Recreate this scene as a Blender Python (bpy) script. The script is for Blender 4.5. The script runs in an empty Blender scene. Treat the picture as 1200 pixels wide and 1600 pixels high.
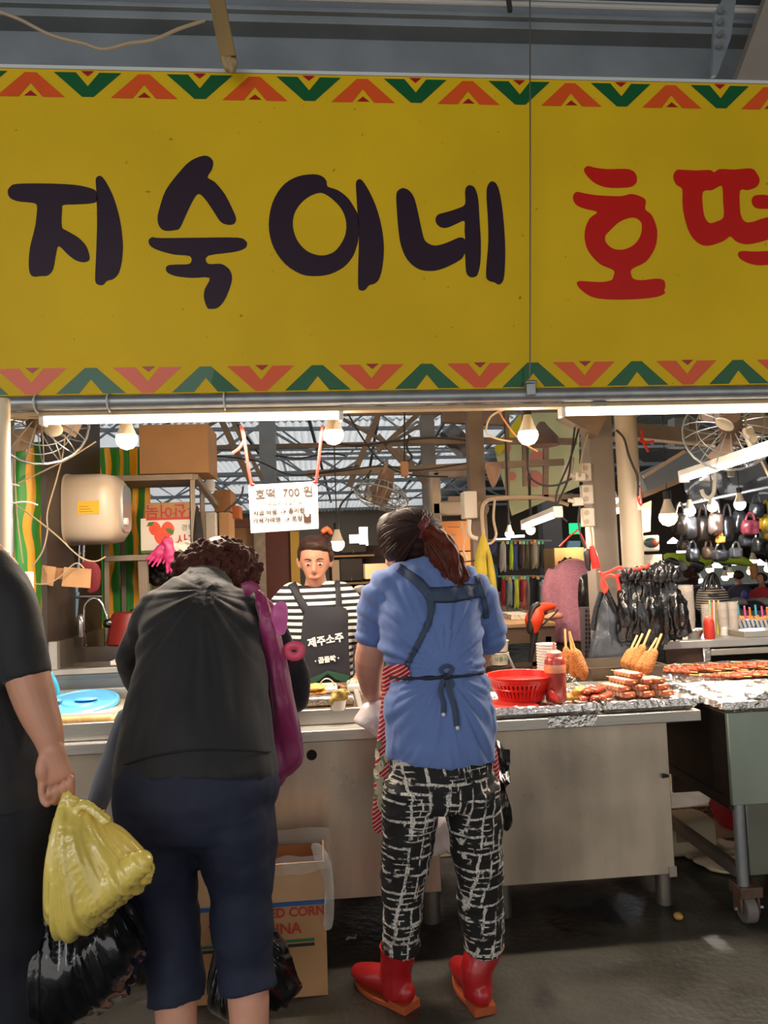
import bpy, bmesh, math, random
import numpy as np
from mathutils import Vector, Matrix, noise, geometry
R = math.radians
SC = bpy.context.scene
COL = SC.collection

# ------------------------------------------------------------ camera
EYE = Vector((0, 0, 1.45)); FPX = 1180.0
ROT = Matrix.Rotation(R(-5), 3, 'Z') @ Matrix.Rotation(R(93.6), 3, 'X') @ Matrix.Rotation(R(-2), 3, 'Z')
cam_d = bpy.data.cameras.new('camera'); cam_d.sensor_fit = 'HORIZONTAL'; cam_d.sensor_width = 36
cam_d.lens = 36 * FPX / 1200; cam_d.clip_start = 0.05; cam_d.clip_end = 200
cam = bpy.data.objects.new('camera', cam_d); COL.objects.link(cam)
cam.matrix_world = Matrix.Translation(EYE) @ ROT.to_4x4(); SC.camera = cam

# ------------------------------------------------------------ world, light, exposure
W = bpy.data.worlds.new('world'); SC.world = W; W.use_nodes = True
W.node_tree.nodes['Background'].inputs[0].default_value = (1.0, .96, .90, 1)
W.node_tree.nodes['Background'].inputs[1].default_value = 1.2
SC.view_settings.view_transform = 'Standard'; SC.view_settings.look = 'None'
SC.view_settings.exposure = 0.0; SC.view_settings.gamma = 1; SC.view_settings.use_curve_mapping = False
SC.cycles.max_bounces = 8; SC.cycles.sample_clamp_indirect = 4
def lamp(name, kind, loc, energy, color, size=0.1, rot=None, size_y=None):
    d = bpy.data.lights.new(name, kind); d.energy = energy; d.color = color
    if kind == 'AREA':
        d.size = size
        if size_y: d.shape = 'RECTANGLE'; d.size_y = size_y
    elif kind == 'SUN': d.angle = size
    else: d.shadow_soft_size = size
    o = bpy.data.objects.new(name, d); o.location = loc; COL.objects.link(o)
    if rot: o.rotation_euler = rot
    return o
lamp('sun', 'SUN', (0, 0, 20), 5.5, (1, .97, .92), .02, (R(-12), R(6), 0))
# daylight entering the aisle from its open end behind the photographer
lamp('aisle_daylight', 'AREA', (-2.6, -2.6, 3.3), 60, (.93, .96, 1), 3.0, (R(58), 0, R(-35)), 2.0)
TUBE_COL = (1.0, .84, .68); BULB_COL = (1.0, .76, .52)

# ------------------------------------------------------------ helpers
def at(px, py, Y):
    d = ROT @ Vector(((px - 600) / FPX, -(py - 800) / FPX, -1)); return EYE + d * (Y / d.y)
def atz(px, py, z):
    d = ROT @ Vector(((px - 600) / FPX, -(py - 800) / FPX, -1)); return EYE + d * ((z - 1.45) / d.z)
def atx(px, py, X):
    d = ROT @ Vector(((px - 600) / FPX, -(py - 800) / FPX, -1)); return EYE + d * (X / d.x)
def lin(h):
    if isinstance(h, str):
        h = h.lstrip('#'); v = [int(h[i:i + 2], 16) / 255 for i in (0, 2, 4)]
    else: v = h
    return [c / 12.92 if c <= .04045 else ((c + .055) / 1.055) ** 2.4 for c in v]
MATS = {}
def M(name, col='808080', rough=.55, metal=0, var=0, vs=6, bump=0, bs=40, emit=0, trans=0, alpha=1, sheen=0,
      coat=0, stretch=(1, 1, 1), spots=None, sss=0):
    if name in MATS: return MATS[name]
    m = bpy.data.materials.new(name); m.use_nodes = True; MATS[name] = m
    nt = m.node_tree; N = nt.nodes; L = nt.links; b = N['Principled BSDF']; c = lin(col)
    b.inputs['Base Color'].default_value = (*c, 1); b.inputs['Roughness'].default_value = rough
    b.inputs['Metallic'].default_value = metal; b.inputs['Alpha'].default_value = alpha
    b.inputs['Transmission Weight'].default_value = trans; b.inputs['Coat Weight'].default_value = coat
    b.inputs['Sheen Weight'].default_value = sheen
    if name.startswith('sign_') or 'hair' in name: b.inputs['Specular IOR Level'].default_value = .22
    if sss:
        b.inputs['Subsurface Weight'].default_value = sss; b.inputs['Subsurface Radius'].default_value = (.02, .008, .004)
    if emit:
        b.inputs['Emission Color'].default_value = (*c, 1); b.inputs['Emission Strength'].default_value = emit
    tc = N.new('ShaderNodeTexCoord'); mp = N.new('ShaderNodeMapping'); L.new(tc.outputs['Object'], mp.inputs[0])
    mp.inputs['Scale'].default_value = stretch
    m['tc'] = 1
    if var:
        n = N.new('ShaderNodeTexNoise'); n.inputs['Scale'].default_value = vs; n.inputs['Detail'].default_value = 6
        L.new(mp.outputs[0], n.inputs[0])
        r = N.new('ShaderNodeValToRGB'); r.color_ramp.elements[0].position = .32; r.color_ramp.elements[1].position = .68
        r.color_ramp.elements[0].color = (*[x * (1 - var) for x in c], 1)
        r.color_ramp.elements[1].color = (*[min(1, x * (1 + var * .6)) for x in c], 1)
        L.new(n.outputs[0], r.inputs[0]); L.new(r.outputs[0], b.inputs['Base Color'])
        last = r.outputs[0]
        if spots:
            n2 = N.new('ShaderNodeTexNoise'); n2.inputs['Scale'].default_value = spots[1]; n2.inputs['Detail'].default_value = 3
            L.new(mp.outputs[0], n2.inputs[0])
            r2 = N.new('ShaderNodeValToRGB'); r2.color_ramp.elements[0].position = spots[2]; r2.color_ramp.elements[1].position = spots[2] + .06
            L.new(n2.outputs[0], r2.inputs[0])
            mx = N.new('ShaderNodeMix'); mx.data_type = 'RGBA'; L.new(r2.outputs[0], mx.inputs[0]); L.new(last, mx.inputs[6])
            mx.inputs[7].default_value = (*lin(spots[0]), 1); L.new(mx.outputs[2], b.inputs['Base Color'])
    if bump:
        n = N.new('ShaderNodeTexNoise'); n.inputs['Scale'].default_value = bs; n.inputs['Detail'].default_value = 4
        L.new(mp.outputs[0], n.inputs[0]); bp = N.new('ShaderNodeBump'); bp.inputs['Strength'].default_value = bump
        bp.inputs['Distance'].default_value = .01; L.new(n.outputs[0], bp.inputs['Height']); L.new(bp.outputs[0], b.inputs['Normal'])
    return m
def nodes(m): return m.node_tree.nodes, m.node_tree.links, m.node_tree.nodes['Principled BSDF']
def math_node(N, L, op, a, b=None):
    n = N.new('ShaderNodeMath'); n.operation = op
    for i, v in enumerate((a, b)):
        if v is None: continue
        if isinstance(v, (int, float)): n.inputs[i].default_value = v
        else: L.new(v, n.inputs[i])
    return n.outputs[0]

def cr(pts, sub, closed=False):
    """Catmull-Rom resampling of a list of equal-length tuples"""
    P = [np.array(p, float) for p in pts]; n = len(P); out = []
    for i in range(n if closed else n - 1):
        g = (lambda k: P[k % n]) if closed else (lambda k: P[min(max(k, 0), n - 1)])
        a, b, c, d = g(i - 1), g(i), g(i + 1), g(i + 2)
        for j in range(sub):
            t = j / sub
            out.append(.5 * (2 * b + (c - a) * t + (2 * a - 5 * b + 4 * c - d) * t * t + (3 * b - a - 3 * c + d) * t ** 3))
    if not closed: out.append(P[-1])
    return out
class MB:
    def __init__(s): s.v = []; s.f = []
    def add(s, v, f):
        k = len(s.v); s.v += [Vector(x) for x in v]; s.f += [[i + k for i in q] for q in f]; return s
    def box(s, c, d, rot=None):
        c = Vector(c); h = Vector(d) / 2
        v = [Vector((x * h.x, y * h.y, z * h.z)) for x in (-1, 1) for y in (-1, 1) for z in (-1, 1)]
        if rot is not None:
            if not isinstance(rot, Matrix): rot = Matrix.Rotation(rot, 3, 'Z')
            v = [rot @ p for p in v]
        return s.add([p + c for p in v], [(0, 1, 3, 2), (4, 6, 7, 5), (0, 4, 5, 1), (2, 3, 7, 6), (0, 2, 6, 4), (1, 5, 7, 3)])
    def bb(s, a, b):   # box from corner to corner
        a = Vector(a); b = Vector(b); return s.box((a + b) / 2, [abs(x) for x in (b - a)])
    def hull(s, a, b): # two quads (4 points each) joined
        return s.add(list(a) + list(b), [(3, 2, 1, 0), (4, 5, 6, 7)] + [(i, (i + 1) % 4, 4 + (i + 1) % 4, 4 + i) for i in range(4)])
    def bar(s, p, q, w, h=None, up=(0, 0, 1)):
        p = Vector(p); q = Vector(q); d = (q - p).normalized(); u = Vector(up)
        if abs(d.dot(u)) > .95: u = Vector((0, 1, 0))
        a = d.cross(u).normalized() * w / 2; b = d.cross(a).normalized() * (h or w) / 2
        return s.hull([p - a - b, p + a - b, p + a + b, p - a + b], [q - a - b, q + a - b, q + a + b, q - a + b])
    def sweep(s, pts, rad, n=12, sub=1, ref=(1, 0, 0), cap=True, closed=False, sq=1.0, round_cap=False):
        rr = [(r, r) if isinstance(r, (int, float)) else r for r in (rad if isinstance(rad, (list, tuple)) else [rad] * len(pts))]
        q = [tuple(p) + tuple(r) for p, r in zip(pts, rr)]
        if sub > 1: q = cr(q, sub, closed)
        q = [np.array(x, float) for x in q]; m = len(q)
        if round_cap and not closed:
            d0 = q[0][:3] - q[1][:3]; d0 /= (np.linalg.norm(d0) + 1e-9); d1 = q[-1][:3] - q[-2][:3]; d1 /= (np.linalg.norm(d1) + 1e-9)
            a = []; b = []
            for t in (.97, .8, .5):
                k = math.sqrt(1 - t * t); e = min(q[0][3:5]); f = min(q[-1][3:5])
                a.append(np.concatenate([q[0][:3] + d0 * e * t, q[0][3:5] * k])); b.append(np.concatenate([q[-1][:3] + d1 * f * t, q[-1][3:5] * k]))
            q = a + q + b[::-1]; m = len(q)
        P = [Vector(x[:3]) for x in q]; ref = Vector(ref); k0 = len(s.v); prev = None
        for i in range(m):
            t = (P[(i + 1) % m] - P[i - 1]) if closed else (P[min(i + 1, m - 1)] - P[max(i - 1, 0)])
            t = t.normalized() if t.length > 1e-9 else Vector((0, 0, 1))
            if prev is None:
                r0 = ref if abs(t.dot(ref)) < .96 else Vector((0, 1, 0))
            else: r0 = prev
            a = (r0 - t * r0.dot(t)).normalized(); prev = a; b = t.cross(a)
            for j in range(n):
                th = 2 * math.pi * j / n; c, d = math.cos(th), math.sin(th)
                if sq != 1: c = math.copysign(abs(c) ** sq, c); d = math.copysign(abs(d) ** sq, d)
                s.v.append(P[i] + a * (c * q[i][3]) + b * (d * q[i][4]))
        for i in range(m if closed else m - 1):
            for j in range(n):
                A = k0 + i * n; B = k0 + ((i + 1) % m) * n
                s.f.append([A + j, A + (j + 1) % n, B + (j + 1) % n, B + j])
        if cap and not closed:
            s.f.append([k0 + j for j in range(n)][::-1]); s.f.append([k0 + (m - 1) * n + j for j in range(n)])
        return s
    def cyl(s, p, q, r, r2=None, n=16): return s.sweep([p, q], [r, r if r2 is None else r2], n=n)
    def lathe(s, c, prof, n=24, axis=None):
        c = Vector(c); k = len(s.v); rm = Vector((0, 0, 1)).rotation_difference(Vector(axis)).to_matrix() if axis else None
        for r, z in prof:
            for j in range(n):
                p = Vector((r * math.cos(2 * math.pi * j / n), r * math.sin(2 * math.pi * j / n), z))
                s.v.append(c + (rm @ p if rm else p))
        for i in range(len(prof) - 1):
            for j in range(n): s.f.append([k + i * n + j, k + i * n + (j + 1) % n, k + (i + 1) * n + (j + 1) % n, k + (i + 1) * n + j])
        if prof[0][0] > 1e-6: s.f.append([k + j for j in range(n)][::-1])
        if prof[-1][0] > 1e-6: s.f.append([k + (len(prof) - 1) * n + j for j in range(n)])
        return s
    def ball(s, c, r, n=14, rot=None):
        r = (r, r, r) if isinstance(r, (int, float)) else r; c = Vector(c); k = len(s.v); m = max(4, n // 2)
        for i in range(m + 1):
            a = math.pi * i / m
            for j in range(n):
                b = 2 * math.pi * j / n; p = Vector((r[0] * math.sin(a) * math.cos(b), r[1] * math.sin(a) * math.sin(b), r[2] * math.cos(a)))
                s.v.append(c + (rot @ p if rot is not None else p))
        for i in range(m):
            for j in range(n): s.f.append([k + (i + 1) * n + j, k + (i + 1) * n + (j + 1) % n, k + i * n + (j + 1) % n, k + i * n + j])
        return s
    def prism(s, pts, off):   # planar outline pushed along off
        n = len(pts); pts = [Vector(p) for p in pts]; off = Vector(off); k = len(s.v); s.v += pts + [p + off for p in pts]
        tri = geometry.tessellate_polygon([pts])
        for t in tri: s.f.append([k + i for i in t]); s.f.append([k + n + i for i in t][::-1])
        for i in range(n): s.f.append([k + i, k + (i + 1) % n, k + n + (i + 1) % n, k + n + i])
        return s
    def flat(s, loops):
        allp = [Vector(p) for l in loops for p in l]; k = len(s.v); s.v += allp
        for t in geometry.tessellate_polygon([[Vector(p) for p in l] for l in loops]): s.f.append([k + i for i in t])
        return s
    def pillow(s, outline, Y, T, K=8, sub=4, nz=0, ns=9, center=None, seed=0, pw=.5, crease=0, lean=0):
        """a filled bag or hanging cloth: outline in photo pixels unprojected at depth Y, swelling T metres both ways"""
        o = [at(p[0], p[1], Y if len(p) < 3 else p[2]) for p in outline]
        o = [Vector(p) for p in cr([tuple(p) for p in o], sub, True)] if sub > 1 else o
        c = at(center[0], center[1], Y) if center else sum(o, Vector()) / len(o); n = len(o); k = len(s.v)
        for side in (-1, 1):
            for i in range(K + 1):
                sc = i / K; d = T * max(0, 1 - sc ** 2.2) ** pw
                for j, p in enumerate(o):
                    q = c.lerp(p, sc); w = 1 - .3 * sc
                    nn = nz * noise.noise(Vector((q.x, q.z, seed + side)) * ns) * (1 if i < K else 0)
                    if crease:
                        tp = o[0]; aa = math.atan2(q.x - tp.x, tp.z - q.z + .03); nn += crease * .45 * noise.noise(Vector((aa * 9, (tp - q).length * 2, seed + side * 3))) * (1 - sc ** 4) * min(1, (tp - q).length / .12)
                    s.v.append(Vector((q.x, q.y + side * d + nn * w + lean * (q.z - c.z), q.z)))
        for sd in (0, 1):
            b = k + sd * (K + 1) * n
            for i in range(K):
                for j in range(n):
                    q = [b + i * n + j, b + i * n + (j + 1) % n, b + (i + 1) * n + (j + 1) % n, b + (i + 1) * n + j]
                    s.f.append(q if sd else q[::-1])
        return s
    def mesh(s, name, origin=None, ang=40, smooth=True):
        me = bpy.data.meshes.new(name); o = Vector(origin) if origin is not None else Vector()
        me.from_pydata([tuple(v - o) for v in s.v], [], s.f); me.update()
        bm = bmesh.new(); bm.from_mesh(me); bmesh.ops.remove_doubles(bm, verts=bm.verts, dist=1e-5)
        bmesh.ops.recalc_face_normals(bm, faces=bm.faces); bm.to_mesh(me); bm.free()
        if smooth:
            me.polygons.foreach_set('use_smooth', [True] * len(me.polygons))
            try: me.set_sharp_from_angle(angle=R(ang))
            except Exception: pass
        return me
    def base(s):
        xs = [v.x for v in s.v]; ys = [v.y for v in s.v]; zs = [v.z for v in s.v]
        return Vector(((min(xs) + max(xs)) / 2, (min(ys) + max(ys)) / 2, min(zs)))
    def build(s, name, mat, parent=None, label=None, cat=None, group=None, kind=None, ang=40, bevel=0, mats=None, me=None):
        org = rootloc(parent) if parent else s.base()
        me = me or s.mesh(name, org, ang)
        o = bpy.data.objects.new(name, me); COL.objects.link(o)
        if mat: me.materials.append(mat)
        if parent: o.parent = parent
        else: o.location = org
        if bevel:
            b = o.modifiers.new('bevel', 'BEVEL'); b.width = bevel; b.segments = 2; b.limit_method = 'ANGLE'; b.angle_limit = R(50)
        tag(o, label, cat, group, kind)
        return o
def rootloc(o):
    while o.parent: o = o.parent
    return o.location.copy()
def tag(o, label=None, cat=None, group=None, kind=None):
    if label: o['label'] = label
    if cat: o['category'] = cat
    if group: o['group'] = group
    if kind: o['kind'] = kind
    return o
def thing(name, label, cat, loc, group=None, kind=None):
    o = bpy.data.objects.new(name, None); o.location = loc; o.empty_display_size = .05; COL.objects.link(o)
    return tag(o, label, cat, group, kind)
KIDS = {}
def kids(o):
    return [c for c in COL.objects if c.parent == o] if o not in KIDS else KIDS[o]
def dup(root, loc, rz=0, label=None, scale=None, rot=None, group=None):
    def cp(o, par):
        c = o.copy(); COL.objects.link(c); c.parent = par
        for k in kids(o): cp(k, c)
        return c
    r = cp(root, None); r.location = loc; r.rotation_euler = rot or (0, 0, rz)
    if label: r['label'] = label
    if group: r['group'] = group
    if scale: r.scale = (scale,) * 3 if isinstance(scale, (int, float)) else scale
    return r
LAB = bpy.data.scenes.new('workbench')     # scratch scene: modifiers are evaluated here, then it is removed
def baked(o):
    LAB.collection.objects.link(o); vl = LAB.view_layers[0]; vl.update(); dg = vl.depsgraph; dg.update()
    return bpy.data.meshes.new_from_object(o.evaluated_get(dg))
def organic(mb, name, voxel, smooth=4, origin=None, folds=None, apex=None):
    """fuse overlapping sweeps into one continuous surface; folds = (amp, (fx,fy,fz) frequency)"""
    me = bpy.data.meshes.new(name); me.from_pydata([tuple(v) for v in mb.v], [], mb.f); me.update()
    bm = bmesh.new(); bm.from_mesh(me); bmesh.ops.recalc_face_normals(bm, faces=bm.faces); bm.to_mesh(me); bm.free()
    t = bpy.data.objects.new('tmp', me)
    r = t.modifiers.new('r', 'REMESH'); r.mode = 'VOXEL'; r.voxel_size = voxel; r.use_smooth_shade = True
    if smooth:
        q = t.modifiers.new('s', 'SMOOTH'); q.factor = .5; q.iterations = smooth
    out = baked(t); out.name = name
    bpy.data.objects.remove(t); bpy.data.meshes.remove(me)
    if folds:
        fl = folds if isinstance(folds, list) else [folds]
        nrm = [v.normal.copy() for v in out.vertices]
        for v, nn in zip(out.vertices, nrm):
            d = 0
            for amp, fr in fl:
                p = Vector((v.co.x * fr[0], v.co.y * fr[1], v.co.z * fr[2]))
                d += amp * noise.noise(p)
            v.co += nn * d
    if apex:
        ap, amp, kk = apex; ap = Vector(ap); nrm = [v.normal.copy() for v in out.vertices]
        for v, nv in zip(out.vertices, nrm):
            d = v.co - ap; rr = d.length; aa = math.atan2(d.x, -d.z + .02)
            q = noise.noise(Vector((aa * kk, rr * 3, (3 if d.y > 0 else 0) + v.co.y * 2))); v.co += nv * amp * (abs(q) * 2 - .4) * min(1, rr / .1)
    if origin is not None:
        o = Vector(origin)
        for v in out.vertices: v.co -= o
    out.polygons.foreach_set('use_smooth', [True] * len(out.polygons))
    return out
def put(me, name, mat, parent, label=None):
    o = bpy.data.objects.new(name, me); me.materials.clear(); me.materials.append(mat); COL.objects.link(o); o.parent = parent
    return tag(o, label)
def strands(m, path_fn, n, r, seg=10, seed=0):
    rg = random.Random(seed)
    for i in range(n):
        pts = path_fn(i, rg); k = len(pts); m.sweep(pts, [r * rg.uniform(.7, 1.2) * (1 if 0 < j < k - 1 else .35) for j in range(k)], n=5, sub=2)
    return m
def text_mesh(body, size, name='lettering', bold=0.0, depth=.0004):
    c = bpy.data.curves.new(name, 'FONT'); c.body = body; c.size = size; c.align_x = 'CENTER'; c.align_y = 'CENTER'
    c.offset = bold; c.extrude = depth; c.resolution_u = 3; c.space_line = 1.15
    t = bpy.data.objects.new('tmp', c)
    me = baked(t); bpy.data.objects.remove(t); me.name = name
    return me
def text(body, size, loc, mat, parent, rot=(R(90), 0, 0), bold=0, name='lettering'):
    me = text_mesh(body, size, name, bold); me.materials.clear(); me.materials.append(mat)
    o = bpy.data.objects.new(name, me); COL.objects.link(o)
    if parent: o.parent = parent; o.location = Vector(loc) - rootloc(parent)
    else: o.location = loc
    o.rotation_euler = rot
    return o

# ------------------------------------------------------------ shared materials
STEEL = M('stainless_steel', 'c2bbb0', .34, .8, .16, 3, .05, 25, stretch=(1, 1, 4))
STEEL_D = M('worn_steel', '8a8178', .42, .85, .25, 4, .08, 30)
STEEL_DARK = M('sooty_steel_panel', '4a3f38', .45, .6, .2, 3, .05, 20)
PAINT = M('grey_painted_steel', '7d858c', .5, .1, .15, 4, .03, 30)
RUSTY = M('brown_painted_steel', '7d6a5a', .6, .15, .25, 5, .05, 40)
GALV = M('galvanised_pipe', '9a9e9f', .4, .7, .15, 14, .05, 60)
CARD = M('cardboard', 'b58a5f', .8, 0, .12, 8, .06, 60)
CARD2 = M('brown_cardboard', '9a6c45', .8, 0, .12, 8, .06, 60)
FOIL = M('crumpled_foil', 'd8d4cf', .24, 1, .05, 8, 1.0, 55)
WHITE = M('white_plastic', 'e6e0d6', .4, 0, .04, 5)
CREAM = M('cream_plastic', 'd9ccba', .35, 0, .05, 4)
BLACKP = M('black_plastic', '111113', .22, 0, 0, 1, .55, 30, coat=.4)
CABLE = M('dark_cable', '2b2623', .6)
CABLE_W = M('pale_cable', 'a89478', .55)
RED_TAPE = M('red_plastic_string', 'e2382a', .45)
WOOD = M('raw_wood', '8d7345', .75, 0, .3, 8, .2, 50, stretch=(1, 1, .15))
BAMBOO = M('bamboo_stick', 'd9a964', .6)
SKIN = M('skin', 'c48d72', .5, 0, .08, 12, .05, 120, sss=.12)
# ------------------------------------------------------------ setting: floor, roofs, girder
FL = M('wet_concrete', '38362f', .55, 0, .4, 1.6, .5, 34, spots=('1a1815', 2.6, .55))
N, L, b = nodes(FL)
n = N.new('ShaderNodeTexNoise'); n.inputs['Scale'].default_value = 3; n.inputs['Detail'].default_value = 5
tc = N.new('ShaderNodeTexCoord'); L.new(tc.outputs['Object'], n.inputs[0])
r = N.new('ShaderNodeValToRGB'); r.color_ramp.elements[0].position = .4; r.color_ramp.elements[0].color = (.28, .28, .28, 1)
r.color_ramp.elements[1].position = .62; r.color_ramp.elements[1].color = (.75, .75, .75, 1); L.new(n.outputs[0], r.inputs[0]); L.new(r.outputs[0], b.inputs['Roughness'])
mb = MB(); nx, ny = 44, 64; x0, x1, y0, y1 = -9, 13, -5, 27
for i in range(nx + 1):
    for j in range(ny + 1):
        x = x0 + (x1 - x0) * i / nx; y = y0 + (y1 - y0) * j / ny
        mb.v.append(Vector((x, y, 0)))
for i in range(nx):
    for j in range(ny):
        a = i * (ny + 1) + j; mb.f.append([a, a + ny + 1, a + ny + 2, a + 1])
mb.build('floor', FL, kind='structure')
mb = MB()   # hairline cracks, a joint between two pours
crk = [(.1, 2.05), (.5, 2.1), (.9, 2.0), (1.4, 2.12), (1.9, 2.06), (2.4, 2.2)]
mb.sweep([(x, y, .0005) for x, y in crk], [(.0025, .0006)] * 6, n=5, sub=6, ref=(0, 1, 0))
mb.sweep([(x - 2.6, y + .32 + .05 * math.sin(x * 5), .0005) for x, y in crk], [(.002, .0006)] * 6, n=5, sub=6, ref=(0, 1, 0))
mb.build('trim_1', M('crack_dark', '151412', .9), kind='structure')
# aisle roof over the photographer, dark decking
mb = MB(); mb.bb((-9, -5, 4.6), (13, 3.45, 4.7)); mb.build('ceiling', M('deck_grey', '5c6268', .7, 0, .1), kind='structure')
# steel girder above the sign
zt = at(600, 52, 3.35).z; zb = at(600, 118, 3.35).z - .1
mb = MB(); mb.bb((-4, 3.35, zb), (6, 3.37, 4.6)); mb.bb((-4, 3.22, zt), (6, 3.37, zt + .02)); mb.bb((-4, 3.25, 3.86), (6, 3.36, 3.9))
mb.bb((-4, 3.22, zb - .015), (6, 3.48, zb)); mb.bb((-4, 3.16, zt + .16), (6, 3.36, zt + .175))
mb.build('trim_2', PAINT, kind='structure', bevel=.003)
mb = MB(); mb.sweep([(-4, 3.19, zt + .03), (6, 3.19, zt + .045)], .012, n=8); mb.sweep([(-4, 3.2, zt + .075), (6, 3.2, zt + .06)], .006, n=6)
mb.build('conduit', M('pale_conduit', 'a9aaa8', .5), label='thin pale conduit running along the grey girder over the sign', cat='conduit')
mb = MB(); mb.bb((-4, 3.05, zt + .205), (.15, 3.2, zt + .3)); mb.build('roof_panel', M('blue_sheet', '2c5a9c', .5), label='strip of blue sheeting at the top left above the girder', cat='sheeting')
# bolted strut at top right
st = thing('steel_strut', 'grey steel strut with bolted plate rising at top right over the sign', 'strut', at(1160, 110, 3.05))
a = at(1142, 135, 3.05); b2 = at(1215, -40, 3.05)
mb = MB(); mb.bar(a + Vector((.06, .05, -.1)), b2 + Vector((.12, .05, .1)), .15, .06, up=(0, 1, 0)); mb.build('strut_beam', M('strut_paint', '8e867e', .5, .1, .1, 4), st)
mb = MB(); mb.prism([at(*p, 3.03) for p in [(1113, 118), (1117, 20), (1128, 0), (1150, 0), (1142, 60), (1120, 118)]], (0, .02, 0)); pl = mb.build('bolt_plate', PAINT, st)
for y in (18, 36, 55, 73):
    mb = MB(); c = at(1127 - y * .04, y, 3.02); mb.cyl(c, c + Vector((0, -.02, 0)), .012, n=6); mb.build('bolt', GALV, pl)
mb = MB(); mb.bb((2.35, 3.1, 3.3), (2.5, 3.3, 4.6)); mb.build('trim_3', PAINT, kind='structure')
# wooden batten hanging in front of the sign's top edge
wb = thing('wooden_batten', 'short wooden batten with frayed taped end hanging over the sign edge', 'batten', at(355, 105, 2.86))
mb = MB(); mb.bar(at(334, -25, 2.86), at(357, 92, 2.86), .062, .035, up=(0, 1, 0)); mb.build('batten', WOOD, wb, bevel=.004)
mb = MB()
for i in range(7): mb.ball(at(350 + i * 2.6, 92 + 5 * (i % 3) + i, 2.855), (.016, .016, .022), 8)
put(organic(mb, 'tape', .004, 2, wb.location, (.004, (60, 60, 60))), 'taped_end', M('old_tape', '9d8560', .7), wb)
mb = MB(); mb.sweep([at(*p, 3.0) for p in [(-10, 15), (30, 30), (80, 55), (130, 68), (162, 77), (200, 68), (240, 62), (280, 45), (320, 32)]], .007, n=8, sub=5)
mb.build('electric_cable', CABLE_W, label='sagging off-white cable strung above the left end of the sign', cat='cable')
mb = MB(); mb.bar(at(793, -15, 3.1), at(797, 18, 3.1), .018); mb.build('cable_tie', CABLE, label='short black strap sticking down from the girder above the sign', cat='strap')
# ------------------------------------------------------------ the banner sign
SY = 2.95
YEL = M('sign_yellow', 'd8b212', .55, 0, .10, 1.6, .02, 40, spots=('8a6c14', 34, .70))
N, L, b = nodes(YEL); YELn = YEL
sg = thing('shop_sign', 'long yellow banner sign with dark and red lettering and zigzag borders', 'sign', (.8, SY, 2.12))
mb = MB(); mb.bb((-1.95, SY, 2.12), (3.5, SY + .05, 3.42)); mb.build('sign_panel', YEL, sg, bevel=.003)
mb = MB(); mb.bb((-1.97, SY - .006, 3.418), (3.52, SY + .056, 3.432)); mb.build('frame_strip', M('white_edge', 'c9cccb', .5), sg)
INK = M('sign_ink_plum', '2a1828', .45, 0, .05, 3); REDI = M('sign_ink_red', 'c01810', .4, 0, .05, 3, coat=.1)
def glyph(name, loops, mat, ox, oy=220, k=.35):
    L2 = [[at(ox + p[0] * k, oy + p[1] * k, SY - .0015) for p in l] for l in loops]
    L2 = [[Vector(p) for p in cr([tuple(q) for q in l], 3, True)] for l in L2]
    MB().flat(L2).build(name, mat, sg)
glyph('letter_stroke', [[(34,228),(45,205),(75,192),(200,190),(330,196),(400,210),(430,226),(434,268),(400,280),(330,284),(282,287),(277,310),(276,383),(300,402),(350,432),(385,470),(400,515),(395,535),(370,542),(335,532),(300,505),(262,470),(250,505),(238,570),(215,600),(180,604),(150,606),(133,590),(128,540),(135,470),(155,390),(163,330),(163,285),(130,275),(80,270),(45,255)]], INK, 0)
glyph('letter_stroke', [[(427,175),(437,158),(455,160),(480,195),(510,260),(535,350),(548,450),(545,530),(530,590),(505,617),(478,625),(460,643),(440,643),(426,630),(425,590),(430,480),(433,350),(430,230)]], INK, 0)
glyph('letter_stroke', [[(905,67),(935,72),(952,95),(945,130),(927,163),(960,185),(1005,240),(1045,320),(1054,350),(1045,370),(1020,375),(985,362),(950,310),(915,260),(887,237),(865,260),(835,320),(805,385),(785,398),(735,401),(710,380),(703,345),(712,300),(740,220),(800,140),(850,90)]], INK, 0)
glyph('letter_stroke', [[(663,445),(680,430),(720,434),(900,432),(1060,432),(1095,445),(1103,462),(1090,482),(1040,497),(928,513),(928,548),(985,549),(1015,565),(1030,585),(1036,615),(1025,660),(1000,715),(970,746),(940,750),(925,745),(910,700),(915,660),(935,612),(860,612),(790,605),(750,590),(740,572),(750,556),(790,552),(848,548),(848,515),(780,508),(710,490),(672,470)]], INK, 0)
glyph('letter_ring', [[(255,149),(295,158),(315,180),(320,204),(365,220),(410,255),(440,300),(454,330),(460,380),(458,430),(450,470),(430,520),(390,565),(330,595),(265,604),(200,595),(130,550),(80,480),(58,400),(62,320),(85,250),(130,190),(190,158)],[(290,232),(340,260),(385,310),(403,370),(395,430),(360,485),(320,508),(275,510),(225,490),(185,445),(165,385),(170,330),(195,285),(235,250)]], INK, 400)
glyph('letter_stroke', [[(446,190),(455,173),(472,175),(500,215),(535,290),(560,380),(571,470),(565,560),(550,615),(530,637),(505,645),(485,667),(465,667),(456,650),(456,560),(459,440),(453,320),(448,240)]], INK, 400)
glyph('letter_stroke', [[(627,235),(645,214),(665,212),(690,228),(710,265),(730,350),(748,430),(765,455),(795,467),(830,462),(870,447),(905,432),(925,433),(933,440),(931,400),(930,358),(900,368),(855,387),(825,386),(805,368),(802,345),(815,328),(850,318),(900,302),(933,283),(933,230),(940,205),(957,198),(978,212),(992,260),(998,350),(1004,450),(1002,540),(990,595),(972,609),(950,605),(937,580),(933,505),(920,525),(880,550),(820,575),(770,581),(720,570),(675,530),(648,470),(636,400),(628,300)]], INK, 400)
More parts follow.
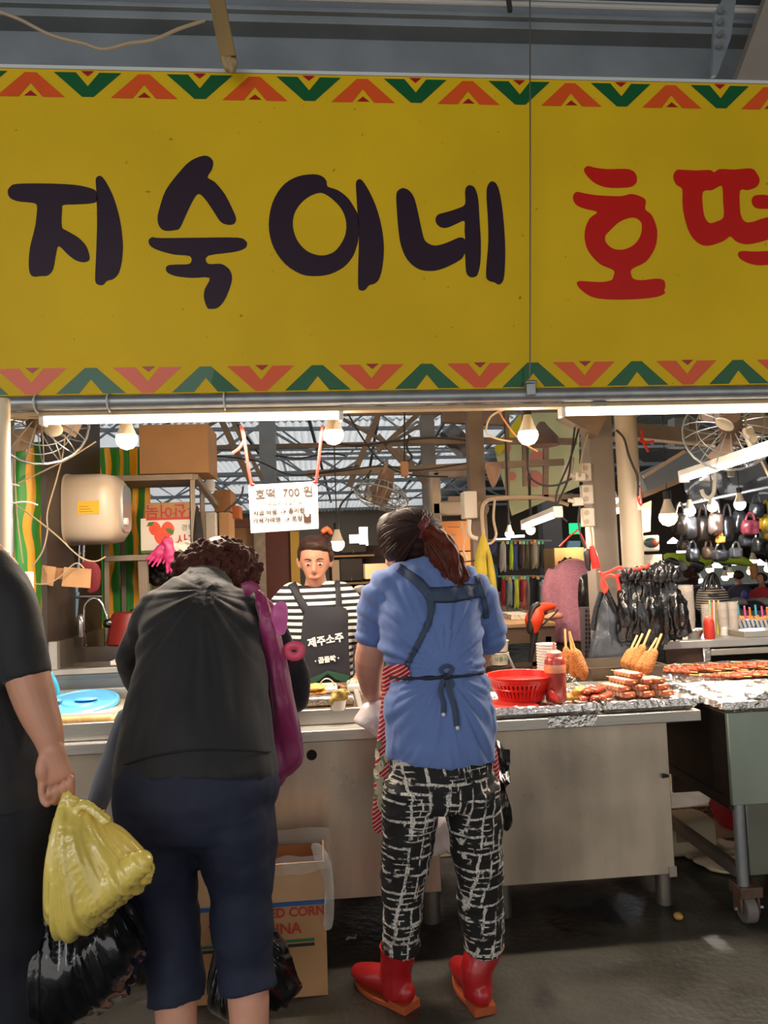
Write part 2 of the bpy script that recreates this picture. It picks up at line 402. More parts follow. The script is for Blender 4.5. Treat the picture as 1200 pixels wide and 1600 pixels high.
glyph('letter_stroke', [[(1030,215),(1042,187),(1058,181),(1075,195),(1090,240),(1103,330),(1112,450),(1112,550),(1105,620),(1085,642),(1065,632),(1040,625),(1027,605),(1030,540),(1037,450),(1035,350),(1030,270)]], INK, 400)
glyph('letter_stroke', [[(378,130),(395,112),(420,118),(480,126),(560,125),(595,133),(613,155),(613,185),(590,205),(540,210),(480,208),(430,190),(395,160)]], REDI, 780)
glyph('letter_ring', [[(330,245),(345,228),(380,234),(440,243),(540,247),(590,237),(635,250),(655,268),(652,305),(680,330),(700,375),(706,420),(695,480),(655,540),(592,573),(592,605),(605,618),(640,622),(700,615),(735,622),(742,650),(737,668),(740,680),(710,695),(640,705),(540,709),(450,705),(400,690),(360,660),(346,635),(360,626),(400,628),(460,630),(500,622),(510,605),(510,577),(450,550),(400,495),(382,440),(385,390),(405,345),(438,318),(390,305),(350,290),(332,268)],[(590,343),(620,350),(637,375),(630,425),(600,465),(555,485),(510,482),(478,455),(474,425),(500,395),(540,360)]], REDI, 780)
glyph('letter_ring', [[(777,160),(790,132),(815,129),(880,132),(940,130),(960,140),(985,126),(1050,128),(1125,123),(1150,145),(1163,175),(1150,205),(1110,220),(1076,222),(1075,300),(1082,340),(1100,362),(1130,362),(1170,348),(1215,338),(1230,335),(1232,305),(1160,303),(1135,290),(1127,265),(1140,245),(1180,240),(1235,240),(1238,150),(1260,125),(1290,150),(1300,300),(1300,430),(1270,470),(1240,440),(1235,425),(1190,445),(1110,462),(1060,450),(1032,427),(1000,448),(930,469),(880,450),(845,400),(825,330),(818,270),(817,215),(790,195)],[(910,228),(950,220),(985,202),(997,210),(1000,270),(1002,340),(970,360),(940,367),(920,345),(910,300)]], REDI, 780)
glyph('letter_stroke', [[(1066,505),(1080,492),(1140,494),(1230,492),(1300,505),(1310,560),(1290,640),(1250,690),(1220,660),(1235,600),(1230,556),(1160,556),(1110,545),(1075,525)]], REDI, 780)
ORN = M('sign_orange', 'd9531f', .4, 0, .05, 3, coat=.25); GRN = M('sign_green', '12582f', .4, 0, .05, 3, coat=.25); RD2 = M('sign_dark_red', 'a3161c', .4, coat=.25)
def chev(cx, zbase, up, mat, half=.13, hh=.1):
    s = 1 if up else -1; y = SY - .0012; z0 = zbase if up else zbase + hh
    pts = [(cx - half, z0), (cx - .022, z0 + s * hh), (cx + .022, z0 + s * hh), (cx + half, z0), (cx + .045, z0), (cx, z0 + s * hh * .56), (cx - .045, z0)]
    MB().flat([[Vector((a, y, b)) for a, b in pts]]).build('border_chevron', mat, sg)
def tri(cx, zb, up, w=.026, h=.022):
    s = 1 if up else -1
    MB().flat([[Vector((cx - w, SY - .0012, zb)), Vector((cx + w, SY - .0012, zb)), Vector((cx, SY - .0012, zb + s * h))]]).build('border_triangle', RD2, sg)
for k in range(-2, 10):
    cx = -1.072 + .4345 * k
    if -1.7 < cx < 3.3:
        chev(cx, 3.305, True, ORN); tri(cx, 3.309, True)
        chev(cx - .004, 2.125, False, ORN); tri(cx, 2.228, False)
    c2 = cx + .2172
    if -1.7 < c2 < 3.3:
        chev(c2, 3.308, False, GRN); tri(c2, 3.414, False); chev(c2, 2.125, True, GRN)
# pipe under the sign with ties, rails
mb = MB(); mb.sweep([(-2.2, 2.95, 2.09), (3.6, 2.95, 2.09)], .029, n=20)
pipe = mb.build('galvanised_pipe', GALV, label='long grey galvanised pipe carrying the bottom edge of the yellow sign', cat='pipe')
for px in (54, 168, 350):
    c = at(px, 625, 2.92); mb = MB(); mb.sweep([c + Vector((0, .045 * math.sin(t), .035 * math.cos(t) - .002)) for t in [k * R(36) for k in range(10)]], .0035, n=6, closed=True)
    mb.v = [v + Vector((0, 0.03, 2.09 - c.z)) for v in mb.v]
    mb.build('cable_tie', M('grey_tie', 'c7c7c2', .5), pipe)
mb = MB(); mb.bb((-1.97, 2.965, 2.045), (3.6, 3.02, 2.062)); mb.build('wooden_rail', M('pale_rail', 'b9a07c', .6, 0, .15, 10), label='thin pale rail under the galvanised pipe below the sign', cat='rail')
wr = thing('wire_rope', 'thin steel wire hanging in front of the sign down to a clamp', 'wire', at(828, 605, 2.9))
MB().sweep([at(828, -20, 2.86), at(828.5, 300, 2.88), at(828, 590, 2.9)], .0032, n=8, sub=4).build('wire', M('wire', '6c665c', .5, .6), wr)
mb = MB(); c = at(829, 606, 2.91); mb.bb(c + Vector((-.018, -.012, -.03)), c + Vector((.018, .03, .03))); mb.cyl(c + Vector((-.022, -.014, .02)), c + Vector((.024, -.014, .02)), .007); mb.build('clamp', GALV, wr, bevel=.002)
# ------------------------------------------------------------ market hall behind the stall
ROOFM = M('translucent_roof_sheet', 'd3d6d8', .5, 0, .12, .9)
N, L, b = nodes(ROOFM)
tr = N.new('ShaderNodeBsdfTranslucent'); tr.inputs[0].default_value = (.78, .80, .82, 1); ms = N.new('ShaderNodeMixShader'); ms.inputs[0].default_value = .62
L.new(b.outputs[0], ms.inputs[1]); L.new(tr.outputs[0], ms.inputs[2]); L.new(ms.outputs[0], N['Material Output'].inputs[0])
HALL_X1 = 3.2
def corrugated(x0, x1, y0, y1, n=14, amp=.02):
    mb = MB(); k = n * 2 + 1
    for i in range(k):
        x = x0 + (x1 - x0) * i / (k - 1); z = amp * (1 if i % 2 else -1)
        mb.v += [Vector((x, y0, z)), Vector((x, y1, z)), Vector((x, y0, z + .006)), Vector((x, y1, z + .006))]
    for i in range(k - 1):
        a = i * 4; mb.f += [[a, a + 4, a + 5, a + 1], [a + 2, a + 3, a + 7, a + 6]]
    return mb
roof = thing('roof', 'translucent sheet roof of the market hall', 'roof', (0, 5, 3.3)); del roof['label']; del roof['category']; roof['kind'] = 'structure'
pm = None; rng = random.Random(3)
for j in range(6):
    for i in range(10):
        y = 4.0 + j * 3.0; x = -6 + i * 1.35
        if pm is None: pm = corrugated(0, 1.4, 0, 3.1).mesh('roof_panel', (0, 0, 0)); pm.materials.append(ROOFM)
        o = bpy.data.objects.new('roof_panel', pm); COL.objects.link(o); o.parent = roof
        o.location = (x, y - 5, .25 - .035 * (y - 4) + .004 * rng.random()); o.rotation_euler = (R(-2), 0, R(rng.uniform(-.3, .3)))
# dark deck over the right half of the hall
mb = MB(); mb.bb((3.0, 3.6, 3.55), (13, 26, 3.62)); mb.build('ceiling_hall', M('dark_deck', '3c3a39', .8, 0, .15), kind='structure')
# far walls of the hall
DW = M('dim_far_wall', '544438', .85, 0, .3, .8)
mb = MB(); mb.bb((-9, 22, 0), (13, 22.2, 5)); mb.build('wall_back', M('far_wall', '8b7c6c', .8, 0, .25, .5), kind='structure')
mb = MB(); mb.bb((-6.2, 3.6, 0), (-6, 22, 5)); mb.build('wall_left', DW, kind='structure')
mb = MB(); mb.bb((12.8, -5, 0), (13, 26, 5)); mb.build('wall_right', DW, kind='structure')
# trusses: each its own thing, chords, webs, gussets
def truss(y, zb, h, x0=-5, x1=4.5, step=1.1, w=.045, mat=RUSTY, lab=''):
    t = thing('roof_truss', lab, 'truss', (0, y, zb), 'roof trusses')
    MB().bar((x0, y, zb), (x1, y, zb), w).build('bottom_chord', mat, t); MB().bar((x0, y, zb + h), (x1, y, zb + h - .12), w).build('top_chord', mat, t)
    x = x0 + .5; k = 0
    while x < x1 - step:
        za = zb if k % 2 else zb + h; zc = zb + h if k % 2 else zb
        MB().bar((x, y, za), (x + step * .8, y, zc), w * .7).build('web_member', mat, t); x += step * .8; k += 1
    return t
truss(5.6, 2.58, .6, lab='nearest brown steel roof truss behind the stall, lowest chord just under the lamps')
truss(7.2, 2.56, .6, step=1.3, lab='second brown steel roof truss behind the stall')
truss(9.2, 2.54, .6, step=1.2, mat=PAINT, lab='grey steel roof truss halfway down the hall')
truss(11.6, 2.5, .6, step=1.2, mat=PAINT, lab='fourth roof truss down the hall, thin and grey')
truss(14.5, 2.45, .6, step=1.5, mat=PAINT, lab='farthest thin grey roof truss in the hall')
for y_, zb_2, lb in ((6.4, 2.7, 'thin brown truss just behind the nearest one'), (8.2, 2.62, 'thin grey truss between the second and third'), (10.4, 2.56, 'thin grey truss past the middle of the hall'), (13, 2.5, 'thin grey truss near the far end of the hall')):
    truss(y_, zb_2, .5, step=.8, w=.028, mat=RUSTY if y_ < 7 else PAINT, lab=lb)
for i_, x_ in enumerate((-2.2, -1.0, -.2, .55, 1.3, 2.1)):
    MB().bar((x_, 5.0, 3.12 - .02 * i_), (x_ + .5, 17, 2.78), .035).build('purlin', PAINT, label='thin grey purlin running down the hall under the roof, %s from the left' % ['first', 'second', 'third', 'fourth', 'fifth', 'sixth'][i_], cat='purlin')
for a, b2, w, lab in [((602, 622), (545, 760), .05, 'long slanting brown brace above the vendor, right of the middle bulb'), ((672, 630), (590, 705), .04, 'slanting brown brace above the ponytailed woman, upper'), ((345, 655), (395, 760), .05, 'slanting brace left of the price card, thicker one'), ((362, 655), (410, 750), .035, 'slanting brace left of the price card, thinner one'), ((620, 700), (665, 755), .05, 'short slanting brace beside the hanging switch, right'), ((590, 680), (640, 735), .04, 'short slanting brace beside the hanging switch, left')]:
    MB().bar(at(*a, 6.4), at(*b2, 6.4), w).build('diagonal_brace', RUSTY, label=lab, cat='brace')
for p, q, w, m, lab in [((672, 690), (675, 870), .12, M('grey_post', '85807c', .6, .1, .1), 'grey steel post seen above the ponytailed woman'),
                        ((413, 665), (420, 760), .14, M('bluegrey_post', '7f8892', .6, .1, .1), 'blue-grey steel post behind the hanging price card')]:
    a = at(*p, 6.8); c = at(*q, 6.8); MB().bar((c.x, c.y, 0), (c.x, c.y, 2.75 if p[0] > 500 else 3.2), w).build('hall_post', m, label=lab, cat='post')
# electric runs and slack wires
def wire(pts, Y, r=.006, mat=CABLE, lab='', name='slack_cable', sub=5):
    P = [at(p[0], p[1], p[2] if len(p) > 2 else Y) for p in pts]
    return MB().sweep(P, r, n=6, sub=sub).build(name, mat, label=lab, cat='cable')
wire([(500, 690), (560, 696), (610, 690), (680, 684), (740, 690)], 5.4, .009, lab='dark cable sagging from left to right just under the nearest truss')
wire([(480, 742), (540, 735), (600, 728), (650, 735), (740, 722)], 5.3, .007, lab='dark cable dipping across the middle under the roof')
wire([(540, 640), (570, 690), (600, 725), (640, 742), (700, 745)], 5.1, .006, lab='thin black cable falling right from the left bulb')
wire([(640, 680), (636, 700), (644, 715), (634, 722)], 4.9, .008, lab='bundle of black wire ends dangling at the junction')
wire([(632, 640), (632, 720)], 4.9, .006, lab='straight black drop wire above the hanging switch')
wire([(580, 735), (560, 760), (535, 785), (530, 800)], 5.0, .007, lab='black wire slanting down to the small caged lamp')
wire([(380, 760), (375, 778), (350, 800)], 4.6, .006, lab='black wire slanting down left of the price card')
wire([(430, 712), (470, 716), (510, 708), (540, 712)], 5.3, .007, lab='looping dark cable over the top right of the price card')
wire([(330, 712), (400, 720), (455, 742), (520, 735), (560, 728)], 5.2, .006, lab='long thin dark cable passing behind the price card')
wire([(772, 628), (790, 660), (815, 690), (840, 705)], 3.6, .004, M('orange_flex', 'a5683a', .5), 'orange flex running down behind the right bulb')
wire([(800, 636), (768, 650), (760, 675), (775, 685), (800, 690)], 3.7, .005, CABLE_W, 'pale flex making a loop left of the right bulb')
wire([(825, 700), (826, 740), (845, 757), (870, 758), (893, 748)], 4.2, .006, lab='black cable hanging in a deep curve under the right bulb')
wire([(905, 668), (890, 720), (870, 770), (872, 800), (886, 815)], 4.3, .006, lab='black cable curving down left of the socket strips')
wire([(790, 690), (793, 760), (795, 822)], 5.4, .007, lab='black lamp cord of the left small hanging bulb')
wire([(828, 740), (829, 812)], 5.2, .007, lab='black lamp cord of the right small hanging bulb')
wire([(700, 880), (740, 876), (760, 868)], 4.9, .005, lab='short black cable behind the boxes by the yellow jacket')
# sagging ball of tangled wire and hanging switch
sw = MB(); c = at(632, 733, 4.9); sw.bb(c - Vector((.025, .02, .05)), c + Vector((.025, .02, .05))); sw.build('hanging_switch', M('tan_plastic', 'b0805a', .6), label='small tan pull switch hanging on a black wire under the roof', cat='switch', bevel=.008)
# wall fan seen from below, caged
def cage_fan(c, r, name, label, tilt, back=None):
    f = thing(name, label, 'fan', c); rm = Matrix.Rotation(tilt[0], 3, 'X') @ Matrix.Rotation(tilt[1], 3, 'Y')
    m = MB()
    for k in range(18):
        a = 2 * math.pi * k / 18
        m.sweep([Vector(c) + rm @ Vector((r * s * math.cos(a), r * s * math.sin(a), z)) for s, z in ((.2, -.06), (.7, -.05), (1, 0), (.7, .06), (.15, .07))], .003, n=5, sub=3)
    for s, z in ((1, 0), (.7, -.05), (.7, .06)):
        m.sweep([Vector(c) + rm @ Vector((r * s * math.cos(R(15 * i)), r * s * math.sin(R(15 * i)), z)) for i in range(24)], .006 if s == 1 else .003, n=6, closed=True)
    m.build('cage', GALV, f)
    m = MB()
    for k in range(3):
        a = 2 * math.pi * k / 3; 
        pts = [Vector(c) + rm @ Vector((r * s * math.cos(a + t), r * s * math.sin(a + t), h)) for s, t, h in ((.15, 0, 0), (.8, -.35, -.015), (.88, .1, 0), (.7, .45, .02), (.2, .4, .01))]
        m.prism(pts, rm @ Vector((0, 0, .004)))
    m.build('blades', M('smoky_blade', '8d7868', .4), f)
    m = MB(); m.sweep([Vector(c) + rm @ Vector((0, 0, z)) for z in (-.05, .05, .16)], [.05, .06, .045], n=14); m.build('motor', M('dusty_motor', '6e5240', .7, 0, .3, 20, .3, 60), f)
    return f
cage_fan(at(595, 775, 4.6), .17, 'ceiling_fan', 'dusty caged fan hanging under the roof above the ponytailed woman', (R(-14), R(18)))
MB().bar(at(605, 720, 4.6), at(592, 765, 4.6), .02).build('fan_bracket', RUSTY, label='rusty hanger bar above the dusty caged fan', cat='bracket')
f2 = cage_fan(at(60, 655, 3.55), .22, 'wall_fan', 'brown caged fan at top left with pale hub above the striped tarp', (R(75), R(25)))
m = MB(); c = at(84, 672, 3.35); m.ball(c, (.04, .008, .03), 14); m.build('hub_cap', CREAM, f2)
f3 = cage_fan(at(1140, 672, 3.6), .22, 'wall_fan', 'brown caged fan at top right with pale oval hub behind the tube light', (R(70), R(-25)))
m = MB(); c = at(1132, 663, 3.4); m.ball(c, (.05, .01, .028), 16, Matrix.Rotation(R(25), 3, 'Y')); m.build('hub_cap', CREAM, f3)
# --- bulbs
BULB = M('bulb_glow', (1, .86, .66), .4, emit=14); BULBC = M('cold_bulb_glow', (.86, .93, 1), .4, emit=12); 
def bulb(c, r, label, group=None, cold=False, cord=None, watts=0):
    t = thing('light_bulb', label, 'bulb', c, group); c = Vector(c)
    m = MB(); m.lathe(c, [(r * .05, -r), (r * .6, -r * .82), (r * .92, -r * .4), (r, 0), (r * .93, r * .35)], 18); m.build('globe', BULBC if cold else BULB, t)
    m = MB(); m.lathe(c, [(r * .93, r * .35), (r * .62, r * 1.1), (r * .42, r * 1.7), (r * .36, r * 2.0), (0.0001, r * 2.02)], 18); m.build('neck', M('bulb_neck', 'e8d6bd', .4), t)
    m = MB(); m.cyl(c + Vector((0, 0, r * 2.0)), c + Vector((0, 0, r * 2.9)), r * .42, n=12); m.build('socket', M('socket_black', '1c1a18', .5), t)
    if cord and c.y < 9: cord = 3.5 - c.z
    if cord: m = MB(); m.cyl(c + Vector((0, 0, r * 2.9)), c + Vector((0, 0, cord)), .004, n=6); m.build('cord', CABLE, t)
    if watts:
        lamp('bulb_light', 'POINT', c - Vector((0, 0, r * 1.15)), watts * 1.25, (.85, .93, 1) if cold else BULB_COL, r)
    return t
bulb(at(198, 686, 3.3), .046, 'glowing warm bulb on the left, under the left end of the tube light', watts=14, cord=.32)
bulb(at(521, 679, 3.3), .046, 'glowing warm bulb by the right string of the price card', watts=14, cord=.32)
bulb(at(825, 680, 3.3), .046, 'glowing warm bulb hanging between the two tube lights', watts=14, cord=.32)
bulb(at(527, 850, 5.2), .05, 'small warm bulb hanging right of the striped vendor face', watts=12, cord=.9)
bulb(at(796, 834, 5.4), .032, 'small warm bulb, left one above the hung clothes', watts=9, cord=.8)
bulb(at(829, 828, 5.2), .034, 'small warm bulb, right one above the hung clothes', watts=9, cord=.8)
bulb(at(1044, 808, 5.0), .062, 'large warm bulb right of the white pole, near the black bags', watts=18, cord=.75)
bulb(at(961, 781, 8), .045, 'tiny warm bulb between grey column and white pole, upper', cord=.6); bulb(at(964, 796, 8.3), .05, 'tiny warm bulb between grey column and white pole, lower', cord=.8)
bulb(at(1113, 792, 6.4), .045, 'warm bulb in front of the hanging handbags', watts=22, cord=.6)
bulb(at(1078, 798, 6.6), .05, 'cold white bulb, left one before the hanging handbags', cold=True, watts=34, cord=.5)
bulb(at(1156, 788, 6.2), .05, 'cold white bulb, right one before the hanging handbags', cold=True, watts=34, cord=.5)
for i, (x, y) in enumerate([(1109, 890), (1133, 902), (1141, 897), (1177, 877), (1172, 893), (1199, 889), (1093, 906)]):
    bulb(at(x, y, 10 + .2 * i), .05 if i != 3 else .065, ['small bulb left of the far shoppers, near the green canopy', 'small bulb above the patterned handbag, left of a pair', 'small bulb above the patterned handbag, right of a pair', 'big warm bulb on the orange post above the far shoppers', 'small bulb low on the orange post by the far shoppers', 'small warm bulb at the right picture edge by the shoppers', 'lowest small cold bulb left of the patterned handbag'][i], cold=i in (1, 6), watts=0)
for i, (x, y) in enumerate([(1119, 884), (1153, 880), (1187, 880), (1052, 846)]):
    m = MB(); c = at(x, y, 11); m.lathe(c, [(.01, .06), (.09, -.01), (.085, -.03), (.001, -.03)], 12); m.build('canopy_lamp', M('cold_lamp', (.85, .93, 1), .4, emit=6), label=['cold flat lamp under the lime canopy, leftmost', 'cold flat lamp under the lime canopy, middle', 'cold flat lamp under the lime canopy, rightmost', 'cold flat lamp beside the white pole top shelf'][i], cat='lamp')
for (x, y, w, h), lab in zip([(577, 842, .05, .11), (586 - 32, 846, .06, .05)], ['tall white lit window far behind the vendor, right one', 'small white lit window far behind the vendor, left one']):
    c = at(x - (9 if w == .05 else 0), y - 4, 9); m = MB(); m.bb(c - Vector((w, .01, h)), c + Vector((w, .01, h))); m.build('far_lamp', M('far_lamp_glow', (1, .97, .92), .4, emit=6), label=lab, cat='lamp')
# exit sign and ceiling lamps deep in hall
m = MB(); c = at(898, 826, 12); m.bb(c - Vector((.09, .02, .09)), c + Vector((.09, .02, .09))); ex = m.build('exit_sign', M('exit_green', (.12, .85, .55), .4, emit=1.2), label='small green lit exit sign far down the hall', cat='sign')
for i, (x, y) in enumerate([(859, 827), (785, 843), (807, 838), (867, 870), (867, 876), (1070, 862), (1180, 735)]):
    m = MB(); c = at(x, y, 13 if i < 6 else 8); m.bb(c - Vector((.13, .05, .02)), c + Vector((.13, .05, .02))); m.build('hall_tube_light', M('far_lamp_glow', (1, .97, .92), .4, emit=6), label=['white hall lamp left of the exit sign', 'white hall lamp over the hung clothes, left', 'white hall lamp over the hung clothes, right', 'upper white lamp left of the purple-shirted person', 'lower white lamp left of the purple-shirted person', 'white hall lamp right of the white pole', 'white lamp over the handbag stall'][i], cat='lamp')
# ------------------------------------------------------------ tube lights
TUBE = M('tube_glow', (1, .93, .82), .4, emit=7)
def tube_light(p, q, label, h=.052, watts=30, face=1):
    p = Vector(p); q = Vector(q); t = thing('tube_light', label, 'light', (p + q) / 2); d = (q - p).normalized()
    m = MB(); m.bar(p + Vector((0, 0, h * .5)), q + Vector((0, 0, h * .5)), .05, .03); m.build('housing', M('fixture_white', 'ddd8cf', .45), t, bevel=.004)
    m = MB(); m.sweep([p - Vector((0, .004, .0)) + d * .012, q - Vector((0, .004, .0)) - d * .012], [(.021, .019)] * 2, n=18); m.build('tube', TUBE, t)
    for e, s in ((p, -1), (q, 1)):
        m = MB(); m.bar(e + Vector((0, 0, h * .15)) - d * .012 * s, e + Vector((0, 0, h * .15)) + d * .008 * s, .056, .066); m.build('end_cap', WHITE, t, bevel=.006)
    c = (p + q) / 2; ln = (q - p).length
    a = lamp('tube_lamp', 'AREA', c + Vector((0, 0, -.03)), watts * 1.15, TUBE_COL, ln * .95, None, .04); a.rotation_euler = (0, 0, math.atan2(d.y, d.x))
    return t
TY = 3.0
tube_light(at(67, 656, TY), at(533, 648, TY), 'lit tube light under the sign on the left, above the shoppers')
tube_light(at(877, 643, TY), at(877, 643, TY) + Vector((1.2, 0, 0)), 'lit tube light under the sign on the right, over the skewers')
tube_light(at(1068, 747, 3.9), at(1215, 700, 3.15), 'lit tube light slanting at the right, over the back worktop', watts=18)
tube_light(at(820, 822, 5.0), at(872, 802, 4.2), 'small slanting tube light far back beside the hung clothes', watts=6)
# fittings clipped to the pipe
for px in (190, 462, 935):
    c = at(px, 633, 2.97); m = MB(); m.bb(c - Vector((.028, .02, .008)), c + Vector((.028, .02, .008))); m.build('fixture_clip', M('clip_grey', '8f857d', .5), label={190: 'small grey clip on the tube light, leftmost', 462: 'small grey clip on the tube light above the price card', 935: 'small grey clip on the right tube light'}[px], cat='clip')
# ------------------------------------------------------------ price card
pc = thing('price_card', 'white price card hung on red strings under the left tube light', 'sign', at(445, 830, 3.12))
CY = 3.12; q = [at(*p, CY) for p in [(388, 758), (496, 752), (498, 826), (392, 833)]]
MB().hull([v + Vector((0, .0, 0)) for v in q], [v + Vector((0, .004, 0)) for v in q]).build('card', M('laminated_card', 'f2ece0', .3), pc)
RXc = Matrix.Rotation(R(90), 3, 'X')
TXD = M('print_brown', '4a3226', .6); TXL = M('print_faint', 'c9a58a', .6)
for body, size, px, py, mt in [('호떡  700 원', .047, 444, 771, TXD), ('어묵꼬치 드릴까요', .021, 441, 784.5, TXL), ('지금 바로  -> 종이컵', .025, 436, 800, TXD), ('가져가려면  -> 포장', .025, 434, 812, TXD)]:
    text(body, size, at(px, py, CY - .002), mt, pc, (R(90), R(-2.2), 0), bold=.0006)
MB().flat([[at(*p, CY - .002) for p in [(474, 803), (477, 803), (477, 806), (480, 808), (483, 806), (483, 802.6), (486, 802.6), (486, 816), (475, 817)]]]).build('bag_icon', TXD, pc)
for pts in ([(376, 665), (382, 690), (388, 730), (393, 756)], [(504, 664), (500, 700), (497, 730), (494, 752)]):
    m = MB(); m.sweep([at(p[0], p[1], 3.1) for p in pts], [(.006, .002)] * len(pts), n=6, sub=3); m.build('red_string', RED_TAPE, pc)
m = MB(); m.sweep([at(*p, 3.1) for p in [(378, 668), (382, 685), (374, 700), (363, 708)]], [(.006, .002)] * 4, n=6, sub=4); m.build('string_tail', RED_TAPE, pc)
for x, y in ((394, 757), (492, 753)):
    m = MB(); m.ball(at(x, y, 3.115), (.012, .006, .006), 8); m.build('knot', RED_TAPE, pc)
# ------------------------------------------------------------ left side of the stall
def bx(x0, y0, x1, y1, Y, dep, mb=None):
    a = at(x0, y1, Y); b2 = at(x1, y0, Y); return (mb or MB()).bb((a.x, Y, a.z), (b2.x, Y + dep, b2.z))
def striped(name, sx, c1, c2, rot=0, wob=.25, ratio=.5, soft=.03, axis='X', rough=.5, bump=0):
    m = M(name, c1, rough); N, L, b = nodes(m)
    tc = N.new('ShaderNodeTexCoord'); sp = N.new('ShaderNodeSeparateXYZ'); mp = N.new('ShaderNodeMapping'); L.new(tc.outputs['Object'], mp.inputs[0])
    mp.inputs['Rotation'].default_value = (0, rot, 0); L.new(mp.outputs[0], sp.inputs[0])
    ns = N.new('ShaderNodeTexNoise'); ns.inputs['Scale'].default_value = 3; ns.inputs['Detail'].default_value = 1; L.new(tc.outputs['Object'], ns.inputs[0])
    v = math_node(N, L, 'MULTIPLY', sp.outputs[axis], sx); v = math_node(N, L, 'ADD', v, math_node(N, L, 'MULTIPLY', ns.outputs[0], wob * 4))
    f = math_node(N, L, 'FRACT', v); g = math_node(N, L, 'SUBTRACT', f, ratio); g = math_node(N, L, 'DIVIDE', g, soft)
    cl = N.new('ShaderNodeClamp'); L.new(g, cl.inputs[0])
    mx = N.new('ShaderNodeMix'); mx.data_type = 'RGBA'; L.new(cl.outputs[0], mx.inputs[0]); mx.inputs[6].default_value = (*lin(c1), 1); mx.inputs[7].default_value = (*lin(c2), 1)
    L.new(mx.outputs[2], b.inputs['Base Color']); return m
TARP = striped('striped_tarp', 13, '2b8a2e', 'f2a61c', wob=.35, ratio=.55)
def curtain(name, xa, xb, zt, zb, Y, mat, label, amp=.02, freq=60, n=60, cat='tarp', slope=0):
    m = MB(); rows = 8
    for j in range(rows + 1):
        z = zb + (zt - zb) * j / rows
        for i in range(n + 1):
            x = xa + (xb - xa) * i / n; y = Y + amp * math.sin(x * freq + .7 * math.sin(z * 5)) + amp * .6 * noise.noise(Vector((x * 9, z * 2, 0))) + slope * (x - xa)
            m.v += [Vector((x, y, z))]
    for j in range(rows):
        for i in range(n): a = j * (n + 1) + i; m.f.append([a, a + 1, a + n + 2, a + n + 1])
    k = len(m.v); m.v += [v + Vector((0, .004, 0)) for v in m.v[:k]]; m.f += [[i + k for i in f][::-1] for f in m.f[:]]
    return m.build(name, mat, label=label, cat=cat)
curtain('striped_tarp', at(22, 800, 3.75).x, at(67, 800, 3.75).x, at(40, 690, 3.75).z, .5, 3.75, TARP, 'narrow strip of green and orange striped tarp at the left picture edge', freq=45)
curtain('striped_tarp', at(143, 800, 4.75).x, at(235, 800, 4.75).x, at(190, 700, 4.75).z, .6, 4.75, TARP, 'green and orange striped tarp hanging behind the water heater and red bin', freq=55)
# white and grey uprights at the far left
m = MB(); m.cyl((at(3, 800, 2.82).x, 2.82, 0), (at(3, 640, 2.82).x, 2.82, 2.08), .028); m.build('white_pole', M('white_pole', 'e2cdae', .5, 0, .05), label='cream white pole at the left picture edge', cat='pole')
gp = thing('grey_pipe_post', 'thin grey pipe post tied with white cable ties beside the striped tarp', 'post', (at(18, 800, 3.7).x, 3.7, 0))
m = MB(); m.cyl((at(16, 900, 3.7).x, 3.7, 0), (at(17, 640, 3.7).x, 3.7, 2.5), .016); m.build('pipe', GALV, gp)
for y in (757, 786):
    c = at(18, y, 3.7); m = MB(); m.sweep([c + Vector((.02 * math.cos(t), .02 * math.sin(t), 0)) for t in [R(30 * k) for k in range(12)]], .0035, n=6, closed=True); m.build('tie', WHITE, gp)
    m = MB(); m.sweep([at(*p, 3.6) for p in ([(22, y), (34, y - 2), (47, y - 1), (59, y + 3)] if y > 770 else [(20, y), (27, y + 1), (30, y + 2)])], .004, n=6, sub=3); m.build('tie', WHITE, gp)
# dark steel side wall of the booth
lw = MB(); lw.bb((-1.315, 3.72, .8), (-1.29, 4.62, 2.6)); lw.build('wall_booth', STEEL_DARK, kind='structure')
LX = -1.29
for pts, lab in [([(28, 755), (70, 735), (110, 715), (150, 690)], 'tan cord rising from the grey pipe post across the dark steel wall'),
                 ([(102, 678), (98, 710), (88, 750), (74, 800), (74, 830), (66, 862), (50, 885)], 'pale cord hanging down the dark steel wall beside the water heater'),
                 ([(26, 790), (55, 810), (90, 838), (115, 862), (132, 874), (150, 877), (165, 870)], 'pale cord slanting down under the water heater'),
                 ([(24, 640), (20, 670), (22, 700), (24, 760), (28, 820), (36, 880)], 'pale cable running down in front of the striped tarp strip'),
                 ([(52, 912), (75, 912), (95, 900), (112, 884), (122, 880), (131, 888)], 'thick white cable curving over the cardboard on the booth wall')]:
    MB().sweep([at(*p, 3.68) for p in pts], .0036, n=6, sub=5).build('cord', CABLE_W, label=lab, cat='cord')
